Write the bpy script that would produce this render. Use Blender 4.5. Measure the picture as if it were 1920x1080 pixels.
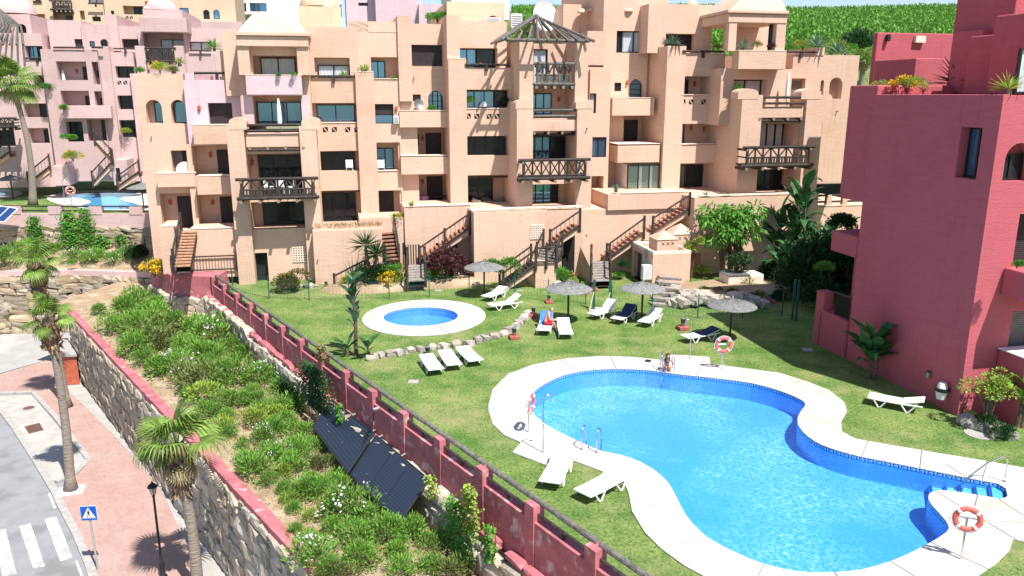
import bpy, bmesh, math, random
import numpy as np
from mathutils import Vector, Matrix, noise
from mathutils.geometry import tessellate_polygon
random.seed(7); np.random.seed(7)
R = math.radians
for o in list(bpy.data.objects): bpy.data.objects.remove(o)
SC = bpy.context.scene
COL = SC.collection
# ---------------------------------------------------------------- camera
TH = R(13.8); FPX = 1474.0; CH = 12.0
cam = bpy.data.cameras.new('camera'); cam.sensor_width = 36; cam.lens = FPX/1920*36
cam.clip_end = 3000; cam.clip_start = 0.1
co = bpy.data.objects.new('camera', cam); COL.objects.link(co)
co.location = (0, 0, CH); co.rotation_euler = (math.pi/2-TH, 0, 0)
SC.camera = co
SC.render.resolution_x = 1024; SC.render.resolution_y = 576
# ---------------------------------------------------------------- light
SUNV = Vector((0.36, -0.48, 1.0)).normalized()
w = bpy.data.worlds.new('World'); SC.world = w; w.use_nodes = True
nt = w.node_tree; nt.nodes.clear()
sky = nt.nodes.new('ShaderNodeTexSky'); sky.sky_type = 'NISHITA'; sky.sun_disc = False
sky.sun_elevation = math.asin(SUNV.z); sky.sun_rotation = math.atan2(SUNV.x, SUNV.y)
sky.air_density = 1.0; sky.dust_density = 0.6; sky.altitude = 50
bg = nt.nodes.new('ShaderNodeBackground'); bg.inputs[1].default_value = 0.10
wo = nt.nodes.new('ShaderNodeOutputWorld')
nt.links.new(sky.outputs[0], bg.inputs[0]); nt.links.new(bg.outputs[0], wo.inputs[0])
sl = bpy.data.lights.new('sun', 'SUN'); sl.energy = 4.9; sl.angle = R(0.5); sl.color = (1.0, 0.96, 0.89)
so = bpy.data.objects.new('sun', sl); COL.objects.link(so); so.location = (20, -20, 60)
so.rotation_euler = SUNV.to_track_quat('Z', 'Y').to_euler()
SC.view_settings.view_transform = 'Standard'; SC.view_settings.look = 'None'
SC.view_settings.exposure = 0.68; SC.view_settings.gamma = 1.0
SC.view_settings.use_curve_mapping = False
# ---------------------------------------------------------------- picture geometry -> place
BA = R(12)                                     # the building grid is turned 12 degrees to the left
RU = Vector((math.cos(BA), math.sin(BA), 0)); RV = Vector((-math.sin(BA), math.cos(BA), 0))
def ray(px, py):
    x = (px-960)/FPX; y = (py-540)/FPX
    return Vector((x, math.cos(TH)-y*math.sin(TH), -(math.sin(TH)+y*math.cos(TH))))
def G(px, py, z=0.0):                          # point on the level z
    r = ray(px, py); t = (z-CH)/r.z
    return Vector((r.x*t, r.y*t, z))
def B(px, py, v):                              # (u, z) on the building plane v
    r = ray(px, py); t = v/r.dot(RV); p = r*t
    return p.dot(RU), p.z+CH
def UV(px, py, z=0.0):                         # building u, v of a level point
    p = G(px, py, z); return p.dot(RU), p.dot(RV)
def WD(u, v, z=0.0): return RU*u+RV*v+Vector((0, 0, z))
def D(px, py, y):                              # point at ground distance y
    r = ray(px, py); t = y/r.y
    return Vector((r.x*t, y, CH+r.z*t))
# ---------------------------------------------------------------- materials
MATS = {}
def nodes(name):
    m = bpy.data.materials.new(name); m.use_nodes = True
    n = m.node_tree; n.nodes.clear()
    out = n.nodes.new('ShaderNodeOutputMaterial')
    return m, n, out
def mat(name, col, rough=0.8, var=0.12, scale=3.0, bump=0.0, bscale=20.0, metal=0.0, col2=None, stretch=(1, 1, 1), island=0.0,
        transl=0.0, spec=0.3, patch=None, pscale=0.3, pth=(0.5, 0.7)):
    if name in MATS: return MATS[name]
    m, n, out = nodes(name); L = n.links
    p = n.nodes.new('ShaderNodeBsdfPrincipled')
    p.inputs['Roughness'].default_value = rough; p.inputs['Metallic'].default_value = metal
    p.inputs['Specular IOR Level'].default_value = spec
    tc = n.nodes.new('ShaderNodeTexCoord'); mp = n.nodes.new('ShaderNodeMapping')
    mp.inputs['Scale'].default_value = stretch; L.new(tc.outputs['Object'], mp.inputs[0])
    nz = n.nodes.new('ShaderNodeTexNoise'); nz.inputs['Scale'].default_value = scale; nz.inputs['Detail'].default_value = 6
    nz.inputs['Roughness'].default_value = 0.65
    L.new(mp.outputs[0], nz.inputs['Vector'])
    c2 = col2 if col2 else tuple(c*(1-var*2.2) for c in col)
    c1 = col if col2 else tuple(min(1, c*(1+var)) for c in col)
    rp = n.nodes.new('ShaderNodeValToRGB')
    rp.color_ramp.elements[0].position = 0.3; rp.color_ramp.elements[1].position = 0.7
    rp.color_ramp.elements[0].color = (*c2, 1); rp.color_ramp.elements[1].color = (*c1, 1)
    L.new(nz.outputs['Fac'], rp.inputs[0]); cur = rp.outputs[0]
    if patch:
        n3 = n.nodes.new('ShaderNodeTexNoise'); n3.inputs['Scale'].default_value = pscale; n3.inputs['Detail'].default_value = 5
        L.new(tc.outputs['Object'], n3.inputs['Vector'])
        r3 = n.nodes.new('ShaderNodeMapRange'); r3.inputs[1].default_value = pth[0]; r3.inputs[2].default_value = pth[1]
        L.new(n3.outputs['Fac'], r3.inputs[0])
        mx = n.nodes.new('ShaderNodeMixRGB'); mx.inputs[2].default_value = (*patch, 1)
        L.new(r3.outputs[0], mx.inputs[0]); L.new(cur, mx.inputs[1]); cur = mx.outputs[0]
    if island:
        g = n.nodes.new('ShaderNodeNewGeometry'); hs = n.nodes.new('ShaderNodeHueSaturation')
        mr = n.nodes.new('ShaderNodeMapRange'); mr.inputs[3].default_value = 1-island; mr.inputs[4].default_value = 1+island
        L.new(g.outputs['Random Per Island'], mr.inputs[0]); L.new(mr.outputs[0], hs.inputs['Value'])
        mr2 = n.nodes.new('ShaderNodeMapRange'); mr2.inputs[3].default_value = 0.5-island*0.05; mr2.inputs[4].default_value = 0.5+island*0.04
        L.new(g.outputs['Random Per Island'], mr2.inputs[0]); L.new(mr2.outputs[0], hs.inputs['Hue'])
        oi = n.nodes.new('ShaderNodeObjectInfo'); mr3 = n.nodes.new('ShaderNodeMapRange')
        mr3.inputs[3].default_value = 0.82; mr3.inputs[4].default_value = 1.18
        L.new(oi.outputs['Random'], mr3.inputs[0]); hs2 = n.nodes.new('ShaderNodeHueSaturation'); L.new(mr3.outputs[0], hs2.inputs['Value'])
        L.new(cur, hs.inputs['Color']); L.new(hs.outputs[0], hs2.inputs['Color']); cur = hs2.outputs[0]
    L.new(cur, p.inputs['Base Color'])
    if bump:
        bz = n.nodes.new('ShaderNodeTexNoise'); bz.inputs['Scale'].default_value = bscale; bz.inputs['Detail'].default_value = 5
        L.new(mp.outputs[0], bz.inputs['Vector'])
        b = n.nodes.new('ShaderNodeBump'); b.inputs['Strength'].default_value = bump; b.inputs['Distance'].default_value = 0.05
        L.new(bz.outputs['Fac'], b.inputs['Height']); L.new(b.outputs[0], p.inputs['Normal'])
    if transl:
        t = n.nodes.new('ShaderNodeBsdfTranslucent'); L.new(cur, t.inputs['Color'])
        ms = n.nodes.new('ShaderNodeMixShader'); ms.inputs[0].default_value = transl
        L.new(p.outputs[0], ms.inputs[1]); L.new(t.outputs[0], ms.inputs[2]); L.new(ms.outputs[0], out.inputs[0])
    else: L.new(p.outputs[0], out.inputs[0])
    MATS[name] = m; return m
def stucco(name, col, dirt=(0.5, 0.42, 0.36), amt=0.35):
    # painted brickwork: uneven horizontal courses under a thick coat of paint
    if name in MATS: return MATS[name]
    m, n, out = nodes(name); L = n.links
    p = n.nodes.new('ShaderNodeBsdfPrincipled'); p.inputs['Roughness'].default_value = 0.9; p.inputs['Specular IOR Level'].default_value = 0.15
    tc = n.nodes.new('ShaderNodeTexCoord'); mp = n.nodes.new('ShaderNodeMapping')
    mp.inputs['Scale'].default_value = (1.1, 1.1, 6.0); L.new(tc.outputs['Object'], mp.inputs[0])
    a = n.nodes.new('ShaderNodeTexNoise'); a.inputs['Scale'].default_value = 1.0; a.inputs['Detail'].default_value = 8; a.inputs['Roughness'].default_value = 0.7
    L.new(mp.outputs[0], a.inputs['Vector'])
    r = n.nodes.new('ShaderNodeValToRGB'); r.color_ramp.elements[0].position = 0.32; r.color_ramp.elements[1].position = 0.62
    r.color_ramp.elements[0].color = (*[c*0.93 for c in col], 1); r.color_ramp.elements[1].color = (*[min(1, c*1.04) for c in col], 1)
    L.new(a.outputs['Fac'], r.inputs[0])
    b = n.nodes.new('ShaderNodeTexNoise'); b.inputs['Scale'].default_value = 0.35; b.inputs['Detail'].default_value = 6
    L.new(tc.outputs['Object'], b.inputs['Vector'])
    mr = n.nodes.new('ShaderNodeMapRange'); mr.inputs[1].default_value = 0.48; mr.inputs[2].default_value = 0.72; mr.inputs[4].default_value = amt
    L.new(b.outputs['Fac'], mr.inputs[0])
    mx = n.nodes.new('ShaderNodeMixRGB'); mx.inputs[2].default_value = (*[c*d*1.5 for c, d in zip(col, dirt)], 1)
    L.new(mr.outputs[0], mx.inputs[0]); L.new(r.outputs[0], mx.inputs[1])
    # rain streaks
    mp2 = n.nodes.new('ShaderNodeMapping'); mp2.inputs['Scale'].default_value = (3.0, 3.0, 0.25); L.new(tc.outputs['Object'], mp2.inputs[0])
    s = n.nodes.new('ShaderNodeTexNoise'); s.inputs['Scale'].default_value = 1.5; s.inputs['Detail'].default_value = 4; L.new(mp2.outputs[0], s.inputs['Vector'])
    ms = n.nodes.new('ShaderNodeMapRange'); ms.inputs[1].default_value = 0.56; ms.inputs[2].default_value = 0.78; ms.inputs[4].default_value = 0.32
    L.new(s.outputs['Fac'], ms.inputs[0])
    m2 = n.nodes.new('ShaderNodeMixRGB'); m2.inputs[2].default_value = (*[c*0.55 for c in col], 1)
    L.new(ms.outputs[0], m2.inputs[0]); L.new(mx.outputs[0], m2.inputs[1])
    oi = n.nodes.new('ShaderNodeObjectInfo'); vr = n.nodes.new('ShaderNodeMapRange'); vr.inputs[3].default_value = 0.93; vr.inputs[4].default_value = 1.05; L.new(oi.outputs['Random'], vr.inputs[0])
    hv = n.nodes.new('ShaderNodeHueSaturation'); L.new(vr.outputs[0], hv.inputs['Value']); L.new(m2.outputs[0], hv.inputs['Color']); L.new(hv.outputs[0], p.inputs['Base Color'])
    # relief: brick courses
    br = n.nodes.new('ShaderNodeTexNoise'); br.inputs['Scale'].default_value = 2.2; br.inputs['Detail'].default_value = 6; L.new(mp.outputs[0], br.inputs['Vector'])
    fi = n.nodes.new('ShaderNodeTexNoise'); fi.inputs['Scale'].default_value = 14; fi.inputs['Detail'].default_value = 4; L.new(tc.outputs['Object'], fi.inputs['Vector'])
    ad = n.nodes.new('ShaderNodeMath'); ad.operation = 'ADD'; L.new(br.outputs['Fac'], ad.inputs[0]); L.new(fi.outputs['Fac'], ad.inputs[1])
    bp = n.nodes.new('ShaderNodeBump'); bp.inputs['Strength'].default_value = 0.26; bp.inputs['Distance'].default_value = 0.05
    L.new(ad.outputs[0], bp.inputs['Height']); L.new(bp.outputs[0], p.inputs['Normal'])
    L.new(p.outputs[0], out.inputs[0]); MATS[name] = m; return m
PEACH = stucco('peach_paint', (0.66, 0.46, 0.355))
LILAC = stucco('lilac_paint', (0.64, 0.49, 0.53))
PINK = stucco('pink_paint', (0.58, 0.42, 0.41))
ORANGE = stucco('sand_paint', (0.66, 0.50, 0.36))
RED = stucco('red_paint', (0.45, 0.11, 0.135), amt=0.2)
REDP = mat('weathered_red_paint', (0.48, 0.155, 0.175), 0.88, 0.16, 1.7, bump=0.35, bscale=9, patch=(0.58, 0.40, 0.40), pscale=2.2, pth=(0.58, 0.70))
WHITEW = mat('white_render', (0.78, 0.78, 0.78), 0.7, 0.04)
CAPW = mat('pale_wall_top', (0.80, 0.66, 0.55), 0.8, 0.08, 6)
LOG = mat('dark_log', (0.060, 0.047, 0.042), 0.75, 0.35, 9, bump=0.4, bscale=14, stretch=(1, 1, 1), island=0.25)
LOGG = mat('greyed_log', (0.17, 0.155, 0.14), 0.85, 0.3, 7, bump=0.5, bscale=16, island=0.2)
LOGEND = mat('cut_log_end', (0.26, 0.21, 0.17), 0.8)
FRAME = mat('dark_frame', (0.025, 0.02, 0.02), 0.4, 0.1)
SHUT = mat('brown_shutter', (0.055, 0.042, 0.045), 0.6, 0.15)
SHUTL = mat('pale_shutter', (0.24, 0.2, 0.19), 0.6, 0.1)
CURT = mat('white_curtain', (0.72, 0.74, 0.78), 0.9, 0.05)
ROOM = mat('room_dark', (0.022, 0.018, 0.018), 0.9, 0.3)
TERRA = mat('terracotta', (0.38, 0.18, 0.12), 0.8, 0.15, 8)
LAMPR = mat('lamp_clay', (0.50, 0.12, 0.07), 0.7)
WHITE = mat('white_plastic', (0.80, 0.80, 0.79), 0.4, 0.03)
GREYM = mat('grey_metal', (0.30, 0.31, 0.32), 0.45, 0.08, metal=0.6)
STEEL = mat('steel', (0.62, 0.63, 0.65), 0.22, 0.03, metal=1.0)
BLACKM = mat('black_metal', (0.02, 0.022, 0.025), 0.45, 0.1)
GREENM = mat('green_post', (0.02, 0.11, 0.08), 0.5, 0.1)
def glassmat(name, col, metal=0.55, a=0.35):
    m, n, out = nodes(name); L = n.links
    p = n.nodes.new('ShaderNodeBsdfPrincipled'); p.inputs['Base Color'].default_value = (*col, 1)
    p.inputs['Roughness'].default_value = 0.06; p.inputs['Metallic'].default_value = metal
    t = n.nodes.new('ShaderNodeBsdfTransparent'); ms = n.nodes.new('ShaderNodeMixShader'); ms.inputs[0].default_value = a
    nz = n.nodes.new('ShaderNodeTexNoise'); nz.inputs['Scale'].default_value = 0.7
    tc = n.nodes.new('ShaderNodeTexCoord'); L.new(tc.outputs['Object'], nz.inputs['Vector'])
    b = n.nodes.new('ShaderNodeBump'); b.inputs['Strength'].default_value = 0.08; L.new(nz.outputs['Fac'], b.inputs['Height']); L.new(b.outputs[0], p.inputs['Normal'])
    L.new(p.outputs[0], ms.inputs[1]); L.new(t.outputs[0], ms.inputs[2]); L.new(ms.outputs[0], out.inputs[0])
    return m
GLASS = glassmat('window_glass', (0.16, 0.36, 0.58), 0.75, 0.22)  # blue put into the pane colour to stand in for reflected sky
GLASSC = glassmat('clear_glass', (0.3, 0.42, 0.5), 0.3, 0.8)
GLASSD = glassmat('dark_glass', (0.05, 0.07, 0.09), 0.4, 0.5)
GLASSG = glassmat('green_glass', (0.30, 0.42, 0.36), 0.5, 0.45)
# ---------------------------------------------------------------- mesh builder
class MB:
    def __init__(s, off=(0, 0, 0)): s.v = []; s.f = []; s.m = []; s.o = Vector(off); s.sm = False
    def add(s, vs, fs, m=0):
        k = len(s.v); s.v += [tuple(Vector(p)-s.o) for p in vs]
        for f in fs: s.f.append(tuple(i+k for i in f)); s.m.append(m)
        return s
    def quad(s, a, b, c, d, m=0): return s.add([a, b, c, d], [(0, 1, 2, 3)], m)
    def box(s, x0, x1, y0, y1, z0, z1, m=0, skip=''):
        vs = [(x0, y0, z0), (x1, y0, z0), (x1, y1, z0), (x0, y1, z0), (x0, y0, z1), (x1, y0, z1), (x1, y1, z1), (x0, y1, z1)]
        fs = {'b': (0, 3, 2, 1), 't': (4, 5, 6, 7), 'f': (0, 1, 5, 4), 'r': (1, 2, 6, 5), 'k': (2, 3, 7, 6), 'l': (3, 0, 4, 7)}
        return s.add(vs, [fs[k] for k in fs if k not in skip], m)
    def tube(s, pts, rad, n=8, m=0, caps=True, mcap=None):
        pts = [Vector(p) for p in pts]
        if not hasattr(rad, '__len__'): rad = [rad]*len(pts)
        k = len(s.v); ref = None
        for i, p in enumerate(pts):
            d = (pts[min(i+1, len(pts)-1)]-pts[max(i-1, 0)])
            if d.length < 1e-9: d = Vector((0, 0, 1))
            d.normalize()
            if ref is None:
                ref = Vector((0, 0, 1)) if abs(d.z) < 0.9 else Vector((1, 0, 0))
            a = d.cross(ref).normalized(); b = a.cross(d).normalized(); ref = b
            for j in range(n):
                t = 2*math.pi*j/n
                s.v.append(tuple(p+(a*math.cos(t)+b*math.sin(t))*rad[i]-s.o))
        for i in range(len(pts)-1):
            for j in range(n):
                j2 = (j+1) % n
                s.f.append((k+i*n+j, k+(i+1)*n+j, k+(i+1)*n+j2, k+i*n+j2)); s.m.append(m)
        if caps:
            mc = m if mcap is None else mcap
            s.f.append(tuple(k+j for j in range(n))); s.m.append(mc)
            s.f.append(tuple(k+(len(pts)-1)*n+j for j in reversed(range(n)))); s.m.append(mc)
        return s
    def lathe(s, c, prof, n=16, m=0):
        k = len(s.v); c = Vector(c)
        for r, z in prof:
            for j in range(n):
                t = 2*math.pi*j/n; s.v.append(tuple(c+Vector((r*math.cos(t), r*math.sin(t), z))-s.o))
        for i in range(len(prof)-1):
            for j in range(n):
                j2 = (j+1) % n; s.f.append((k+i*n+j, k+i*n+j2, k+(i+1)*n+j2, k+(i+1)*n+j)); s.m.append(m)
        return s
    def poly(s, pts, z, m=0, holes=()):
        loops = [[Vector((p[0], p[1], 0)) for p in pts]]+[[Vector((p[0], p[1], 0)) for p in h] for h in holes]
        tri = tessellate_polygon(loops); flat = [p for l in loops for p in l]
        zz = z if callable(z) else (lambda x, y: z)
        vs = [(p.x, p.y, zz(p.x, p.y)) for p in flat]; fs = []
        for t in tri:
            a, b, c = [flat[i] for i in t]
            cr = (b-a).cross(c-a).z
            if abs(cr) < 1e-9: continue
            fs.append(tuple(t) if cr > 0 else tuple(reversed(t)))
        return s.add(vs, fs, m)
    def prism(s, pts, z0, z1, m=0, mt=None):
        n = len(pts); area = sum(pts[i][0]*pts[(i+1) % n][1]-pts[(i+1) % n][0]*pts[i][1] for i in range(n))
        if area < 0: pts = list(reversed(pts))
        for i in range(n):
            a = pts[i]; b = pts[(i+1) % n]
            s.quad((a[0], a[1], z0), (b[0], b[1], z0), (b[0], b[1], z1), (a[0], a[1], z1), m)
        s.poly(pts, z1, m if mt is None else mt); return s
    def build(s, name, mats, parent=None, smooth=False, bevel=0):
        me = bpy.data.meshes.new(name); me.from_pydata(s.v, [], s.f); me.update()
        if not isinstance(mats, (list, tuple)): mats = [mats]
        for m in mats: me.materials.append(m)
        if len(mats) > 1: me.polygons.foreach_set('material_index', s.m)
        if smooth: me.polygons.foreach_set('use_smooth', [True]*len(me.polygons))
        o = bpy.data.objects.new(name, me); COL.objects.link(o)
        if parent: o.parent = parent
        if bevel:
            b = o.modifiers.new('b', 'BEVEL'); b.width = bevel; b.segments = 2; b.limit_method = 'ANGLE'; b.angle_limit = R(50)
        return o
def tag(o, label=None, cat=None, group=None, kind=None):
    if label: o['label'] = label
    if cat: o['category'] = cat
    if group: o['group'] = group
    if kind: o['kind'] = kind
    return o
def thing(name, label, cat, loc=(0, 0, 0), rz=0, group=None):
    o = bpy.data.objects.new(name, None); COL.objects.link(o); o.location = loc; o.rotation_euler = (0, 0, rz)
    o.empty_display_size = 0.3
    return tag(o, label, cat, group)
def copy_tree(o, parent=None):
    c = o.copy(); COL.objects.link(c); c.parent = parent
    for ch in list(o.children): copy_tree(ch, c)
    return c
def put(me, name, parent=None, loc=(0, 0, 0), rot=(0, 0, 0), sc=(1, 1, 1)):
    o = bpy.data.objects.new(name, me); COL.objects.link(o)
    if parent: o.parent = parent
    o.location = loc; o.rotation_euler = rot; o.scale = sc if hasattr(sc, '__len__') else (sc, sc, sc)
    return o
def lump(seed, sub=1, jit=0.18, flat=1.0):
    # one rough stone: a subdivided block pulled towards a ball, jittered
    rnd = random.Random(seed); bm = bmesh.new(); bmesh.ops.create_cube(bm, size=1)
    bmesh.ops.subdivide_edges(bm, edges=bm.edges[:], cuts=1, use_grid_fill=True)
    for v in bm.verts:
        p = v.co.copy(); s = p.normalized()*0.52
        k = 0.34; q = p.lerp(s, k)
        v.co = q+Vector((rnd.uniform(-1, 1), rnd.uniform(-1, 1), rnd.uniform(-1, 1)))*jit*0.45
    me = bpy.data.meshes.new('stone'); bm.to_mesh(me); bm.free()
    return me
# ================================================================ SETTING: levels
ZS = -5.5; ZB = -1.6
GROUND = mat('dry_ground', (0.30, 0.25, 0.17), 0.95, 0.15, 0.5, col2=(0.12, 0.15, 0.06))
g = MB(); g.poly([(-900, -300), (900, -300), (900, 1600), (-900, 1600)], -6.2); tag(g.build('ground', GROUND), kind='structure')
# ---- street
ASPH = mat('asphalt', (0.27, 0.275, 0.285), 0.9, 0.06, 1.2, bump=0.3, bscale=60, patch=(0.20, 0.20, 0.205), pscale=0.7, pth=(.52, .66))
CONC = mat('concrete', (0.43, 0.41, 0.38), 0.9, 0.1, 1.5, bump=0.2, bscale=30, patch=(0.38, 0.36, 0.33), pscale=0.8)
KERB = mat('kerb_concrete', (0.40, 0.38, 0.36), 0.9, 0.12, 4)
PAINTW = mat('road_paint', (0.72, 0.72, 0.70), 0.7, 0.05, 8, patch=(0.36, 0.36, 0.36), pscale=3.5, pth=(0.50, 0.60))
def brickpave():
    m, n, out = nodes('red_paving'); L = n.links
    p = n.nodes.new('ShaderNodeBsdfPrincipled'); p.inputs['Roughness'].default_value = 0.9
    tc = n.nodes.new('ShaderNodeTexCoord'); mp = n.nodes.new('ShaderNodeMapping'); mp.inputs['Rotation'].default_value = (0, 0, R(40)); L.new(tc.outputs['Object'], mp.inputs[0])
    b = n.nodes.new('ShaderNodeTexBrick'); b.inputs['Scale'].default_value = 1.0; b.inputs['Brick Width'].default_value = 0.22; b.inputs['Row Height'].default_value = 0.11
    b.inputs['Mortar Size'].default_value = 0.008; b.inputs['Color1'].default_value = (0.43, 0.265, 0.225, 1); b.inputs['Color2'].default_value = (0.36, 0.21, 0.18, 1); b.inputs['Mortar'].default_value = (0.33, 0.25, 0.22, 1)
    L.new(mp.outputs[0], b.inputs['Vector'])
    nz = n.nodes.new('ShaderNodeTexNoise'); nz.inputs['Scale'].default_value = 0.8; nz.inputs['Detail'].default_value = 6; L.new(tc.outputs['Object'], nz.inputs['Vector'])
    mr = n.nodes.new('ShaderNodeMapRange'); mr.inputs[1].default_value = 0.4; mr.inputs[2].default_value = 0.75; mr.inputs[4].default_value = 0.5; L.new(nz.outputs['Fac'], mr.inputs[0])
    mx = n.nodes.new('ShaderNodeMixRGB'); mx.inputs[2].default_value = (0.44, 0.335, 0.295, 1); L.new(mr.outputs[0], mx.inputs[0]); L.new(b.outputs['Color'], mx.inputs[1])
    L.new(mx.outputs[0], p.inputs['Base Color']); L.new(p.outputs[0], out.inputs[0]); return m
PAVE = brickpave()
rd = MB(); rd.poly([(-70, -10), (0, -10), (0, 30), (-24, 60), (-70, 75)], ZS-0.10); tag(rd.build('road', ASPH), kind='structure')
def gp(pts, z): return [tuple(G(x, y, z)[:2]) for x, y in pts]
ed1 = [(104, 926), (112, 944), (144, 1005), (168, 1062), (172, 1085), (215, 1200), (520, 1200), (366, 1080), (356, 1032), (308, 926), (270, 878), (212, 815), (159, 762), (120, 726), (118, 675), (87, 675), (0, 702), (-160, 760), (-160, 800), (0, 736), (63, 736), (106, 786), (167, 864), (144, 892)]
pv = MB(); pv.prism(gp(ed1, ZS), ZS-0.12, ZS); tag(pv.build('pavement', PAVE), kind='structure')
cp = [(-60, 755), (0, 742), (60, 739), (164, 865), (142, 890), (106, 905), (72, 873), (29, 806), (0, 767), (-60, 700)]
cp = [(-160, 806), (0, 742), (60, 740), (163, 865), (141, 888), (106, 907), (72, 873), (29, 806), (0, 767), (-160, 830)]
c = MB(); c.poly(gp(cp, ZS-0.08), ZS-0.08); tag(c.build('parking_bay', CONC), kind='structure')
def strip(name, pts, z0, z1, wd, m, parent=None, stone=1.0):
    # kerb stones laid one by one along a line
    P = [G(x, y, z0) for x, y in pts]; segs = []
    for a, b in zip(P[:-1], P[1:]):
        d = b-a; n = max(1, int(d.length/stone))
        for i in range(n): segs.append((a+d*(i/n), a+d*((i+1)/n)))
    root = None
    for a, b in segs:
        d = (b-a).normalized(); nn = Vector((-d.y, d.x, 0))*wd/2; e = d*0.006
        mb = MB(); mb.prism([tuple((a+e+nn)[:2]), tuple((b-e+nn)[:2]), tuple((b-e-nn)[:2]), tuple((a+e-nn)[:2])], z0, z1)
        if root is None: root = tag(mb.build(name, m, parent), kind='structure')
        else: mb.build('kerb_stone', m, root)
    return root
strip('kerb', [(0, 767), (29, 806), (72, 873), (104, 926), (112, 944), (144, 1005), (168, 1062), (178, 1095)], ZS-0.12, ZS+0.012, 0.3, KERB)
strip('kerb', [(-40, 741), (62, 738), (106, 786), (167, 864), (143, 890), (106, 907)], ZS-0.12, ZS+0.02, 0.26, KERB)
gut = MB(); gut.poly(gp([(118, 700), (147, 712), (236, 812), (361, 971), (425, 1064), (470, 1130), (430, 1200), (366, 1080), (356, 1032), (308, 926), (270, 878), (212, 815), (159, 762), (120, 726)], ZS), ZS-0.03)
tag(gut.build('gutter_strip', CONC), kind='structure')
strip('kerb', [(122, 728), (160, 762), (213, 815), (271, 878), (309, 926), (357, 1032), (372, 1090)], ZS-0.06, ZS+0.02, 0.16, KERB)
pl = MB(); pl.poly(gp([(-300, 700), (0, 700), (87, 675), (118, 672), (150, 705), (160, 640), (150, 600), (-300, 600)], ZS-0.07), ZS-0.07)
tag(pl.build('concrete_apron', mat('pale_concrete', (0.37, 0.36, 0.345), 0.9, 0.08, 0.7, patch=(0.44, 0.43, 0.4), pscale=0.5)), kind='structure')
# crosswalk
xw = None
for q in ([(84, 973), (105, 968), (136, 1045), (113, 1052)], [(36, 987), (57, 981), (84, 1061), (63, 1066)], [(-14, 997), (10, 992), (31, 1075), (5, 1080)], [(-64, 1010), (-40, 1003), (-25, 1090), (-50, 1095)]):
    mb = MB(); mb.poly(gp(q, ZS-0.09), ZS-0.094)
    if xw is None: xw = tag(mb.build('zebra_crossing', PAINTW), kind='structure')
    else: mb.build('painted_stripe', PAINTW, xw)
mb = MB(); mb.poly(gp([(90, 925), (94, 924), (106, 952), (101, 953)], ZS-0.09), ZS-0.094); mb.poly(gp([(141, 1052), (145, 1051), (156, 1080), (152, 1081)], ZS-0.09), ZS-0.094); mb.build('painted_stripe', PAINTW, xw)
RUST = mat('rusty_iron', (0.16, 0.085, 0.07), 0.8, 0.2, 12, bump=0.5, bscale=40)
a, b, c_, d = [G(x, y, ZS-0.07) for x, y in ((46, 800), (74, 793), (82, 806), (54, 813))]
mh = thing('manhole_cover', 'square rusty iron manhole cover in the concrete parking bay', 'manhole cover', a)
k = MB(a); k.prism([a[:2], b[:2], c_[:2], d[:2]], ZS-0.08, ZS-0.060); k.build('cover', RUST, mh)
k = MB(a); cc = (a+c_)/2
for i in range(6):
    t = (i+0.5)/6; p = a.lerp(b, t); q = d.lerp(c_, t); k.tube([p.lerp(cc, .1)+Vector((0, 0, .012)), q.lerp(cc, .1)+Vector((0, 0, .012))], 0.014, 4)
k.build('ribs', RUST, mh)
p = G(54, 765, ZS-0.07); mh = thing('manhole_cover', 'round rusty manhole cover at the far end of the parking bay', 'manhole cover', p)
k = MB(); k.lathe((0, 0, 0), [(0.0, 0.012), (0.28, 0.012), (0.30, 0.0)], 20); k.build('cover', RUST, mh)
k = MB(); k.lathe((0, 0, 0.0), [(0.30, 0.0), (0.30, 0.016), (0.36, 0.016), (0.37, 0.0)], 20); k.build('rim', KERB, mh)
# ================================================================ LAWN + POOLS
PIN = [(994, 742), (1006, 730), (1022, 719), (1042, 709), (1063, 701), (1103, 693.7), (1152, 691), (1205, 693), (1234, 696), (1267, 701), (1330, 707.5), (1400, 716), (1432, 723.5), (1469, 734.5), (1498, 746.8), (1509, 754), (1510, 761), (1502, 770), (1495, 783), (1496, 797), (1510, 815), (1534, 831.5), (1563, 842.5), (1604, 854), (1644, 862), (1705, 874), (1767, 886.5), (1828, 898.8), (1885, 909), (1891, 938), (1840, 929), (1787, 921), (1762, 919), (1747, 922), (1740, 929), (1742, 941), (1759, 960), (1777, 980), (1780, 994), (1759, 1009), (1726, 1027), (1685, 1047), (1628, 1066), (1583, 1072), (1534, 1074), (1481, 1070), (1432, 1057.7), (1400, 1045), (1352, 1023), (1320, 1003), (1291, 974), (1275, 946), (1263, 921), (1250, 901), (1226, 880), (1193, 862), (1161, 852), (1128, 846), (1104, 836), (1071, 821), (1034, 803), (1006, 783), (992, 762), (989, 751)]
POUT = [(916, 758), (924, 730), (953, 701), (1002, 683), (1063, 672), (1124, 667.7), (1185, 669), (1238, 674.6), (1260.6, 664.5), (1330, 669.3), (1332, 682), (1400, 691), (1461, 699), (1514, 715.4), (1555, 731.7), (1583, 754), (1588, 771), (1577, 790.8), (1579, 809), (1604, 822.6), (1665, 833.6), (1726, 843.8), (1787, 854), (1848, 864), (1920, 877), (2160, 915), (2160, 1050), (1920, 1014), (1899, 1011), (1893, 1031), (1868, 1056), (1832, 1080), (1780, 1110), (1700, 1135), (1600, 1148), (1500, 1145), (1400, 1118), (1320, 1080), (1283, 1060), (1238, 1027), (1209, 998), (1185, 958), (1179, 925), (1169, 901), (1144, 889), (1075, 863), (1030, 874), (961, 847.8), (977, 829.5), (945, 815), (924, 795), (916, 770)]
pin = gp(PIN, 0.04); pout = gp(POUT, 0.04)
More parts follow.
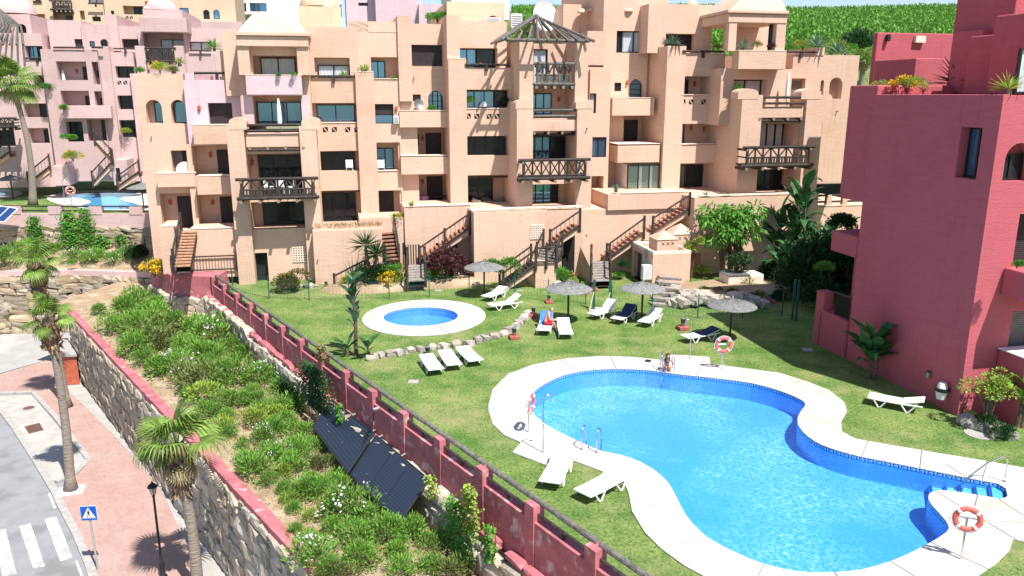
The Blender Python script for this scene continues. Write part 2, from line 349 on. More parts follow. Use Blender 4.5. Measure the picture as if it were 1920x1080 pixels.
def smooth_loop(P, it=1, keep=()):
    for _ in range(it):
        Q = []
        n = len(P)
        for i in range(n):
            a = P[i]; b = P[(i+1) % n]
            Q.append((a[0]*.75+b[0]*.25, a[1]*.75+b[1]*.25)); Q.append((a[0]*.25+b[0]*.75, a[1]*.25+b[1]*.75))
        P = Q
    return P
pin = smooth_loop(pin, 1)
def offset_loop(P, d):
    n = len(P); area = sum(P[i][0]*P[(i+1) % n][1]-P[(i+1) % n][0]*P[i][1] for i in range(n)); s = 1 if area > 0 else -1
    out = []
    for i in range(n):
        a = Vector(P[i-1]); b = Vector(P[(i+1) % n]); t = (b-a).normalized(); out.append((P[i][0]+t.y*d*s, P[i][1]-t.x*d*s))
    return out
kc = G(790, 597, 0)
def ell(cx, cy, rx, ry, n=56): return [(cx+rx*math.cos(2*math.pi*i/n), cy+ry*math.sin(2*math.pi*i/n)) for i in range(n)]
l_, r_ = G(678, 599), G(910, 599); t_, b_ = G(793, 563), G(793, 631)
kox, koy, krx, kry = (l_.x+r_.x)/2, (t_.y+b_.y)/2, (r_.x-l_.x)/2, (t_.y-b_.y)/2
l_, r_ = G(719, 596), G(858, 596); t_, b_ = G(789, 577.5), G(789, 612.5)
kix, kiy, kirx, kiry = (l_.x+r_.x)/2, (t_.y+b_.y)/2, (r_.x-l_.x)/2, (t_.y-b_.y)/2
kin = ell(kix, kiy, kirx, kiry); kout = ell(kox, koy, krx, kry)
# parapet line of the lawn
PA = D(400, 560, 47.9); PA = Vector((-18.65, 47.9, 0)); PBt = Vector((3.01, 16.35, 0)); pd = (PBt-PA).normalized(); pn = Vector((pd.y, -pd.x, 0))  # pn points to the garden side (left/near)
if pn.x > 0: pn = -pn
PE = PA+pd*50
def lawnmat():
    m, n, out = nodes('lawn_grass'); L = n.links
    p = n.nodes.new('ShaderNodeBsdfPrincipled'); p.inputs['Roughness'].default_value = 0.95; p.inputs['Specular IOR Level'].default_value = 0.1
    tc = n.nodes.new('ShaderNodeTexCoord')
    def nz(s, d=5, st=None, rg=0.6):
        t = n.nodes.new('ShaderNodeTexNoise'); t.inputs['Scale'].default_value = s; t.inputs['Detail'].default_value = d; t.inputs['Roughness'].default_value = rg
        L.new(tc.outputs['Object'], t.inputs['Vector']); return t.outputs['Fac']
    def rmp(f, a, b, ca, cb):
        r = n.nodes.new('ShaderNodeValToRGB'); r.color_ramp.elements[0].position = a; r.color_ramp.elements[1].position = b
        r.color_ramp.elements[0].color = (*ca, 1); r.color_ramp.elements[1].color = (*cb, 1); L.new(f, r.inputs[0]); return r.outputs[0]
    base = rmp(nz(0.45, 8, rg=0.7), 0.38, 0.62, (0.085, 0.18, 0.040), (0.215, 0.285, 0.092))
    fine = rmp(nz(9, 6, rg=0.8), 0.35, 0.65, (0.42, 0.45, 0.42), (1.5, 1.45, 1.4))
    fin2 = rmp(nz(42, 3, rg=0.8), 0.35, 0.65, (0.6, 0.6, 0.6), (1.35, 1.35, 1.35))
    def mul(a, b):
        x = n.nodes.new('ShaderNodeMixRGB'); x.blend_type = 'MULTIPLY'; x.inputs[0].default_value = 1; L.new(a, x.inputs[1]); L.new(b, x.inputs[2]); return x.outputs[0]
    c = mul(mul(base, fine), fin2)
    dry = n.nodes.new('ShaderNodeMapRange'); dry.inputs[1].default_value = 0.50; dry.inputs[2].default_value = 0.70; dry.inputs[4].default_value = 0.85; L.new(nz(0.24, 8, rg=0.75), dry.inputs[0])
    x = n.nodes.new('ShaderNodeMixRGB'); L.new(dry.outputs[0], x.inputs[0]); L.new(c, x.inputs[1]); x.inputs[2].default_value = (0.34, 0.31, 0.15, 1)
    L.new(x.outputs[0], p.inputs['Base Color'])
    b = n.nodes.new('ShaderNodeBump'); b.inputs['Strength'].default_value = 0.7; b.inputs['Distance'].default_value = 0.05; L.new(nz(25, 4, rg=0.8), b.inputs['Height']); L.new(b.outputs[0], p.inputs['Normal'])
    L.new(p.outputs[0], out.inputs[0]); return m
LAWN = lawnmat()
lo = [(PA.x-1.0, PA.y+1.2), tuple(PE[:2]), (60, PE.y), (60, 75), (-24, 75), (-20, 50)]
lw = MB(); lw.poly(lo, 0.0, holes=[offset_loop(pin, 0.25), offset_loop(kin, 0.15)]); tag(lw.build('lawn', LAWN), kind='structure')
# grass tufts: short blades standing over the nearer lawn
def inpoly(x, y, P):
    c = False; j = len(P)-1
    for i in range(len(P)):
        if (P[i][1] > y) != (P[j][1] > y) and x < (P[j][0]-P[i][0])*(y-P[i][1])/(P[j][1]-P[i][1])+P[i][0]: c = not c
        j = i
    return c
# ---- deck slabs
DECK = mat('deck_slab', (0.55, 0.525, 0.485), 0.75, 0.05, 2.0, bump=0.06, bscale=40, patch=(0.50, 0.42, 0.34), pscale=0.45, pth=(0.56, 0.7))
JOINT = mat('slab_joint', (0.36, 0.33, 0.29), 0.9, 0.1)
def inset_ring(name, outer, inner, step, z, label):
    base = MB(); base.poly(outer, z-0.035, holes=[inner]); root = tag(base.build(name, JOINT), kind='structure')
    sk = MB(); n = len(outer)
    bm = bmesh.new()
    loops = [[Vector((p[0], p[1], 0)) for p in outer], [Vector((p[0], p[1], 0)) for p in inner]]
    tri = tessellate_polygon(loops); flat = [p for l in loops for p in l]
    vs = [bm.verts.new((p.x, p.y, z)) for p in flat]
    for t in tri:
        try: bm.faces.new([vs[i] for i in t])
        except Exception: pass
    # cut lines across the ring
    L = [0]; 
    for i in range(len(inner)): L.append(L[-1]+(Vector(inner[(i+1) % len(inner)])-Vector(inner[i])).length)
    m = int(L[-1]/step); cuts = []
    for j in range(m):
        s = L[-1]*j/m; i = max(k for k in range(len(inner)) if L[k] <= s); t = (s-L[i])/max(1e-6, L[i+1]-L[i])
        a = Vector(inner[i]); b = Vector(inner[(i+1) % len(inner)]); p = a.lerp(b, t)
        a2 = Vector(inner[i-2]); b2 = Vector(inner[(i+3) % len(inner)]); d = (b2-a2).normalized(); cuts.append((p, d))
    for p, d in cuts:
        for e in (-0.02, 0.02):
            fs = [f for f in bm.faces if min((Vector(v.co[:2])-p).length for v in f.verts) < 2.3 or (Vector(f.calc_center_median()[:2])-p).length < 2.3]
            ge = list(set(fs) | set(x for f in fs for x in f.edges) | set(x for f in fs for x in f.verts))
            bmesh.ops.bisect_plane(bm, geom=ge, plane_co=(p.x+d.x*e, p.y+d.y*e, z), plane_no=(d.x, d.y, 0), dist=1e-5)
        dl = []
        for f in bm.faces:
            c = f.calc_center_median(); q = Vector((c.x, c.y))-p
            if abs(q.dot(d)) < 0.0198 and q.length < 3.5 and f.calc_area() < 0.2: dl.append(f)
        bmesh.ops.delete(bm, geom=dl, context='FACES')
    bmesh.ops.recalc_face_normals(bm, faces=bm.faces)
    seen = set(); bm.faces.ensure_lookup_table()
    for f in bm.faces:
        if f in seen: continue
        isl = []; st = [f]; seen.add(f)
        while st:
            x = st.pop(); isl.append(x)
            for e in x.edges:
                for y in e.link_faces:
                    if y not in seen: seen.add(y); st.append(y)
        if sum(x.calc_area() for x in isl) < 0.03: continue
        mb = MB(); idx = {}; vl = []; fl = []; dz = random.uniform(-.003, .003)
        for x in isl:
            ids = []
            for v in x.verts:
                if v not in idx: idx[v] = len(vl); vl.append((v.co.x, v.co.y, z+dz))
                ids.append(idx[v])
            if x.normal.z < 0: ids.reverse()
            fl.append(tuple(ids))
        ec = {}
        for t in fl:
            for i in range(len(t)): ec[(t[i], t[(i+1) % len(t)])] = 1
        k = len(vl); vl += [(a, b, c-0.035) for a, b, c in vl]
        for (a, b) in list(ec):
            if (b, a) not in ec: fl.append((a, a+k, b+k, b))
        mb.add(vl, fl); mb.build('slab', DECK, root)
    bm.free(); return root
deck = inset_ring('pool_deck', pout, pin, 1.75, 0.045, '')
kdeck = inset_ring('paddling_pool_deck', kout, kin, 1.9, 0.045, '')
# ---- basins
def tilemat(name, c1, c2):
    m, n, out = nodes(name); L = n.links
    p = n.nodes.new('ShaderNodeBsdfPrincipled'); p.inputs['Roughness'].default_value = 0.5
    tc = n.nodes.new('ShaderNodeTexCoord')
    b = n.nodes.new('ShaderNodeTexBrick'); b.offset = 0; b.inputs['Scale'].default_value = 1; b.inputs['Brick Width'].default_value = 0.3; b.inputs['Row Height'].default_value = 0.3; b.inputs['Mortar Size'].default_value = 0.012
    b.inputs['Color1'].default_value = (*c1, 1); b.inputs['Color2'].default_value = (*c2, 1); b.inputs['Mortar'].default_value = (*[x*0.93 for x in c1], 1)
    L.new(tc.outputs['Object'], b.inputs['Vector']); L.new(b.outputs['Color'], p.inputs['Base Color']); L.new(p.outputs[0], out.inputs[0]); return m
BASIN = tilemat('basin_tiles', (0.23, 0.47, 0.80), (0.215, 0.455, 0.79))
def watermat(name, dark, light, sc=1.5):
    m, n, out = nodes(name); L = n.links
    tc = n.nodes.new('ShaderNodeTexCoord')
    wn = n.nodes.new('ShaderNodeTexNoise'); wn.inputs['Scale'].default_value = 1.6*sc; wn.inputs['Detail'].default_value = 3; L.new(tc.outputs['Object'], wn.inputs['Vector'])
    mxv = n.nodes.new('ShaderNodeMixRGB'); mxv.blend_type = 'LINEAR_LIGHT'; mxv.inputs[0].default_value = 0.16; L.new(tc.outputs['Object'], mxv.inputs[1]); L.new(wn.outputs['Color'], mxv.inputs[2])
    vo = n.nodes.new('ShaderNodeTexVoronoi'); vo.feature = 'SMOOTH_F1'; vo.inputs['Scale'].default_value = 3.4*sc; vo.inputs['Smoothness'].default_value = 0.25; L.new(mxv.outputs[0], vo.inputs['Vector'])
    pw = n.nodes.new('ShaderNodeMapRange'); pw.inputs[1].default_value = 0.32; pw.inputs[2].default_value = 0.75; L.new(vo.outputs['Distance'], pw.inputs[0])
    # caustic light painted into the water's tint, stronger in some reaches of the pool
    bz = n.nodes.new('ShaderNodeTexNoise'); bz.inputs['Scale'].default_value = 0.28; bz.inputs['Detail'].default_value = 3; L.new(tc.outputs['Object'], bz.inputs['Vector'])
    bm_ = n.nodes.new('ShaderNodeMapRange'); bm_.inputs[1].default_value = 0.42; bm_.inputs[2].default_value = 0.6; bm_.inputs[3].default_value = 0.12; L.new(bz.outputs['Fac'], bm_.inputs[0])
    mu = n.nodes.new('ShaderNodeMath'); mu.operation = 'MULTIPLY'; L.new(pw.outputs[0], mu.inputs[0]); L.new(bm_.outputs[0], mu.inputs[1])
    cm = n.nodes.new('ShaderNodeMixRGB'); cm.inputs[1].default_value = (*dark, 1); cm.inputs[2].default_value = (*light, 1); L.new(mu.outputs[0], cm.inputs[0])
    t = n.nodes.new('ShaderNodeBsdfTransparent'); L.new(cm.outputs[0], t.inputs[0])
    gl = n.nodes.new('ShaderNodeBsdfGlossy'); gl.inputs['Roughness'].default_value = 0.05
    nb = n.nodes.new('ShaderNodeTexNoise'); nb.inputs['Scale'].default_value = 5*sc; nb.inputs['Detail'].default_value = 4; L.new(tc.outputs['Object'], nb.inputs['Vector'])
    bp = n.nodes.new('ShaderNodeBump'); bp.inputs['Strength'].default_value = 0.35; bp.inputs['Distance'].default_value = 0.05; L.new(nb.outputs['Fac'], bp.inputs['Height'])
    L.new(bp.outputs[0], gl.inputs['Normal'])
    fr = n.nodes.new('ShaderNodeFresnel'); fr.inputs[0].default_value = 1.33; L.new(bp.outputs[0], fr.inputs['Normal'])
    ms = n.nodes.new('ShaderNodeMixShader'); L.new(fr.outputs[0], ms.inputs[0]); L.new(t.outputs[0], ms.inputs[1]); L.new(gl.outputs[0], ms.inputs[2])
    L.new(ms.outputs[0], out.inputs[0]); return m
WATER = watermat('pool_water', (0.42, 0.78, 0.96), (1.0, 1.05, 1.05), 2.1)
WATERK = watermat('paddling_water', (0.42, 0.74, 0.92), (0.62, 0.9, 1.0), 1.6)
def bandmat():
    m, n, out = nodes('meander_tile_band'); L = n.links
    p = n.nodes.new('ShaderNodeBsdfPrincipled'); p.inputs['Roughness'].default_value = 0.35
    uv = n.nodes.new('ShaderNodeUVMap'); ch = n.nodes.new('ShaderNodeSeparateXYZ'); L.new(uv.outputs[0], ch.inputs[0])
    def mth(op, a, b=None, c=None):
        x = n.nodes.new('ShaderNodeMath'); x.operation = op
        for i, q in enumerate((a, b, c)):
            if q is None: continue
            if isinstance(q, (int, float)): x.inputs[i].default_value = q
            else: L.new(q, x.inputs[i])
        return x.outputs[0]
    u = mth('FRACT', mth('DIVIDE', ch.outputs[0], 0.26)); v = ch.outputs[1]
    def rect(a0, a1, b0, b1):
        return mth('MULTIPLY', mth('MULTIPLY', mth('GREATER_THAN', u, a0), mth('LESS_THAN', u, a1)), mth('MULTIPLY', mth('GREATER_THAN', v, b0), mth('LESS_THAN', v, b1)))
    tot = rect(0.05, 0.2, 0.15, 0.85)
    for r in ((0.05, 0.85, 0.72, 0.88), (0.7, 0.85, 0.4, 0.88), (0.42, 0.85, 0.38, 0.52), (0.0, 1.0, 0.02, 0.15)): tot = mth('MAXIMUM', tot, rect(*r))
    mx = n.nodes.new('ShaderNodeMixRGB'); mx.inputs[1].default_value = (0.22, 0.48, 0.75, 1); mx.inputs[2].default_value = (0.01, 0.035, 0.22, 1); L.new(tot, mx.inputs[0])
    L.new(mx.outputs[0], p.inputs['Base Color']); L.new(p.outputs[0], out.inputs[0]); return m
BAND = bandmat()
def basin(name, loop, depth, wz, wm, label):
    n = len(loop); area = sum(loop[i][0]*loop[(i+1) % n][1]-loop[(i+1) % n][0]*loop[i][1] for i in range(n))
    if area < 0: loop = list(reversed(loop))
    mb = MB()
    for i in range(n):
        a = loop[i]; b = loop[(i+1) % n]
        mb.quad((b[0], b[1], -depth), (a[0], a[1], -depth), (a[0], a[1], -0.13), (b[0], b[1], -0.13))
    mb.poly(loop, -depth); root = tag(mb.build(name, BASIN), kind='structure')
    bb = MB(); s = 0; uvs = []
    lp2 = loop
    for i in range(n):
        a = lp2[i]; b = lp2[(i+1) % n]; l = math.hypot(b[0]-a[0], b[1]-a[1])
        bb.quad((b[0], b[1], -0.13), (a[0], a[1], -0.13), (a[0], a[1], 0.03), (b[0], b[1], 0.03)); uvs += [(s+l, 0), (s, 0), (s, 1), (s+l, 1)]; s += l
    bo = bb.build('tile_band', BAND, root); ul = bo.data.uv_layers.new(name='UVMap')
    for i, q in enumerate(uvs): ul.data[i].uv = q
    wt = MB(); wt.poly(offset_loop(loop, -0.002), wz); tag(wt.build('water', wm), kind='structure')
    return root
pb = basin('pool_basin', pin, 0.78, -0.07, WATER, '')
kb = basin('paddling_pool_basin', kin, 0.45, -0.08, WATERK, '')
# entry steps on the right
for i in range(5):
    x0 = 1876-i*27; x1 = x0-26
    q = [G(x0+4, 906.5-i*5.0, 0), G(x0+9, 937-i*4.4, 0), G(x1+9, 933-i*4.4, 0), G(x1+4, 902-i*5.0, 0)]
    mb = MB(); z = -0.12-0.10*i; mb.prism([tuple(p[:2]) for p in q], -0.77, z-0.0, 0); mb.build('pool_step', mat('step_tiles', (0.42, 0.66, 0.85), .5, .05), pb)
    q2 = [q[3], q[2], q[2].lerp(q[1], .18), q[3].lerp(q[0], .18)]
    mb = MB(); mb.prism([tuple(p[:2]) for p in q2], z, z+0.02); mb.build('step_nosing', mat('nosing_tiles', (0.03, 0.1, 0.4), 0.5), pb)
# ================================================================ STONE WALLS
STONES = [lump(100+i) for i in range(10)]
STM = mat('warm_stone', (0.52, 0.44, 0.34), 0.9, 0.3, 2.5, bump=0.9, bscale=6, col2=(0.27, 0.24, 0.21), island=0.0)
def stonemat(name, light, dark, warm):
    m, n, out = nodes(name); L = n.links
    p = n.nodes.new('ShaderNodeBsdfPrincipled'); p.inputs['Roughness'].default_value = 0.9; p.inputs['Specular IOR Level'].default_value = 0.2
    tc = n.nodes.new('ShaderNodeTexCoord'); oi = n.nodes.new('ShaderNodeObjectInfo')
    ad = n.nodes.new('ShaderNodeVectorMath'); L.new(tc.outputs['Object'], ad.inputs[0]); L.new(oi.outputs['Location'], ad.inputs[1])
    a = n.nodes.new('ShaderNodeTexNoise'); a.inputs['Scale'].default_value = 2.2; a.inputs['Detail'].default_value = 9; a.inputs['Roughness'].default_value = 0.7; L.new(ad.outputs[0], a.inputs['Vector'])
    r = n.nodes.new('ShaderNodeValToRGB'); e = r.color_ramp.elements; e[0].position = 0.33; e[0].color = (*dark, 1); e[1].position = 0.66; e[1].color = (*light, 1)
    L.new(a.outputs['Fac'], r.inputs[0])
    mx = n.nodes.new('ShaderNodeMixRGB'); mx.inputs[2].default_value = (*warm, 1)
    mr = n.nodes.new('ShaderNodeMapRange'); mr.inputs[1].default_value = 0.3; mr.inputs[4].default_value = 0.65; L.new(oi.outputs['Random'], mr.inputs[0])
    L.new(mr.outputs[0], mx.inputs[0]); L.new(r.outputs[0], mx.inputs[1])
    hs = n.nodes.new('ShaderNodeHueSaturation'); m3 = n.nodes.new('ShaderNodeMapRange'); m3.inputs[3].default_value = 0.72; m3.inputs[4].default_value = 1.2
    w2 = n.nodes.new('ShaderNodeTexWhiteNoise'); L.new(oi.outputs['Location'], w2.inputs['Vector']); L.new(w2.outputs['Value'], m3.inputs[0]); L.new(m3.outputs[0], hs.inputs['Value'])
    L.new(mx.outputs[0], hs.inputs['Color']); L.new(hs.outputs[0], p.inputs['Base Color'])
    b = n.nodes.new('ShaderNodeBump'); b.inputs['Strength'].default_value = 0.9; b.inputs['Distance'].default_value = 0.08; L.new(a.outputs['Fac'], b.inputs['Height']); L.new(b.outputs[0], p.inputs['Normal'])
    L.new(p.outputs[0], out.inputs[0]); return m
ST1 = stonemat('boulder_stone', (0.54, 0.46, 0.36), (0.24, 0.20, 0.16), (0.50, 0.36, 0.21))
ST2 = stonemat('grey_stone', (0.64, 0.58, 0.50), (0.30, 0.265, 0.22), (0.52, 0.41, 0.29))
MORT = mat('dark_joint', (0.07, 0.06, 0.05), 0.95, 0.3, 4)
SV1 = []; SV2 = []
for s in STONES: a = s.copy(); a.materials.append(ST1); SV1.append(a); b = s.copy(); b.materials.append(ST2); SV2.append(b)
def stone_wall(name, label, line, zb, zt, wmean, hmean, meshes, thick=0.5, proud=0.12, far_first=0):
    # line: plan points; stones stand on the left-hand normal side given by 'faces'
    root = thing(name, label, 'wall', line[0]); off = Vector(line[0])
    P = [Vector(p) for p in line]; tot = sum((b-a).length for a, b in zip(P[:-1], P[1:]))
    bk = MB(off)
    for a, b in zip(P[:-1], P[1:]):
        za_ = zt(0)-.1 if callable(zt) else zt; zb2 = zt((b-a).length)-.1 if callable(zt) else zt
        bk.quad((a.x, a.y, zb), (b.x, b.y, zb), (b.x, b.y, zb2), (a.x, a.y, za_))
    bk.build('core', MORT, root)
    def at(s):
        for a, b in zip(P[:-1], P[1:]):
            l = (b-a).length
            if s <= l: return a+(b-a)*(s/l), (b-a).normalized()
            s -= l
        return P[-1], (P[-1]-P[-2]).normalized()
    extra = [[], []]; vbase = 0
    z = zb; cnt = 0; rnd = random.Random(len(name)+int(tot*10))
    ztop = zt if not callable(zt) else zt(0)
    row = 0
    while z < ztop-0.08:
        h = min(hmean*rnd.uniform(0.75, 1.25), ztop-z)
        if ztop-z-h < 0.12: h = ztop-z
        s = -rnd.uniform(0, wmean*0.6)
        while s < tot:
            w_ = wmean*rnd.uniform(0.55, 1.5); c, d = at(min(tot, max(0, s+w_/2)))
            hh = h*rnd.uniform(0.88, 1.16)
            if callable(zt) and z+h*.6 > zt(s): s += w_; continue
            cnt += 1; mesh_ = rnd.choice(meshes)
            if far_first and s < far_first:
                M_ = Matrix.Translation(c-off+Vector((0, 0, z+h/2))) @ Matrix.Rotation(math.atan2(d.y, d.x), 4, 'Z') @ Matrix.Rotation(rnd.uniform(-.15, .15), 4, 'Y') @ Matrix.Diagonal((w_*1.06, thick*rnd.uniform(.8, 1.2), hh*1.1, 1))
                k_ = len(extra[0]); extra[0] += [tuple(M_ @ v.co) for v in mesh_.vertices]; extra[1] += [tuple(i+k_ for i in p.vertices) for p in mesh_.polygons]
            else:
                o = put(mesh_, 'stone', root, c-off+Vector((0, 0, z+h/2))+Vector((0, 0, rnd.uniform(-.05, .05))),
                        (rnd.uniform(-.12, .12), rnd.uniform(-.22, .22), math.atan2(d.y, d.x)+rnd.uniform(-.1, .1)+(math.pi if rnd.random() < .5 else 0)),
                        (w_*1.06, thick*rnd.uniform(.8, 1.2), hh*1.10))
            s += w_
        z += h; row += 1
    if extra[0]:
        k = MB(); k.v = extra[0]; k.f = extra[1]; k.m = [0]*len(k.f); tag(k.build('stones', meshes[0].materials[0], root), kind='stuff')
    return root
# lower wall above the pavement
LW0 = Vector((-28.0, 48.2, 0)); ld = (Vector((-13.65, 30.3, 0))-Vector((-20.6, 39, 0))).normalized(); LW1 = LW0+ld*45
ln = Vector((ld.y, -ld.x, 0)); ln = -ln if ln.x > 0 else ln   # towards the street
ZC = -1.45
stone_wall('stone_retaining_wall', 'rough stone retaining wall rising from the brick pavement beside the palms', [LW0, LW1], ZS-0.1, ZC-0.12, 0.74, 0.54, SV2, 0.62, far_first=17)
def coping(name, label, P0, P1, z0, z1, wd, n, m, cat='wall'):
    root = None; d = (P1-P0); dn = d.normalized(); nn = Vector((-dn.y, dn.x, 0))*wd/2
    root = thing(name, label, cat, P0)
    for i in range(n):
        a = P0+d*(i/n)+dn*0.004; b = P0+d*((i+1)/n)-dn*0.004; j = random.uniform(-.02, .02)
        mb = MB(P0); mb.prism([(a+nn)[:2], (b+nn)[:2], (b-nn)[:2], (a-nn)[:2]], z0, z1+j); mb.build('coping_block', m, root, bevel=0.04)
    return root
coping('garden_kerb_wall', 'low red coping wall along the top of the street-side stones', LW0-ld*0.3, LW1, ZC-0.22, ZC+0.10, 0.42, 14, REDP)
# far stone wall
FW = [Vector((-46, 46, 0)), Vector((-44.5, 51, 0)), Vector((-42, 55, 0)), Vector((-38.5, 57.2, 0)), Vector((-33, 57.6, 0)), Vector((-24.5, 56.6, 0))]
stone_wall('stone_retaining_wall', 'tall wall of big tan boulders behind the two far street palms', FW, ZS-0.1, -1.1, 1.15, 0.52, SV1, 0.7)
r0 = thing('garden_kerb_wall', 'pale pink ledge on top of the big tan boulder wall', 'wall', FW[0])
for a, b in zip(FW[:-1], FW[1:]):
    d = (b-a).normalized(); nn = Vector((-d.y, d.x, 0))*.25; mb = MB(FW[0]); mb.prism([(a+nn)[:2], (b+nn)[:2], (b-nn)[:2], (a-nn)[:2]], -1.12, -0.72); mb.build('coping_block', PINK, r0, bevel=.05)
# neighbour terrace
SOIL = mat('dry_soil', (0.42, 0.31, 0.20), 0.95, 0.2, 1.5, bump=0.6, bscale=14, col2=(0.27, 0.19, 0.12), patch=(0.45, 0.38, 0.28), pscale=1.2)
mb = MB(); fl = [tuple(p[:2]) for p in FW]
ub = [(-50, 62.5), (-24, 61.5)]
pts = []
N = 10
for i in range(N+1):
    t = i/N; k = t*(len(FW)-1); j = min(int(k), len(FW)-2); p = FW[j].lerp(FW[j+1], k-j); q = Vector((-50+26*t, 62.5-t, 0))
    pts.append((p, q))
for (a, b), (c_, d) in zip(pts[:-1], pts[1:]):
    mb.quad((a.x, a.y, -0.85), (c_.x, c_.y, -0.85), (d.x, d.y, 0.35), (b.x, b.y, 0.35))
tag(mb.build('far_planting_slope', SOIL), kind='structure')
NW = [Vector((-52, 62.0, 0)), Vector((-23.0, 61.2, 0))]
stone_wall('stone_retaining_wall', 'upper stone wall with ivy under the neighbouring pool terrace', NW, -0.1, 1.9, 1.2, 0.6, SV1, 0.6)
tp = MB(); tp.poly([(-80, 58), (-52.2, 62.2), (-22.8, 61.4), (-18, 90), (-80, 90)], 2.45)
tag(tp.build('far_lawn', LAWN), kind='structure')
# lower planting bed
def bedz(p, t, s): return ZC-0.05+0.18*noise.noise(p*0.5)+0.06*noise.noise(p*2.3)+0.12*math.sin(t*math.pi)-.018*t*max(0, s*45-4)-.40*t*t*min(1, s*8)
def bed_at(x, y):
    z = ZC-.1
    for _ in range(4):
        p = G(x, y, z); q = Vector((p.x, p.y, 0)); ta = (q-LW0).dot(-ln); s = max(0, min(1, (q-LW0).dot(ld)/45)); wdt = ((PA+pd*s*45)-(LW0+ld*s*45)).dot(-ln); t = max(0, min(1, ta/max(1, wdt))); z = bedz(q, t, s)
    return G(x, y, z)
bed = MB()
q = [LW0+Vector((0, 0, ZC)), LW1+Vector((0, 0, ZC))]
NX, NY = 80, 20
for i in range(NX):
    for j in range(NY):
        def bp(i, j):
            s = i/NX; t = j/NY; a = (LW0-ld*1.5).lerp(LW1, s); b = (PA+pn*0.1-pd*4).lerp(PE, s)
            p = a.lerp(b, t); z = bedz(Vector((p.x, p.y, 0)), t, s)
            return (p.x, p.y, z)
        bed.quad(bp(i, j), bp(i+1, j), bp(i+1, j+1), bp(i, j+1))
bed.poly([(-31, 49), (-27.5, 47.8), (-22, 50), (-22, 58), (-29, 58)], ZC-0.05)
tag(bed.build('planting_bed', SOIL, smooth=True), kind='structure')
fill = MB(); a = LW0-ld*.6; fill.quad((a.x, a.y, ZS-.1), (a.x+3, a.y+9, ZS-.1), (a.x+3, a.y+9, ZC-.05), (a.x, a.y, ZC-.05))
tag(fill.build('bank', SOIL), kind='structure')
stone_wall('stone_retaining_wall', 'stone retaining wall with creepers below the red lawn parapet', [PA+pn*0.35-pd*0.2, PE+pn*0.35], -2.6, lambda s: -0.30-0.018*s, 0.74, 0.42, SV2, 0.55, far_first=6)
# ---- red parapet with piers and log rails
def zbot(s): return 0.05-0.028*s
pr = thing('parapet', 'long red parapet wall with stepped piers and log rails along the lawn edge', 'wall', PA)
seg = 2.62; npier = 17
lumps = MB(PA)
for i in range(npier):
    s0 = i*seg; p = PA+pd*s0
    a = p+pd*0.22; b = p+pd*(seg-0.22)
    # wall panel
    mb = MB(PA); w_ = 0.15
    def pq(m_, x, y, z0, z1, ww, mtl=0):
        nn = pn*ww; m_.prism([(x+nn)[:2], (y+nn)[:2], (y-nn)[:2], (x-nn)[:2]], z0, z1, mtl)
    pq(mb, p+pd*0.2, p+pd*(seg-0.2), -0.55-0.018*s0, 0.50, 0.15)
    mb.build('wall_panel', REDP, pr, bevel=0.04)
    mb = MB(PA); pq(mb, p-pd*0.21, p+pd*0.21, -0.60-0.018*s0, 0.98, 0.19); mb.build('pier', REDP, pr, bevel=0.05)
    # rails
    for (h, r) in ((0.70, 0.035),):
        mb = MB(PA); mb.tube([p+pd*0.2+Vector((0, 0, h)), p+pd*(seg-0.2)+Vector((0, 0, h))], 0.055, 7, 0, True); mb.build('log_rail', LOG, pr)
    mb = MB(PA); mb.tube([p+pd*(seg/2)+Vector((0, 0, .5)), p+pd*(seg/2)+Vector((0, 0, .70))], 0.06, 6); mb.build('rail_post', LOG, pr)
    if i % 2 == 0:
        mb = MB(PA); q = p-pn*0.12; mb.tube([q+pd*0.05+Vector((0, 0, 1.0)), q+pd*seg+Vector((0, 0, 1.01)), q+pd*(2*seg-0.05)+Vector((0, 0, 1.0))], [0.085, 0.08, 0.088], 9, 0, True, 1); mb.build('top_rail', [LOGG, LOGEND], pr, smooth=False)
# paint-covered foot of the wall running over the stones
for i in range(36):
    s = i*1.2+random.uniform(-.2, .2); c_ = PA+pd*s+pn*0.30
    o = put(SV2[i % 10], 'painted_stone', pr, c_-PA+Vector((0, 0, -0.34-0.018*s)), (0, 0, math.atan2(pd.y, pd.x)), (1.1*random.uniform(.7, 1.1), 0.36, 0.24))
    if i < 10 or True:
        if i == 0: redst = [m_.copy() for m_ in SV2]; [(m_.materials.clear(), m_.materials.append(REDP)) for m_ in redst]
        o.data = redst[i % 10]
# red return wall and entrance platform at the far end of the parapet
c1 = Vector((PA.x, PA.y, 0)); c2 = D(318, 512, 48.6); c3 = D(283, 520, 51.5)
rw = thing('parapet', 'solid red wall under the gated landing of the brick stairs', 'wall', c1)
mb = MB(c1); mb.prism([(c1.x+.12, c1.y), (c2.x, c2.y), (c3.x, c3.y), (c3.x+.2, c3.y+3), (c1.x+.12, c1.y+3.5)], -0.85, 0.92); mb.build('wall', REDP, rw, bevel=.05)
stone_wall('stone_retaining_wall', 'short stretch of grey stones beneath the solid red landing wall', [Vector((c1.x+.3, c1.y-.15, 0)), Vector((c2.x-.1, c2.y-.15, 0)), Vector((c3.x-.1, c3.y+.2, 0)), Vector((-24.3, 56.5, 0))], -1.8, -0.45, 0.7, 0.42, SV2, 0.45)
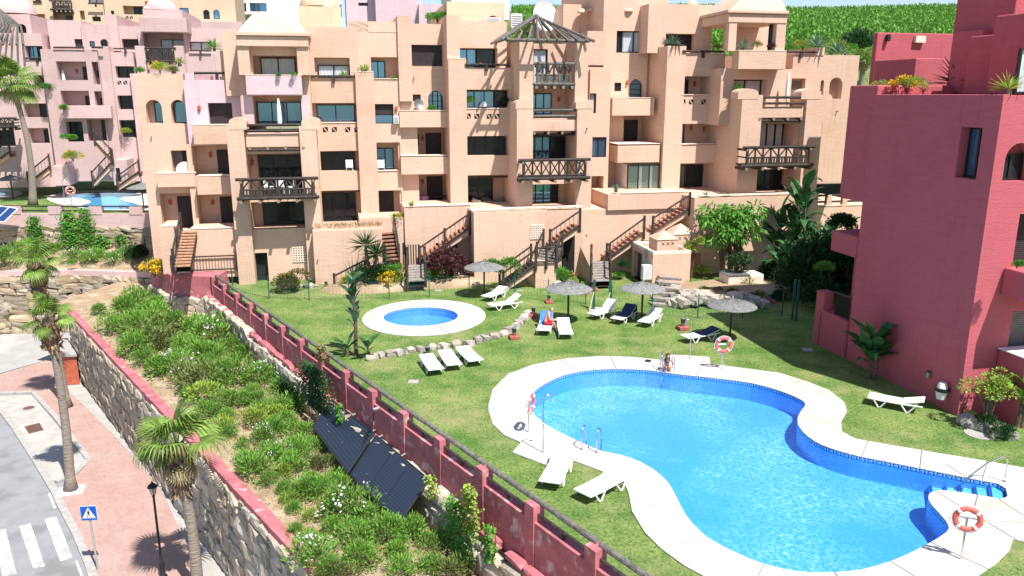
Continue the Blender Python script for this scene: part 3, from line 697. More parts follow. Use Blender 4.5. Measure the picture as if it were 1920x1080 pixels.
# low stone edging on the lawn
EDG = [(690, 676), (706, 671), (722, 668), (742, 667), (757, 663), (780, 661), (800, 656), (820, 656), (845, 651), (868, 648), (890, 645), (905, 641), (918, 636), (935, 632), (950, 626), (962, 617), (972, 611), (979, 603), (987, 596), (993, 588)]
er = thing('stone_edging', 'curved line of low whitish stones across the lawn by the paddling pool', 'edging', G(690, 676))
pl_ = [G(x, y) for x, y in EDG]; s = 0
ST3 = stonemat('pale_stone', (0.56, 0.51, 0.45), (0.27, 0.245, 0.215), (0.55, 0.47, 0.38)); SV3 = []
for m_ in STONES: a = m_.copy(); a.materials.append(ST3); SV3.append(a)
for a, b in zip(pl_[:-1], pl_[1:]):
    n = max(1, round((b-a).length/0.5))
    for i in range(n):
        p = a.lerp(b, (i+.5)/n); put(random.choice(SV3), 'stone', er, p-pl_[0]+Vector((random.uniform(-.05, .05), random.uniform(-.08, .08), 0.08)), (random.uniform(-.2, .2), random.uniform(-.2, .2), random.uniform(0, 3)), (random.uniform(.38, .62), random.uniform(.35, .5), random.uniform(.3, .42)))
# neighbour parapet
pk = thing('parapet', 'pink parapet with short piers and black log rails before the far pool', 'wall', NW[0])
d = (NW[1]-NW[0]); L_ = d.length; dn = d.normalized(); nn = Vector((-dn.y, dn.x, 0))
for i in range(9):
    s0 = i*L_/9; p = NW[0]+dn*s0; q = NW[0]+dn*(s0+L_/9)
    mb = MB(NW[0]); mb.prism([(p+nn*.2)[:2], (q+nn*.2)[:2], (q-nn*.2)[:2], (p-nn*.2)[:2]], 1.85, 2.95); mb.build('wall_panel', PINK, pk, bevel=.03)
    mb = MB(NW[0]); mb.prism([(p-dn*.5+nn*.24)[:2], (p+dn*.5+nn*.24)[:2], (p+dn*.5-nn*.24)[:2], (p-dn*.5-nn*.24)[:2]], 2.9, 3.5); mb.build('pier', PINK, pk, bevel=.05)
    for h in (3.15, 3.5):
        mb = MB(NW[0]); mb.tube([p+Vector((0, 0, h)), q+Vector((0, 0, h))], 0.07, 6); mb.build('log_rail', LOG, pk)
# neighbour pools
def pxloop(P, z): return gp(P, z)
fo = pxloop([(84, 372), (100, 364), (150, 358), (250, 357), (330, 357), (330, 398), (215, 398), (130, 388), (100, 381)], 2.47)
fi = pxloop([(122, 367), (150, 362), (190, 361), (245, 361), (262, 364), (228, 370), (226, 377), (262, 384), (262, 392), (190, 394), (155, 390), (150, 386), (172, 381), (168, 376), (150, 372), (125, 370)], 2.47)
fo = smooth_loop(fo); fi = smooth_loop(fi)
mb = MB(); mb.poly(fo, 2.50, holes=[fi]); tag(mb.build('far_pool_deck', DECK), kind='structure')
BLUEW = mat('far_pool_water', (0.09, 0.40, 0.68), 0.1, 0.08, 1.5, spec=0.5)
mb = MB(); mb.poly(fi, 2.47); tag(mb.build('far_water', BLUEW), kind='structure')
mb = MB(); f2 = smooth_loop(gp([(-60, 360), (0, 355), (30, 357), (46, 363), (25, 371), (-60, 376)], 2.47)); f3 = smooth_loop(gp([(-60, 362), (0, 360), (10, 362), (12, 365), (0, 368), (-60, 370)], 2.47)); mb.poly(f2, 2.50, holes=[f3]); tag(mb.build('far_paddling_pool_deck', DECK), kind='structure')
mb = MB(); mb.poly(f3, 2.47); tag(mb.build('far_water', BLUEW), kind='structure')
# ================================================================ BUILDINGS
# all in the building grid: u to the right along the facade, v away from the camera
def bthing(name, label, cat, u0, v0, group=None):
    o = thing(name, label, cat, WD(u0, v0, 0), BA, group); o['_u'] = u0; o['_v'] = v0
    return o
def BO(root): return (root['_u'], root['_v'], 0)
def rc(v, x0, y0, x1, y1):
    ym = (y0+y1)/2; xm = (x0+x1)/2
    return B(x0, ym, v)[0], B(x1, ym, v)[0], B(xm, y1, v)[1], B(xm, y0, v)[1]
def window(root, u0, u1, z0, z1, v, n=2, kind='glass', glass=None):
    """a glazed opening: frame part with panes (and curtains) as sub-parts; v is the plane it stands on"""
    off = BO(root)
    if kind in ('shutter', 'pale', 'half'):
        m_ = SHUTL if kind == 'pale' else SHUT
        mb = MB(off); mb.box(u0, u1, v-.05, v-.005, z0, z1, 0)
        z = z0+.02; zz = z0 if kind != 'half' else z0+(z1-z0)*.45
        while z+.07 < z1:
            if z >= zz: mb.box(u0+.04, u1-.04, v-.075, v-.052, z, z+.055, 0)
            z += .075
        o = mb.build('shutter' if kind != 'half' else 'window', m_, root)
        if kind == 'half':
            mb = MB(off); mb.quad((u0+.06, v-.06, z0+.06), (u1-.06, v-.06, z0+.06), (u1-.06, v-.06, zz-.04), (u0+.06, v-.06, zz-.04)); mb.build('pane', GLASS, o)
        return o
    t = 0.065; mb = MB(off)
    mb.box(u0, u0+t, v-.14, v-.02, z0, z1); mb.box(u1-t, u1, v-.14, v-.02, z0, z1)
    mb.box(u0+t, u1-t, v-.14, v-.02, z0, z0+t); mb.box(u0+t, u1-t, v-.14, v-.02, z1-t, z1)
    for i in range(1, n):
        c = u0+(u1-u0)*i/n; mb.box(c-.035, c+.035, v-.15, v-.03, z0+t, z1-t)
    if kind == 'bars':
        for i in range(1, 4): z = z0+(z1-z0)*i/4; mb.box(u0+t, u1-t, v-.155, v-.12, z-.02, z+.02)
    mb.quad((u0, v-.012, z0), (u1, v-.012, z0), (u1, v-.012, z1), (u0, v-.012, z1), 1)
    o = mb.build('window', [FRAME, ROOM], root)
    if kind == 'dark': glass = GLASSD
    gm = glass or (GLASSC if kind == 'curtain' else GLASS)
    for i in range(n):
        a = u0+t+(u1-u0-2*t)*i/n; b = u0+t+(u1-u0-2*t)*(i+1)/n
        p = MB(off); p.quad((a, v-.10, z0+t), (b, v-.10, z0+t), (b, v-.10, z1-t), (a, v-.10, z1-t)); p.build('pane', gm, o)
        part_ = kind == 'glass' and (int(a*37+z0*91) % 5) < 3
        if kind == 'curtain' or part_:
            if part_: b = a+(b-a)*(.35+.13*(int(a*11) % 4))
            k = MB(off); N = 14; w_ = (b-a)
            for j in range(N):
                x0 = a+w_*j/N; x1 = a+w_*(j+1)/N; d0 = .018*math.sin(j*1.9); d1 = .018*math.sin((j+1)*1.9)
                k.quad((x0, v-.05+d0, z0+t), (x1, v-.05+d1, z0+t), (x1, v-.05+d1, z1-t), (x0, v-.05+d0, z1-t))
            k.build('curtain', CURT, o)
    return o
def panel(mb, v, u0, u1, z0, z1, holes, backs):
    us = sorted(set([u0, u1]+[h[0] for h in holes]+[h[1] for h in holes])); zs = sorted(set([z0, z1]+[h[2] for h in holes]+[h[3] for h in holes]))
    us = [a for a in us if u0-1e-6 <= a <= u1+1e-6]; zs = [a for a in zs if z0-1e-6 <= a <= z1+1e-6]
    for a, b in zip(us[:-1], us[1:]):
        for c, d in zip(zs[:-1], zs[1:]):
            if b-a < 1e-5 or d-c < 1e-5: continue
            cu, cz = (a+b)/2, (c+d)/2
            if any(h[0] < cu < h[1] and h[2] < cz < h[3] for h in holes): continue
            mb.quad((a, v, c), (b, v, c), (b, v, d), (a, v, d))
    for h in holes:
        a, b, c, d, D_, arch = h[:6]; w_ = v+D_
        if arch:
            r = (b-a)/2; N = 10; zc = d-r; arc = [(a+r-r*math.cos(math.pi*i/N), zc+r*math.sin(math.pi*i/N)) for i in range(N+1)]
            for i in range(N):
                (x0, y0), (x1, y1) = arc[i], arc[i+1]
                cx = a if i < N/2 else b
                mb.add([(cx, v, d), (x0, v, y0), (x1, v, y1)], [(0, 1, 2)])
                mb.quad((x0, v, y0), (x0, w_, y0), (x1, w_, y1), (x1, v, y1))
            mb.add([(a, v, d), (arc[N//2][0], v, arc[N//2][1]), (b, v, d)], [(0, 1, 2)])
            mb.quad((a, v, c), (a, w_, c), (a, w_, zc), (a, v, zc)); mb.quad((b, w_, c), (b, v, c), (b, v, zc), (b, w_, zc))
        else:
            mb.quad((a, v, c), (a, w_, c), (a, w_, d), (a, v, d)); mb.quad((b, w_, c), (b, v, c), (b, v, d), (b, w_, d))
            mb.quad((a, v, d), (a, w_, d), (b, w_, d), (b, v, d))
        mb.quad((a, v, c), (b, v, c), (b, w_, c), (a, w_, c))
        if D_ > .03: mb.quad((a, w_, c), (b, w_, c), (b, w_, d), (a, w_, d))
def lampw(root, u, v, z, m=None):
    mb = MB(BO(root)); mb.tube([(u, v-.06, z-.17), (u, v-.10, z-.05), (u, v-.10, z+.12), (u, v-.03, z+.17)], [.05, .10, .10, .05], 8); mb.build('wall_lamp', LAMPR, root)
def block(root, v, vb, x0, y0, x1, y1, holes=(), m=None, name='wall', sides='lrt', bottom=False, cap=True):
    """one stuccoed volume; holes in photo pixels: (x0,y0,x1,y1,depth,kind,opts)"""
    u0, u1, z0, z1 = rc(v, x0, y0, x1, y1); off = BO(root); hs = []; spec = []
    for h in holes:
        hx0, hy0, hx1, hy1, D_ = h[:5]; kind = h[5] if len(h) > 5 else 'glass'; o = h[6] if len(h) > 6 else {}
        a, b, c, d = rc(v, hx0, hy0, hx1, hy1)
        a = max(a, u0+.02); b = min(b, u1-.02); c = max(c, z0+.01); d = min(d, z1-.02)
        hs.append((a, b, c, d, D_, o.get('arch', False))); spec.append((a, b, c, d, D_, kind, o))
    mb = MB(off); panel(mb, v, u0, u1, z0, z1, hs, True)
    if 'l' in sides: mb.quad((u0, vb, z0), (u0, v, z0), (u0, v, z1), (u0, vb, z1))
    if 'r' in sides: mb.quad((u1, v, z0), (u1, vb, z0), (u1, vb, z1), (u1, v, z1))
    if 't' in sides: mb.quad((u0, v, z1), (u1, v, z1), (u1, vb, z1), (u0, vb, z1))
    if bottom: mb.quad((u0, v, z0), (u0, vb, z0), (u1, vb, z0), (u1, v, z0))
    o = mb.build(name, m or PEACH, root)
    for a, b, c, d, D_, kind, op in spec:
        w_ = v+D_
        if kind is None: continue
        kinds = kind if isinstance(kind, list) else [(kind, op.get('f', (0.0, 1.0)), op.get('fz', (0, 1)), op.get('n', 2), op.get('glass'))]
        for it in kinds:
            kd, f, fz = it[0], it[1], it[2] if len(it) > 2 else (0, 1); n = it[3] if len(it) > 3 else 2; gl = it[4] if len(it) > 4 else None
            if kd == 'lamp': lampw(root, a+(b-a)*f, w_, c+(d-c)*fz); continue
            if kd == 'plain': continue
            window(root, a+(b-a)*f[0]+.01, a+(b-a)*f[1]-.01, c+(d-c)*fz[0]+.01, c+(d-c)*fz[1]-.01, w_-.002, n, kd, gl)
    return o
def slab(root, v0, v1, x0, y0, x1, y1, m=None, name='parapet', cap=True, px_v=None):
    """solid projecting box (balcony front, beam, cornice)"""
    u0, u1, z0, z1 = rc(px_v or v0, x0, y0, x1, y1); mb = MB(BO(root)); mb.box(u0, u1, v0, v1, z0, z1)
    o = mb.build(name, m or PEACH, root, bevel=0.03)
    return o
def roundtop(root, v0, v1, x0, y0, x1, y1, m=None):
    u0, u1, z0, z1 = rc(v0, x0, y0, x1, y1); mb = MB(BO(root)); N = 8; r = .28
    prof = [(u0, z0), (u1, z0)]+[(u1-(u1-u0)/2*(1-math.cos(math.pi*i/N)), z1-r+r*math.sin(math.pi*i/N)) for i in range(N+1)]
    k = len(prof)
    vs = [(x, v0, z) for x, z in prof]+[(x, v1, z) for x, z in prof]
    mb.add(vs, [tuple(range(k)), tuple(reversed(range(k, 2*k)))]+[(i, i+k, (i+1) % k+k, (i+1) % k) for i in range(k)])
    return mb.build('pier', m or PEACH, root)
def lrail(root, v, x0, x1, y, r=.075, post=True, m=None):
    u0, z = B(x0, y, v); u1, _ = B(x1, y, v); mb = MB(BO(root))
    mb.tube([(u0, v, z), ((u0+u1)/2, v, z+.01), (u1, v, z)], r, 8, 0, True, 1)
    o = mb.build('log_rail', [m or LOG, LOGEND], root)
    if post:
        um = (u0+u1)/2; mb = MB(BO(root)); mb.box(um-.09, um+.09, v-.08, v+.08, z-.42, z-.06); mb.build('rail_post', m or LOG, o)
    return o
def logend_beam(root, v, x0, x1, y, n=4):
    u0, z = B(x0, y, v); u1, _ = B(x1, y, v)
    mb = MB(BO(root)); mb.tube([(u0, v+.15, z-.1), (u1, v+.15, z-.1)], .08, 8); o = mb.build('log_beam', LOG, root)
    for i in range(n):
        u = u0+(u1-u0)*(i+.12)/(n-.76); mb = MB(BO(root)); mb.tube([(u, v-.12, z+.02), (u, v+1.3, z+.04)], .105, 9, 0, True, 1); mb.build('log_end', [LOG, LOGEND], o)
def balcony(root, vw, proj, x0, x1, yt, yb, n=8, style='zig', m=None, ext=.15):
    """projecting balcony of dark logs"""
    m = m or LOG; v = vw-proj; off = BO(root)
    u0, zt = B(x0, yt, v); u1, _ = B(x1, yt, v); _, zb = B((x0+x1)/2, yb, v)
    mb = MB(off); mb.box(u0+.2, u1-.2, v+.1, vw-.01, zb-.02, zb+.10); root_o = mb.build('log_balcony', m, root)
    def lg(nm, a, b, r, e=True):
        q = MB(off); q.tube([a, b], r, 8, 0, True, 1); return q.build(nm, [m, LOGEND], root_o)
    lg('top_rail', (u0, v, zt), (u1, v, zt), .10); lg('bottom_rail', (u0, v-.02, zb), (u1, v-.02, zb), .11)
    a0, a1 = u0+.35, u1-.35; zm = zb+(zt-zb)*(.45 if style == 'zig' else .16)
    lg('middle_rail', (a0, v, zm), (a1, v, zm), .055)
    for i in range(n+1):
        u = a0+(a1-a0)*i/n; lg('post', (u, v, zb), (u, v, zt), .065 if i not in (0, n) else .10)
    for i in range(n):
        ua = a0+(a1-a0)*i/n; ub = a0+(a1-a0)*(i+1)/n
        if style == 'x': lg('brace', (ua, v-.03, zm), (ub, v-.03, zt), .045); lg('brace', (ua, v+.03, zt), (ub, v+.03, zm), .045)
        elif i % 2 == 0: lg('brace', (ua, v, zm), (ub, v, zt), .05)
        else: lg('brace', (ua, v, zt), (ub, v, zm), .05)
    if style == 'zig':
        q = MB(off); k = n*3
        for i in range(k):
            u = a0+(a1-a0)*(i+.5)/k; q.box(u-.05, u+.05, v-.03, v+.03, zb+.13, zm)
        tag(q.build('balusters', m, root_o), kind='stuff')
    for u in (u0+.3, u1-.3):
        lg('side_rail', (u, v-.1, zt-.16), (u, vw, zt-.16), .085); lg('side_rail', (u, v, zm), (u, vw, zm), .05)
    for i in range(5):
        u = a0-.1+(a1-a0+.2)*i/4; lg('joist', (u, v-.22, zb-.20), (u, vw, zb-.20), .11)
def tri_holes(root, v, spec):
    for x, y in spec:
        u, z = B(x, y, v); s = .17; mb = MB(BO(root))
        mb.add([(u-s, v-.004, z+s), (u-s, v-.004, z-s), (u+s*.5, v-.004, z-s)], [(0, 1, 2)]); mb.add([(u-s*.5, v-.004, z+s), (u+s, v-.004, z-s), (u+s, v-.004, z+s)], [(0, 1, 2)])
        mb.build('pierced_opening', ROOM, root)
def grille(root, v, x0, y0, x1, y1, nx=6, ny=6):
    u0, u1, z0, z1 = rc(v, x0, y0, x1, y1); mb = MB(BO(root)); s = .035
    mb.quad((u0, v-.004, z0), (u1, v-.004, z0), (u1, v-.004, z1), (u0, v-.004, z1), 1)
    for i in range(nx+1): u = u0+(u1-u0)*i/nx; mb.box(u-s, u+s, v-.06, v-.006, z0-s, z1+s)
    for j in range(ny+1):
        z = z0+(z1-z0)*j/ny
        for i in range(nx): mb.box(u0+(u1-u0)*i/nx+s, u0+(u1-u0)*(i+1)/nx-s, v-.058, v-.006, z-s, z+s)
    mb.build('vent_grille', [CAPW, ROOM], root)
def cap(root, v0, v1, x0, x1, y, m=None, px_v=None, h=.05):
    u0, z = B(x0, y, px_v or v0); u1, _ = B(x1, y, px_v or v0); mb = MB(BO(root)); mb.box(u0-.02, u1+.02, v0-.02, v1, z, z+h); mb.build('wall_cap', m or CAPW, root)

M = bthing('apartment_building', 'long terracotta-peach apartment building with stepped terraces and log balconies behind the lawn', 'building', 0, 50)
# ---------------- planes
vL, vL2, vA, vB, vC, vD, vT, vE, vF, vG = 55.6, 55.0, 52.3, 55.2, 56.0, 54.0, 51.9, 57.0, 53.4, 50.0
# L1 far-left wall with two arches
block(M, vL, 68, 271, 138, 360, 512, [(274, 187, 304, 231, .9, [('glass', (.35, 1), (0, .92), 1)], {'arch': 1}), (321, 187, 352, 232, .9, [('glass', (0, 1), (0, .95), 1)], {'arch': 1}),
      (322, 282, 362, 326, .7, [('pale', (0, .5)), ('dark', (.5, 1), (0, 1), 1)]), (302, 362, 372, 432, 1.3, [('shutter', (.38, 1), (0, .86)), ('lamp', .18, .7)])], PEACH)
slab(M, vL-.7, vL-.01, 294, 326, 366, 351); cap(M, vL-.7, vL, 294, 366, 326)
# L2 lilac wall
block(M, vL2, 68, 349, 150, 463, 270, [(391, 193, 436, 236, .55, 'shutter', {})], LILAC)
block(M, vL2, 68, 356, 270, 463, 432, [(362, 273, 440, 330, 1.4, [('shutter', (.5, 1), (0, .82)), ('lamp', .35, .65)]), (371, 364, 447, 430, 1.4, [('shutter', (.48, 1), (0, .86)), ('lamp', .3, .7)])], PEACH)
slab(M, vL2-.75, vL2-.04, 362, 235, 432, 271); cap(M, vL2-.75, vL2, 362, 432, 235, px_v=vL2-.75)
slab(M, vL2-.9, vL2-.04, 369, 331, 441, 365); cap(M, vL2-.9, vL2, 369, 441, 331)
block(M, vL2, 66, 347, 137, 364, 150, [], LILAC); block(M, vL2, 66, 440, 146, 464, 150, [], LILAC)
lrail(M, vL2+.1, 364, 448, 137)
lampw(M, *(lambda q: (q[0], vL2, q[1]))(B(374, 203, vL2)))
# terrace in front of L, A
block(M, vL2-2.3, vL2+.3, 357, 430, 449, 520, [], PEACH); cap(M, vL2-2.3, vL2-2.0, 357, 449, 430)
block(M, vL-3.0, vL-.3, 302, 425, 330, 514, [], PEACH); cap(M, vL-3.0, vL-2.6, 302, 330, 425)
# A lower tower with rounded piers
block(M, vA+.55, 60, 458, 250, 572, 534, [(462, 288, 571, 372, 2.0, [('dark', (.17, .98), (.02, .93), 3), ('lamp', .06, .75)]), (472, 378, 576, 429, 1.8, [('dark', (.16, .98), (0, 1), 3)]),
      (479, 474, 503, 531, .6, [('dark', (0, 1), (0, 1), 1)])], PEACH, sides='t')
block(M, vA, 60, 436, 236, 468, 535, [], PEACH); block(M, vA, 60, 570, 236, 601, 536, [], PEACH)
roundtop(M, vA-.02, vA+1.2, 429, 220, 462, 243); roundtop(M, vA-.02, vA+1.2, 565, 220, 601, 243)
slab(M, vA+.25, vA+.5, 461, 251, 567, 276)
for y in (235, 246): lrail(M, vA+.15, 459, 568, y, .085, False)
logend_beam(M, vA+.1, 465, 573, 279)
balcony(M, vA, 1.25, 441, 597, 337, 371, 8)
grille(M, vA+.55, 549, 463, 577, 490)
# A upper tower
block(M, vA+1.6, 66, 449, 88, 582, 236, [(474, 104, 563, 141, 1.5, [('curtain', (.12, .88), (0, .95), 2)]), (476, 180, 566, 250, 1.6, [('glass', (.02, .98), (.0, .8), 3), ('lamp', -.08, .45)])], PEACH, sides='lrt')
block(M, vA+1.57, vA+1.6, 455, 178, 582, 236, [(476, 180, 566, 250, .02, None)], LILAC, sides='')
slab(M, vA+.9, vA+1.5, 461, 141, 566, 178, LILAC); cap(M, vA+.9, vA+1.5, 461, 566, 141)
slab(M, vA+.9, vA+1.56, 446, 86, 468, 141); slab(M, vA+.9, vA+1.56, 557, 86, 580, 141)
slab(M, vA+.75, vA+6, 443, 68, 578, 87, name='cornice'); slab(M, vA+.6, vA+6.2, 440, 60, 581, 67, name='cornice')
def hip(root, v0, v1, x0, x1, yb, yt, tx0, tx1, m=None, name='roof'):
    u0, zb = B(x0, yb, v0); u1, _ = B(x1, yb, v0); vm = (v0+v1)/2
    a0, zt = B(tx0, yt, vm); a1, _ = B(tx1, yt, vm); N = 5; mb = MB(BO(root)); e = (v1-v0)*.22
    prev = None
    for i in range(N+1):
        t = i/N; c = math.sin(t*math.pi/2)**1.15; z = zb+(zt-zb)*math.sin(t*math.pi/2*.98)**1.0
        c = t*.75+.25*c
        ring = [(u0+(a0-u0)*c, v0+(vm-e-v0)*c, z), (u1+(a1-u1)*c, v0+(vm-e-v0)*c, z), (u1+(a1-u1)*c, v1+(vm+e-v1)*c, z), (u0+(a0-u0)*c, v1+(vm+e-v1)*c, z)]
        if prev:
            for j in range(4): mb.quad(prev[j], prev[(j+1) % 4], ring[(j+1) % 4], ring[j])
        prev = ring
    mb.quad(*prev); return mb.build(name, m or PEACH, root)
hip(M, vA+.8, vA+6, 446, 576, 60, 25, 490, 540)
block(M, vA+2.4, 66, 420, 55, 448, 180, [], PEACH); block(M, vA+3, 66, 410, 95, 428, 150, [], PEACH)
# B
block(M, vB, 68, 577, 51, 678, 432, [(590, 108, 656, 146, .5, [('curtain', (.08, 1), (0, .66), 2), ]), (584, 193, 672, 229, .7, [('glass', (.1, .93), (0, .92), 2)]),
      (601, 283, 678, 321, .9, [('dark', (.0, .85), (0, 1), 3)]), (604, 357, 684, 424, 1.2, [('dark', (0, .8), (0, .9), 3)])], PEACH)
lrail(M, vB-.1, 578, 671, 143); tri_holes(M, vB, [(610, 243), (627, 243), (652, 243), (669, 243)])
cap(M, vB-.03, vB+.4, 585, 672, 231)
lrail(M, vB+.1, 606, 682, 359, .07, False)
# B2 with pier
block(M, vB-.35, 66, 672, 135, 706, 412, [], PEACH); cap(M, vB-.35, vB, 671, 700, 135)
block(M, vB+.1, 68, 655, 40, 748, 60, [], PEACH)
block(M, vB+.1, 68, 655, 41, 692, 150, [], PEACH); block(M, vB+.12, 68, 691, 60, 751, 412, [(696, 107, 748, 147, 1.3, [('glass', (0, .55), (0, .85), 2)]), (703, 195, 738, 232, .3, 'half', {}),
      (706, 267, 751, 321, 1.2, [('glass', (.02, .75), (0, .78), 2)]), (709, 357, 754, 411, 1.2, [('shutter', (0, .7), (0, .95))])], PEACH)
cap(M, vB+.08, vB+.5, 700, 748, 148); cap(M, vB+.08, vB+.5, 703, 750, 321); lampw(M, *(lambda q: (q[0], vB+.12, q[1]))(B(743, 204, vB)))
# lower terrace block under B
block(M, vA-.9, vB, 589, 431, 718, 536, [], PEACH); block(M, vA+.3, vB, 676, 408, 770, 520, [], PEACH)
block(M, vA+.4, vB, 716, 410, 762, 434, [], PEACH)
slab(M, vA+.25, vA+.5, 755, 455, 773, 477, FRAME, 'vent_window')
# C
block(M, vC-.9, 68, 747, 29, 771, 190, [], PEACH)
block(M, vC, 68, 765, 45, 852, 520, [(772, 84, 830, 124, .35, 'shutter', {}), (803, 170, 831, 209, .45, [('bars', (0, 1), (0, 1), 3)], {'arch': 1}), (774, 177, 789, 193, .2, 'dark', {'n': 1}),
      (779, 240, 846, 294, 1.6, [('dark', (0, .16), (.35, .75), 1), ('shutter', (.34, .8), (0, .8)), ('lamp', .26, .6)]), (786, 327, 848, 386, 1.7, [('shutter', (.3, .8), (0, .88)), ('lamp', .18, .7)])], PEACH)
block(M, vC-.55, 68, 747, 190, 784, 400, [], PEACH)
slab(M, vC-1.0, vC-.03, 749, 209, 848, 239); cap(M, vC-1.0, vC-.1, 749, 846, 208, px_v=vC-1)
slab(M, vC-1.2, vC-.56, 752, 294, 846, 327); cap(M, vC-1.2, vC-.56, 752, 846, 293, px_v=vC-1.2)
lampw(M, *(lambda q: (q[0], vC, q[1]))(B(766, 181, vC)))
block(M, vA+.1, vC, 760, 388, 884, 525, [(817, 455, 858, 472, .4, 'dark', {'n': 1})], PEACH); cap(M, vA+.1, vA+.5, 760, 884, 388)
# D
block(M, vD+.7, 68, 838, 40, 950, 130, [(861, 90, 933, 130, 1.0, [('glass', (0, .5), (0, 1), 2), ('dark', (.5, 1), (0, 1), 1)])], PEACH)
block(M, vD+.1, 68, 838, 28, 862, 130, [], PEACH)
block(M, vD, 68, 843, 110, 876, 400, [], PEACH); cap(M, vD, vD+.6, 843, 872, 110)
block(M, vD+.03, 68, 872, 127, 965, 400, [(873, 168, 955, 203, .9, [('glass', (0, .7), (0, .95), 3), ('dark', (.7, 1), (0, .95), 1)]), (874, 255, 956, 292, .8, [('dark', (0, .95), (0, 1), 4)]), (874, 328, 960, 392, 2.2, [('dark', (.05, .7), (0, .85), 2)])], PEACH)
lrail(M, vD-.05, 872, 952, 121); tri_holes(M, vD+.03, [(878, 218), (894, 218), (917, 218), (932, 218)])
cap(M, vD, vD+.4, 874, 955, 204); lrail(M, vD+.4, 876, 958, 333, .07, False)
# shade-side return of D and pillar caps
# T tower
block(M, vT, 66, 974, 76, 1000, 250, [], PEACH); block(M, vT, 66, 1078, 76, 1102, 250, [], PEACH)
block(M, vT+.6, 66, 998, 158, 1080, 395, [(1000, 163, 1077, 222, 1.8, [('glass', (0, .6), (0, .8), 3), ('lamp', .78, .6)]), (997, 250, 1079, 302, 1.8, [('glass', (0, .55), (0, .85), 3), ('dark', (.55, .92), (0, .85), 1)]), (995, 345, 1077, 390, 1.6, [('glass', (0, .58), (0, 1), 3), ('dark', (.58, .75), (0, 1), 1)])], PEACH, sides='')
slab(M, vT+.9, vT+1.5, 998, 80, 1080, 162, PEACH, 'back_wall')
block(M, vT+2.2, 66, 998, 82, 1080, 165, [(1000, 92, 1027, 163, .3, [('curtain', (.0, 1), (0, 1), 1)])], PEACH)
bpy.data.objects.remove(M.children[-1] if False else [o for o in M.children if o.name.startswith('back_wall')][0])
block(M, vT-.55, 66, 969, 190, 999, 397, [], PEACH, sides='lr'); block(M, vT-.55, 66, 1081, 190, 1110, 397, [], PEACH, sides='lr')
roundtop(M, vT-.57, vT+.6, 967, 186, 1000, 204); roundtop(M, vT-.57, vT+.6, 1080, 186, 1112, 204)
balcony(M, vT+.45, .35, 998, 1079, 119, 158, 6, m=LOGG)
for y in (207, 218): lrail(M, vT-.3, 997, 1084, y, .085, False, LOGG)
slab(M, vT-.3, vT+.3, 998, 225, 1083, 246); logend_beam(M, vT-.2, 998, 1083, 250, 4)
balcony(M, vT-.55, 1.2, 972, 1107, 301, 334, 7, 'x')
# between T and E
block(M, vD+.6, 66, 1100, 58, 1134, 212, [], PEACH); lrail(M, vD+.3, 1101, 1131, 124, .07, False)
block(M, vD+.3, 66, 1104, 130, 1142, 395, [(1104, 175, 1118, 212, .3, 'curtain', {'n': 1}), (1108, 257, 1137, 295, .25, 'glass', {'n': 2}), (1105, 330, 1131, 392, 1.5, [('plain', (0, 1))])], PEACH)
# E
block(M, vE-.4, 68, 1131, -60, 1216, 190, [(1156, 58, 1211, 99, .3, [('curtain', (.2, 1), (0, 1), 2), ('dark', (0, .2), (0, 1), 1)]), (1180, 148, 1206, 187, .5, [('bars', (0, 1), (0, 1), 1)], {'arch': 1}), (1152, 155, 1165, 171, .2, 'dark', {'n': 1})], PEACH)
block(M, vE-.2, 68, 1214, -20, 1250, 190, [], PEACH); block(M, vE-.35, 68, 1160, 186, 1246, 275, [(1168, 217, 1237, 272, 1.2, [('shutter', (.1, .55), (0, .85)), ('lamp', .04, .6)])], PEACH)
block(M, vE-.5, 68, 1138, 190, 1168, 370, [], PEACH)
slab(M, vE-2.3, vE-.55, 1148, 185, 1227, 217, PEACH); cap(M, vE-2.3, vE-.55, 1148, 1227, 184, px_v=vE-2.3)
slab(M, vE-3.3, vE-.55, 1158, 273, 1237, 305, PEACH); cap(M, vE-3.3, vE-.55, 1158, 1237, 271, px_v=vE-3.3)
lampw(M, *(lambda q: (q[0], vE-.4, q[1]))(B(1172, 155, vE)))
# glazed porch of E
u0, u1, z0, z1 = rc(vE-3.2, 1176, 308, 1237, 360); window(M, u0, u1, z0, z1, vE-3.1, 3, 'glass', GLASSG)
mb = MB(BO(M)); mb.box(u0, u0+.08, vE-3.2, vE-.6, z0, z1); mb.build('porch_post', WHITE, M)
block(M, vE-3.0, vE-.6, 1176, 304, 1240, 363, [], PEACH, sides='')
block(M, vA-1.4, vE, 1140, 363, 1292, 392, [], PEACH); block(M, vA-1.2, vE, 1090, 390, 1292, 530, [(1098, 440, 1101, 444, .1, None)], PEACH); cap(M, vA-1.4, vA-1.0, 1166, 1292, 363)
# F
block(M, vF, 68, 1246, 86, 1280, 362, [], PEACH)
block(M, vF+1.6, 70, 1215, 8, 1335, 100, [(1248, 63, 1304, 96, .8, 'dark', {'n': 2})], PEACH)
block(M, vF+.05, 68, 1276, 100, 1352, 365, [(1276, 143, 1358, 178, 1.5, [('dark', (0, .34), (0, .85), 1), ('lamp', .5, .6), ('lamp', .9, .6)]), (1270, 232, 1346, 272, 1.5, [('curtain', (0, .32), (0, 1), 2), ('lamp', .5, .75), ('lamp', .85, .7)]), (1266, 306, 1346, 364, 1.6, [('glass', (0, .4), (0, .9), 2, GLASSG), ('dark', (.42, .85), (0, .9), 2)])], PEACH)
lrail(M, vF-.05, 1280, 1357, 96); tri_holes(M, vF+.05, [(1281, 191), (1296, 191), (1319, 191), (1334, 191)]); cap(M, vF, vF+.5, 1276, 1352, 178); cap(M, vF, vF+.5, 1268, 1340, 271)
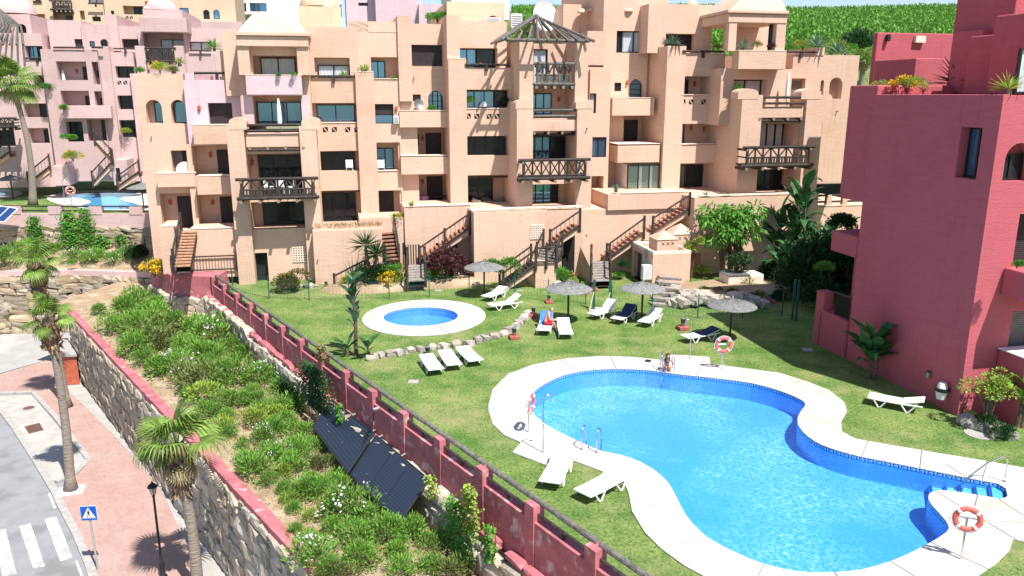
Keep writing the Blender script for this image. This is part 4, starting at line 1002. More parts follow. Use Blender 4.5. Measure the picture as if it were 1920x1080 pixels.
# G lower tower
block(M, vG, 66, 1386, 178, 1424, 368, [], PEACH); block(M, vG, 66, 1506, 178, 1538, 368, [], PEACH)
roundtop(M, vG-.02, vG+1.0, 1384, 166, 1422, 186); roundtop(M, vG-.02, vG+1.0, 1503, 166, 1540, 186)
block(M, vG+.6, 62, 1418, 218, 1510, 368, [(1420, 232, 1496, 278, 1.6, [('curtain', (.05, .92), (0, 1), 4)]), (1406, 317, 1494, 366, 1.6, [('dark', (0, .98), (0, 1), 4)])], PEACH, sides='t')
slab(M, vG+.2, vG+.5, 1421, 200, 1506, 221)
for y in (183, 194): lrail(M, vG+.1, 1419, 1508, y, .085, False)
logend_beam(M, vG+.1, 1420, 1504, 224)
balcony(M, vG, 1.25, 1393, 1527, 277, 310, 8)
# G side block facing left with window recess
block(M, vF-1.2, 62, 1356, 178, 1388, 232, [], PEACH)
# G upper: pavilion on the roof terrace
block(M, vG+1.7, 66, 1372, 129, 1482, 222, [(1373, 149, 1437, 200, .9, [('curtain', (0, 1), (0, 1), 2)]), ], PEACH)
block(M, vG+1.9, 66, 1478, 103, 1600, 345, [(1480, 147, 1509, 190, .5, [('pale', (0, 1), (0, .9))]), (1555, 145, 1579, 185, .6, [('plain', (0, 1))], {'arch': 1}), (1538, 150, 1544, 185, .5, [('plain', (0, 1))], {'arch': 1}), (1530, 232, 1541, 259, .5, 'dark', {'n': 1})], PEACH)
slab(M, vG+.7, vG+1.68, 1385, 95, 1474, 130); cap(M, vG+.7, vG+1.68, 1385, 1474, 95)
lrail(M, vG+1.8, 1474, 1531, 97); block(M, vG+1.85, 66, 1530, 89, 1546, 104, [], PEACH)
slab(M, vG+.9, vG+1.4, 1366, 42, 1381, 96); slab(M, vG+.9, vG+1.4, 1455, 42, 1473, 96); slab(M, vG+4.5, vG+4.9, 1372, 42, 1450, 96, name='back_wall')
slab(M, vG+3.0, vG+3.4, 1362, 44, 1374, 96)
slab(M, vG+.85, vG+6, 1366, 26, 1476, 43, name='cornice'); slab(M, vG+.7, vG+6.2, 1365, 19, 1480, 25, name='cornice')
hip(M, vG+.9, vG+6, 1368, 1476, 19, -16, 1405, 1432)
window(M, *rc(vG+1.6, 1440, 46, 1455, 95), vG+1.6, 1, 'glass', GLASS)
block(M, vG+1.75, 66, 1350, 128, 1374, 235, [], PEACH)
block(M, vG-1.1, 60, 1300, 368, 1530, 470, [], PEACH); cap(M, vG-1.1, vG-.7, 1313, 1530, 368)
block(M, vG-.9, 60, 1313, 468, 1486, 540, [(1440, 470, 1484, 520, .8, None)], PEACH)
grille(M, vG-1.1, 1400, 401, 1425, 426); grille(M, vT-2.2, 995, 422, 1019, 447)
# terrace block before D and T
block(M, vT-1.9, vD+2, 889, 396, 1092, 530, [], PEACH, name='wall'); cap(M, vT-1.9, vT-1.4, 886, 1092, 394)
block(M, vT-2.2, vT-1.85, 889, 397, 1026, 528, [], PEACH)
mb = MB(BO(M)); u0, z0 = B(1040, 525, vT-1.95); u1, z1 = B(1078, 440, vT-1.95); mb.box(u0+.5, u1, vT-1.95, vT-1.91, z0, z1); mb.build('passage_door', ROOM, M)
# roofs between and rear rooftop things
block(M, 58.5, 70, 560, 12, 640, 60, [], ORANGE, 'wall'); block(M, 57.6, 70, 838, 4, 946, 52, [(913, 29, 936, 50, .5, [('plain', (0, 1))], {'arch': 1})], ORANGE)
block(M, 60, 70, 1056, 8, 1090, 60, [], PEACH); block(M, 60, 70, 1086, 20, 1130, 60, [], PEACH)
def dome(root, x, y, v, r, m=None, h=.75):
    u, z = B(x, y, v); mb = MB(BO(root)); mb.lathe((u, v, z), [(r*math.cos(t*math.pi/16), r*h*math.sin(t*math.pi/16)) for t in range(9)], 18); return mb.build('dome', m or PEACH, root, smooth=True)
dome(M, 600, 14, 60, 1.4, ORANGE); dome(M, 614, 14, 59, .45); dome(M, 1178, 22, 56.7, .35); dome(M, 1298, 10, 56, .45); dome(M, 1092, 24, 59.5, .4); dome(M, 1108, 22, 59.5, .4)
# canopy of logs on the T tower
pz = B(1000, 77, vT-.2)[1]; ua, ub = B(949, 77, vT-1.0)[0], B(1103, 77, vT-1.0)[0]; apx = ((ua+ub)/2, vT+2.2, B(1024, 31, vT+2.2)[1])
cn = MB(BO(M)); cn.tube([(ua, vT-.9, pz), (ub, vT-.9, pz)], .11, 8); canopy = cn.build('log_canopy', LOGG, M)
def cl(nm, a, b, r=.085):
    q = MB(BO(M)); q.tube([a, b], r, 7, 0, True, 1); q.build(nm, [LOGG, LOGEND], canopy)
cl('eaves_log', (ua, vT+5.0, pz), (ub, vT+5.0, pz), .1); cl('eaves_log', (ua+.1, vT-1.1, pz+.1), (ua+.1, vT+5.2, pz+.1), .1); cl('eaves_log', (ub-.1, vT-1.1, pz+.1), (ub-.1, vT+5.2, pz+.1), .1)
cl('hip_log', (ua-.35, vT-1.2, pz-.02), apx, .1); cl('hip_log', (ub+.35, vT-1.2, pz-.02), apx, .1); cl('hip_log', (ua-.2, vT+5.4, pz), apx, .1); cl('hip_log', (ub+.2, vT+5.4, pz), apx, .1)
for i in range(1, 8):
    t = i/8; u = ua+(ub-ua)*t; k = 1-abs(t-.5)*2
    for vv in (vT-1.25, vT+5.4):
        e = Vector((u, vv, pz-.05)); hb = Vector((ua if t < .5 else ub, -1 if vv < vT else 1, 0))
        c_ = Vector((apx[0]+(u-apx[0])*(1-k)*1.0, vv+(apx[1]-vv)*k, pz+(apx[2]-pz)*k)); 
        if t == .5: c_ = Vector(apx)
        cl('rafter', e, c_+Vector((0, 0, .12)), .075)
    for uu, sg in ((ua-.3, 1), (ub+.3, -1)):
        vv = vT-1.1+6.3*t; e = Vector((uu, vv, pz-.02)); c_ = Vector((uu+(apx[0]-uu)*k, apx[1]+(vv-apx[1])*(1-k), pz+(apx[2]-pz)*k)); cl('rafter', e, c_+Vector((0, 0, .12)), .07)
# ---------------- stairs (each a part of the building)
WOODG = mat('weathered_plank', (0.34, 0.30, 0.27), 0.9, 0.25, 5, bump=0.4, bscale=20)
def stair(root, pa, pb, width, n, back=True, treadm=TERRA, wall=True, rails='f', name='staircase', perp=None):
    """flight from pa to pb, both (u, v, z); width runs to the back"""
    A = Vector(pa); Bp = Vector(pb); d = Bp-A; h = Vector((d.x, d.y, 0)); hl = h.length; hn = h.normalized()
    nn = Vector(perp) if perp else Vector((0, 1, 0)); off = BO(root)
    mb = MB(off)
    P0 = A; sides = []
    for s in (0, width):
        o = nn*s; vs = [A+o+Vector((0, 0, -.35)), Bp+o+Vector((0, 0, -.45)), Bp+o+Vector((0, 0, -.08)), A+o+Vector((0, 0, -.02))]
        sides.append([mb_ for mb_ in vs])
    a, b = sides
    mb.quad(*a); mb.quad(*reversed(b)); mb.quad(a[0], b[0], b[1], a[1]); mb.quad(a[3], a[2], b[2], b[3])
    o = mb.build(name, LOG if treadm is WOODG or perp else PEACH, root)
    for i in range(n):
        c0 = A+d*(i/n); c1 = A+d*((i+(.74 if perp else 1))/n); zt = A.z+(d.z)*(i+1)/n
        q = MB(off); e = hn*.05
        p0 = c0-e-nn*.10; p1 = c1-nn*.10; p2 = c1+nn*(width+.0); p3 = c0-e+nn*width
        vs = [(p.x, p.y, zt-.09) for p in (p0, p1, p2, p3)]+[(p.x, p.y, zt) for p in (p0, p1, p2, p3)]
        q.add(vs, [(0, 1, 2, 3)[::-1], (4, 5, 6, 7), (0, 1, 5, 4), (1, 2, 6, 5), (2, 3, 7, 6), (3, 0, 4, 7)]); q.build('tread', treadm, o)
    sd = {'f': [-.14], 'b': [width], 'fb': [-.14, width]}[rails]
    for s in sd:
        np_ = max(2, round(hl/2.2)+1)
        for i in range(np_):
            p = A+d*(i/(np_-1))+nn*s; q = MB(off); q.tube([p+Vector((0, 0, -.45)), p+Vector((0, 0, 1.18))], .085, 7); q.build('post', LOG, o)
        q = MB(off); q.tube([A+nn*s+Vector((0, 0, 1.0)), Bp+nn*s+Vector((0, 0, 1.0))], .062, 7); q.build('handrail', LOG, o)
        q = MB(off); q.tube([A+nn*s+Vector((0, 0, .08)), Bp+nn*s+Vector((0, 0, .08))], .06, 7); q.build('stringer_log', LOG, o)
        q = MB(off); k = int(hl/.28)
        for i in range(k):
            p = A+d*((i+.5)/k)+nn*s; q.tube([p+Vector((0, 0, .1)), p+Vector((0, 0, 1.0))], .014, 4)
        if len(q.v): tag(q.build('balusters', LOG, o), kind='stuff')
    return o
def bp3(x, y, v): u, z = B(x, y, v); return (u, v, z)
vs1 = vA-1.0
stair(M, bp3(787, 492, vs1), bp3(880, 428, vs1), 1.1, 12)
stair(M, bp3(768, 527, vs1-3.2), bp3(768, 496, vs1), 1.0, 6, treadm=WOODG, rails='fb', perp=(1, 0, 0))
# gate of upright dark stakes at the top of the lower flight
gt = MB(BO(M)); a = bp3(756, 480, vs1+.1); b = bp3(785, 480, vs1+.1)
for i in range(7): u = a[0]+(b[0]-a[0])*i/6; gt.box(u-.04, u+.04, vs1+.05, vs1+.12, a[2]-.6, a[2]+.75)
gt.build('stake_gate', LOG, M)
vs2 = vT-2.9
stair(M, bp3(1030, 462, vs2), bp3(1086, 423, vs2), 1.0, 8)
stair(M, bp3(943, 540, vs2-1.6), bp3(1003, 497, vs2-1.6), 1.1, 9, treadm=LOG, rails='fb')
mb = MB(BO(M)); a = bp3(1004, 530, vs2-1.6); b = bp3(1043, 492, vs2-1.6); mb.box(a[0], b[0], vs2-1.6, vs2+1.0, 0, b[2]); mb.build('stair_landing', PEACH, M)
for i in range(3):
    q = MB(BO(M)); u = a[0]+(b[0]-a[0])*i/2; q.tube([(u, vs2-1.7, b[2]-.4), (u, vs2-1.7, b[2]+1.15)], .085, 7); q.build('post', LOG, M)
q = MB(BO(M)); q.tube([(a[0], vs2-1.7, b[2]+1.0), (b[0], vs2-1.7, b[2]+1.0)], .06, 7); q.build('handrail', LOG, M)
q = MB(BO(M)); q.tube([(a[0], vs2-1.7, b[2]+.1), (b[0], vs2-1.7, b[2]+.1)], .06, 7); q.build('handrail', LOG, M)
stair(M, bp3(1010, 487, vs2-.4), bp3(1022, 462, vs2+.6), 1.3, 5, treadm=WOODG, rails='fb', perp=(.7, -.7, 0))
vs3 = vA-2.6
stair(M, bp3(1136, 487, vs3), bp3(1206, 436, vs3), 1.1, 9); stair(M, bp3(1222, 436, vs3), bp3(1291, 392, vs3), 1.1, 9)
mb = MB(BO(M)); a = bp3(1206, 437, vs3); b = bp3(1222, 437, vs3); mb.box(a[0], b[0], vs3, vs3+1.1, a[2]-.5, a[2]); mb.build('stair_landing', PEACH, M)
stair(M, bp3(1112, 528, vs3-3.4), bp3(1112, 490, vs3), 1.15, 8, treadm=WOODG, rails='fb', perp=(1, 0, 0))
mb = MB(BO(M)); a = bp3(1080, 531, vs3-2); b = bp3(1108, 480, vs3-1.2); mb.add([(a[0]+1.05, vs3-3.0, 0), (b[0]-.3, vs3+1, 0), (b[0]-.3, vs3+1, 2.4), (a[0]+1.05, vs3-3.0, .5)], [(0, 1, 2, 3)]); mb.build('stair_wall', PEACH, M)
# left: long low flight behind the yuccas and the upper one
stair(M, bp3(628, 545, vA-2.0), bp3(722, 497, vA-2.0), 1.1, 9, treadm=LOGG); stair(M, bp3(724, 492, vA-1.4), bp3(716, 436, vA+.2), .9, 8, rails='b', perp=(.95, .2, 0))
# brick stairs at far left with crooked rail
stair(M, bp3(331, 502, vL-6.2), bp3(345, 433, vL-2.8), .78, 12, treadm=mat('orange_brick_step', (0.52, 0.29, 0.18), 0.85, 0.2, 6), rails='f', perp=(1, 0, 0))
lg = thing('landing_gate', 'black iron landing railing between two dark posts at the foot of the brick stairs', 'railing', WD(*UV(325, 512, .92)[:2], .92), BA)
for x in (0, 3.9):
    mb = MB(); mb.box(x-.09, x+.09, -.09, .09, 0, 1.15); mb.build('post', LOG, lg)
for z in (.12, 1.0): mb = MB(); mb.tube([(0, 0, z), (3.9, 0, z)], .05, 6); mb.build('rail', LOG, lg)
mb = MB()
for i in range(20): mb.tube([(.2+i*.185, 0, .12), (.2+i*.185, 0, 1.0)], .012, 4)
tag(mb.build('bars', BLACKM, lg), kind='stuff')
block(M, vG+3.6, 62, 1500, 388, 1640, 560, [], PEACH); cap(M, vG+3.6, vG+3.9, 1500, 1640, 388)
for y in (368, 380): lrail(M, vG+3.7, 1500, 1640, y, .08, False)
for x in (1520, 1550, 1580): slab(M, vG+3.6, vG+3.9, x, 366, x+9, 388, name='pier')
# ================================================================ RED BUILDING
uR = 22.6; vR0, vR1 = 24.0, 31.8
Rb = bthing('apartment_building', 'deep red painted brick building with a tall shaded blank wall at the right edge', 'building', uR, vR0)
def ru(px, py, u):                              # (v, z) on a plane of constant u
    r = ray(px, py); t = u/r.dot(RU); p = r*t; return p.dot(RV), p.z+CH
vR1 = ru(1586, 672, uR)[0]; mb = MB(BO(Rb))
# side wall (constant u) with one window
wv1, wz1 = ru(1790, 332, uR); wv0, wz0 = ru(1843, 240, uR)
va, vb_, za, zb_ = min(wv0, wv1), max(wv0, wv1), min(wz0, wz1), max(wz0, wz1)
ztop = 12.0
def side_panel(mb, u, v0, v1, z0, z1, h=None, d=.55):
    vs = [v0, v1]; zs = [z0, z1]
    if h: vs = [v0, h[0], h[1], v1]; zs = [z0, h[2], h[3], z1]
    for i in range(len(vs)-1):
        for j in range(len(zs)-1):
            if h and i == 1 and j == 1: continue
            mb.quad((u, vs[i+1], zs[j]), (u, vs[i], zs[j]), (u, vs[i], zs[j+1]), (u, vs[i+1], zs[j+1]))
    if h:
        a, b, c, e = h; w_ = u+d
        mb.quad((u, a, c), (w_, a, c), (w_, a, e), (u, a, e)); mb.quad((u, b, c), (u, b, e), (w_, b, e), (w_, b, c)); mb.quad((u, a, c), (u, b, c), (w_, b, c), (w_, a, c)); mb.quad((u, a, e), (w_, a, e), (w_, b, e), (u, b, e)); mb.quad((w_, a, c), (w_, a, e), (w_, b, e), (w_, b, c))
side_panel(mb, uR, vR0, vR1, -.2, ztop, (va, vb_, za, zb_))
u2 = uR+16
ah = rc(vR0, 1884, 268, 1935, 340)
fh = [(ah[0], ah[1], ah[2], ah[3], .5, True)]
bh = rc(vR0, 1905, 400, 1990, 500); fh.append((max(bh[0], uR+1.2), bh[1]+.5, bh[2], bh[3], .7, False))
bh2 = rc(vR0, 1893, 582, 1975, 668); fh.append((bh2[0], bh2[1], bh2[2], bh2[3], .6, False))
panel(mb, vR0, uR, u2, -.2, ztop, [(a, b, c, d, e, f) for a, b, c, d, e, f in fh], True)
mb.quad((uR, vR0, ztop), (u2, vR0, ztop), (u2, vR1, ztop), (uR, vR1, ztop)); mb.quad((u2, vR1, -.2), (uR, vR1, -.2), (uR, vR1, ztop), (u2, vR1, ztop))
mb.build('wall', RED, Rb)
# window in the side wall
off = BO(Rb); fr = MB(off); x = uR+.38
fr.box(x, x+.1, va, va+.08, za, zb_); fr.box(x, x+.1, vb_-.08, vb_, za, zb_); fr.box(x, x+.1, va+.08, vb_-.08, za, za+.08); fr.box(x, x+.1, va+.08, vb_-.08, zb_-.08, zb_); fr.box(x-.01, x+.08, (va+vb_)/2-.04, (va+vb_)/2+.04, za+.08, zb_-.08)
fr.quad((x+.16, va, za), (x+.16, va, zb_), (x+.16, vb_, zb_), (x+.16, vb_, za), 1); fo_ = fr.build('window', [FRAME, ROOM], Rb)
for a, b in ((va+.08, (va+vb_)/2-.04), ((va+vb_)/2+.04, vb_-.08)):
    q = MB(off); q.quad((x+.05, b, za+.08), (x+.05, a, za+.08), (x+.05, a, zb_-.08), (x+.05, b, zb_-.08)); q.build('pane', GLASS, fo_)
    q = MB(off)
    for j in range(6): y0 = a+(b-a)*j/9; y1 = a+(b-a)*(j+1)/9; q.quad((x+.12+.02*math.sin(j*2), y0, za+.3*j*.3), (x+.12+.02*math.sin(j*2+2), y1, za+.3*(j+1)*.3), (x+.12+.02*math.sin(j*2+2), y1, zb_), (x+.12+.02*math.sin(j*2), y0, zb_))
    q.build('curtain', CURT, fo_)
window(Rb, ah[0]+.02, ah[1]-.02, ah[2]+.02, ah[3]-.4, vR0+.49, 2, 'dark'); window(Rb, fh[1][0]+.02, fh[1][1]-.02, fh[1][2]+.02, fh[1][3]-.02, vR0+.69, 3, 'shutter'); window(Rb, bh2[0]+.02, bh2[1]-.02, bh2[2]+.02, bh2[3]-.02, vR0+.59, 2, 'pale')
# parapet ring of the roof terrace
def rbox(u0, u1, v0, v1, z0, z1, nm='wall', m=None): q = MB(off); q.box(u0, u1, v0, v1, z0, z1); return q.build(nm, m or RED, Rb, bevel=.06)
# balcony boxes on the front
a = B(1881, 501, vR0)[1]; b_ = B(1875, 553, vR0)[1]; ub_ = B(1879, 520, vR0)[0]
rbox(ub_, u2, vR0-1.6, vR0-.01, b_, a, 'balcony')
a = B(1868, 654, vR0)[1]; rbox(B(1866, 690, vR0)[0], u2, vR0-1.3, vR0-.01, -.2, a, 'terrace_wall')
rbox(B(1866, 690, vR0)[0]-.05, u2, vR0-1.36, vR0-.01, a+.003, a+.06, 'wall_cap', WHITEW)
# upper masses: tower in shade, stepped walls
def bx(x0, y0, x1, y1, v0, v1, nm='wall', zb=None):
    u0, u1, z0, z1 = rc(v0, x0, y0, x1, y1); return rbox(u0, u1, v0, v1, z0 if zb is None else zb, z1, nm)
rbox(25.6, 40, 24.6, ru(1857, 100, 25.6)[0], 12.03, ru(1858, 31, 25.6)[1], 'wall')
rbox(26.0, 40, ru(1857, 100, 25.6)[0]+.02, ru(1814, 100, 26.0)[0], 12.03, ru(1814, 69, 26.0)[1], 'wall')
rbox(27.0, 40, ru(1904, 10, 27.0)[0], ru(1793, 10, 27.0)[0], 12.03, 22, 'wall')
rbox(26.6, 40, ru(1814, 100, 26.0)[0]+.02, ru(1783, 100, 26.6)[0], 12.03, ru(1790, 60, 26.6)[1], 'wall')
bx(1642, 62, 1790, 130, 46, 46.4, zb=8)
bx(1714, 109, 1768, 168, 41.5, 45.2, zb=8)
rbox(B(1823, 170, 33)[0], B(1872, 170, 33)[0], 33, 33.3, 12.03, B(1840, 165, 33)[1], 'parapet')
rbox(uR, uR+.35, vR0+.02, vR1-.02, 11.9, 12.02, 'parapet')
# far wing: an upper volume carried over planted ledges
vw1 = ru(1583, 270, uR+.15)[0]; zw0 = ru(1590, 374, uR+.15)[1]
rbox(uR+.15, uR+9, vR1+.01, vw1, zw0, ru(1620, 160, uR+.15)[1], 'wall')
vl = ru(1558, 450, uR-.05)[0]; rbox(uR-.05, uR+5, vR1+.03, vl, ru(1580, 476, uR)[1], ru(1580, 436, uR)[1], 'planter')
rbox(uR+1.3, uR+5, vR1+.03, vl, -.2, ru(1580, 476, uR)[1]-.01, 'back_wall')
vq = ru(1535, 600, uR-.1)[0]; rbox(uR-.1, uR+1.25, vR1+.03, vq, -.2, ru(1560, 588, uR)[1], 'terrace_wall')
rbox(uR-.1, uR+.5, ru(1548, 560, uR)[0], ru(1533, 560, uR)[0], -.2, ru(1540, 545, uR)[1], 'pier')
q = MB(off); z0_ = ru(1560, 588, uR)[1]
for i in range(14):
    vv = vR1+.3+(vq-vR1-1.2)*i/13; q.box(uR+.1, uR+.14, vv, vv+.03, z0_, z0_+1.0)
q.box(uR+.08, uR+.16, vR1+.2, vq-.8, z0_+1.0, z0_+1.06); q.build('terrace_railing', BLACKM, Rb)
window(Rb, B(1905, 120, 24.6)[0], B(1990, 120, 24.6)[0], 12.05, 13.6, 24.59, 3, 'curtain')
mb = MB(off); u_, z_ = B(1662, 70, 46); mb.box(u_-.1, u_+.1, 45.7, 45.95, z_-.25, z_+.15); mb.build('wall_lantern', BLACKM, Rb)
mb = MB(off); u_, z_ = B(1722, 74, 46); mb.box(u_-.35, u_+.35, 45.75, 45.98, z_-.2, z_+.2); mb.build('wall_box', CAPW, Rb)
# ================================================================ NEIGHBOURING PINK BUILDING
NPb = bthing('apartment_building', 'pink stepped apartment building beyond the far pool on the left', 'building', -25, 84)
vN = 84.0
block(NPb, vN, 96, -60, 62, 96, 352, [(48, 86, 95, 113, .9, [('glass', (0, .55), (0, 1), 2), ('dark', (.55, 1), (0, 1), 1)]), (62, 141, 89, 166, .4, 'shutter', {}), (45, 194, 88, 220, 1.2, [('dark', (.5, 1), (0, 1), 1)]), (54, 240, 92, 269, 1.2, [('dark', (.55, 1), (0, .85), 1)]), (-10, 243, 28, 275, 1.0, 'dark', {})], PINK)
block(NPb, vN-1.0, 96, 92, 93, 196, 340, [(107, 115, 163, 150, 1.4, [('shutter', (.7, 1), (0, .75)), ('lamp', .5, .5)]), (174, 116, 197, 158, 1.2, [('dark', (.15, .65), (.3, .65), 1)]), (115, 170, 168, 202, 1.4, [('shutter', (.68, 1), (0, .7))]), (178, 171, 203, 202, 1.2, [('dark', (.2, .6), (.2, .6), 1)]), (125, 228, 156, 266, 1.0, [('dark', (0, 1), (0, 1), 1)], {'arch': 0}), (164, 224, 207, 264, 1.5, [('dark', (.55, 1), (0, .95), 1)])], PINK)
block(NPb, vN+1.0, 97, 92, 38, 155, 100, [(140, 73, 157, 90, .3, 'shutter', {})], PINK); block(NPb, vN+.8, 97, 154, 46, 203, 100, [(168, 77, 178, 88, .2, 'bars', {'n': 1}), (188, 73, 203, 90, .4, [('dark', (0, 1), (0, 1), 1)], {'arch': 1})], PINK)
block(NPb, vN-.6, 96, 194, 87, 216, 300, [], PINK); block(NPb, vN+1.0, 97, 199, 28, 222, 95, [], PINK)
block(NPb, vN-.3, 96, 213, 97, 262, 340, [(217, 124, 255, 146, .9, 'dark', {}), (221, 179, 257, 205, .9, 'dark', {}), (225, 225, 262, 258, .9, 'dark', {})], PINK); tri_holes(NPb, vN-.3, [(224, 155), (235, 155), (250, 155)])
block(NPb, vN+1.3, 97, 220, 49, 270, 98, [(229, 73, 270, 92, .6, [('shutter', (0, .9), (0, 1))])], PINK)
slab(NPb, vN-.6, vN+6, 262, 33, 350, 60, PINK, 'beam'); block(NPb, vN+1.0, 97, 262, 58, 350, 140, [(270, 62, 345, 112, 1.6, [('curtain', (.35, .95), (0, .8), 2)])], PINK)
slab(NPb, vN-.5, vN, 255, 86, 273, 140, PINK, 'pier'); slab(NPb, vN-.5, vN, 328, 86, 346, 140, PINK, 'pier')
balcony(NPb, vN, .5, 271, 330, 90, 115, 6)
block(NPb, vN+.2, 97, 345, 100, 425, 345, [(355, 150, 390, 180, .9, 'dark', {})], PINK); block(NPb, vN+1.8, 97, 350, 53, 420, 110, [(355, 78, 396, 96, .7, [('curtain', (0, 1), (0, 1), 2)])], PINK)
block(NPb, vN-.8, 97, 255, 138, 350, 345, [], PINK)
lrail(NPb, vN-1.1, 100, 158, 89, .09, False); lrail(NPb, vN-1.1, 172, 193, 89, .09, False); lrail(NPb, vN-.4, 213, 256, 91); lrail(NPb, vN, 355, 396, 95); lrail(NPb, vN-.1, 48, 90, 109)
slab(NPb, vN-1.8, vN-1.02, 118, 198, 208, 222, PINK)
block(NPb, vN+2, 96, -40, 26, 58, 70, [(33, 45, 49, 62, .4, [('dark', (0, 1), (0, 1), 1)], {'arch': 1})], PINK); dome(NPb, 25, 27, vN+5, 2.0, PINK, .9); dome(NPb, 303, 20, vN+3, 1.5, PINK, .8); block(NPb, vN+1.4, 96, 268, 18, 342, 34, [], PINK); dome(NPb, 275, 17, vN+1.9, .35, PINK)
balcony(NPb, vN-1.0, 1.2, -30, 31, 222, 238, 6)
mb = MB(BO(NPb)); ua_, z_ = B(-20, 62, vN-1); ap = (ua_, vN+2, z_+2.4)
for i in range(9):
    u, zz = B(-60+i*13, 84, vN-1); mb.tube([(u, vN-1, zz), ((u+ap[0])/2+.8, vN+.6, (zz+ap[2])/2), ap], .1, 6)
mb.build('log_canopy', LOGG, NPb)
# its outside stairs and base
for q in (((175, 343), (213, 302)), ((222, 350), (262, 322)), ((55, 345), (95, 312)), ((-30, 320), (20, 285))):
    stair(NPb, bp3(q[0][0], q[0][1], vN-3), bp3(q[1][0], q[1][1], vN-3), 1.2, 9, rails='f')
block(NPb, vN-2.9, vN, 93, 312, 128, 348, [], PINK); block(NPb, vN-2.9, vN, 212, 300, 240, 347, [(188+30, 315, 226, 341, .3, 'dark', {'n': 1})], PINK)
stair(NPb, bp3(178, 265, vN-3.4), bp3(178+32, 300, vN-3.4), 1.2, 9, rails='f')
# ---- sand coloured building behind it
Ob = bthing('apartment_building', 'sand coloured apartment building rising above the pink one at the top left', 'building', -30, 108); vO = 108
block(Ob, vO, 118, -80, -120, 205, 120, [(4, 10, 11, 23, .3, 'glass', {'n': 1}), (65, -8, 76, 2, .4, 'dark', {'n': 1}), (100, 18, 136, 37, 1.2, [('dark', (.5, 1), (0, .5), 1)]), (68, 26, 85, 44, 1.2, [('plain', (0, 1))]), (150, 20, 159, 37, .8, [('plain', (0, 1))]), (173, 31, 189, 40, .5, 'dark', {'n': 1}), (165, -8, 192, 6, .6, 'curtain', {})], ORANGE)
balcony(Ob, vO, 1.0, 92, 134, 1, 18, 6)
block(Ob, vO-.5, 118, 194, -120, 440, 120, [(208, 20, 214, 27, .3, 'dark', {'n': 1}), (231, 11, 270, 27, 1.3, [('dark', (.4, 1), (0, 1), 2)]), (337, 15, 354, 30, .2, 'glass', {'n': 1}), (381, 18, 393, 36, .4, [('dark', (0, 1), (0, 1), 1)], {'arch': 1}), (400, 18, 412, 36, .4, [('glass', (0, 1), (0, 1), 1)], {'arch': 1}), (272, 3, 318, 18, .6, [('plain', (0, 1))])], ORANGE)
tri_holes(Ob, vO-.5, [(238, 33), (246, 33)]); lrail(Ob, vO-.1, 62, 78, 3, .1, False); lrail(Ob, vO-.6, 165, 193, 6, .1)
slab(Ob, vO-2.5, vO-.6, 360, 40, 455, 75, PINK, 'terrace_wall')
# ---- white buildings at the top
Wb = bthing('apartment_building', 'white modern apartment building with glass balconies at the top centre-left', 'building', -20, 125); vW = 125
block(Wb, vW, 135, 426, -40, 640, 45, [(441, 5, 462, 22, .8, 'glass', {}), (468, 5, 500, 22, .8, 'glass', {}), (602, 8, 650, 32, .8, 'glass', {}), (520, -20, 560, -4, .8, 'glass', {})], WHITEW)
slab(Wb, vW-1.5, vW-.05, 426, 22, 505, 27, WHITEW, 'balcony_slab')
b2 = bthing('apartment_building', 'dusky pink flat-roofed houses peeping above the roofs at the top centre', 'building', 0, 100)
block(b2, 100, 112, 648, -60, 705, 45, [(672, 5, 690, 11, .4, 'dark', {'n': 1})], LILAC); block(b2, 98, 112, 704, -60, 790, 75, [(706, 44, 714, 58, .3, 'glass', {'n': 1})], LILAC); block(b2, 97, 112, 786, 8, 842, 60, [(800, 28, 830, 44, 1.0, [('plain', (0, 1))])], LILAC)
b3 = bthing('apartment_building', 'white block behind the roofs left of the satellite dish', 'building', 4, 120)
block(b3, 120, 132, 846, -60, 955, 36, [(870, -30, 900, -5, .6, 'glass', {})], WHITEW)
# ================================================================ VEGETATION
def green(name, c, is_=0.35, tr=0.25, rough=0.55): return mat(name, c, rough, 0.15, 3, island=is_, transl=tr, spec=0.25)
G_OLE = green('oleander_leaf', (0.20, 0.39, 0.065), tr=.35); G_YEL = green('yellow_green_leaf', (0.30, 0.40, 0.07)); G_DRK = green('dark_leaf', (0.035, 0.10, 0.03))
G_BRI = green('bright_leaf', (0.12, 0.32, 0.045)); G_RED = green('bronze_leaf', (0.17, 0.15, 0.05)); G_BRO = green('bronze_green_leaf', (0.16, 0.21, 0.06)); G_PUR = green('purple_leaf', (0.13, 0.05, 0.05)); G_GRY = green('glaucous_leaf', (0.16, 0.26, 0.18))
G_PALM = green('palm_leaf', (0.20, 0.31, 0.065)); G_DRY = green('dry_leaf', (0.40, 0.31, 0.17)); G_BAN = green('banana_leaf', (0.055, 0.16, 0.05)); G_HILL = green('hill_leaf', (0.15, 0.33, 0.05), .25)
F_WH = mat('white_petal', (0.80, 0.78, 0.78), 0.7, 0.05, transl=.2); F_YE = mat('yellow_petal', (0.78, 0.50, 0.03), 0.7, 0.1, transl=.2); F_RE = mat('red_petal', (0.6, 0.03, 0.02), 0.7, 0.1); F_OR = mat('orange_petal', (0.7, 0.16, 0.03), 0.7)
BARK = mat('brown_bark', (0.17, 0.12, 0.09), 0.95, 0.3, 8, bump=.7, bscale=20); PBARK = mat('palm_bark', (0.30, 0.25, 0.21), 0.95, 0.2, 4, bump=.9, bscale=3, stretch=(1, 1, 7)); SKIRT = mat('leaf_base_skirt', (0.30, 0.20, 0.13), 0.95, 0.3, 5, island=.4)
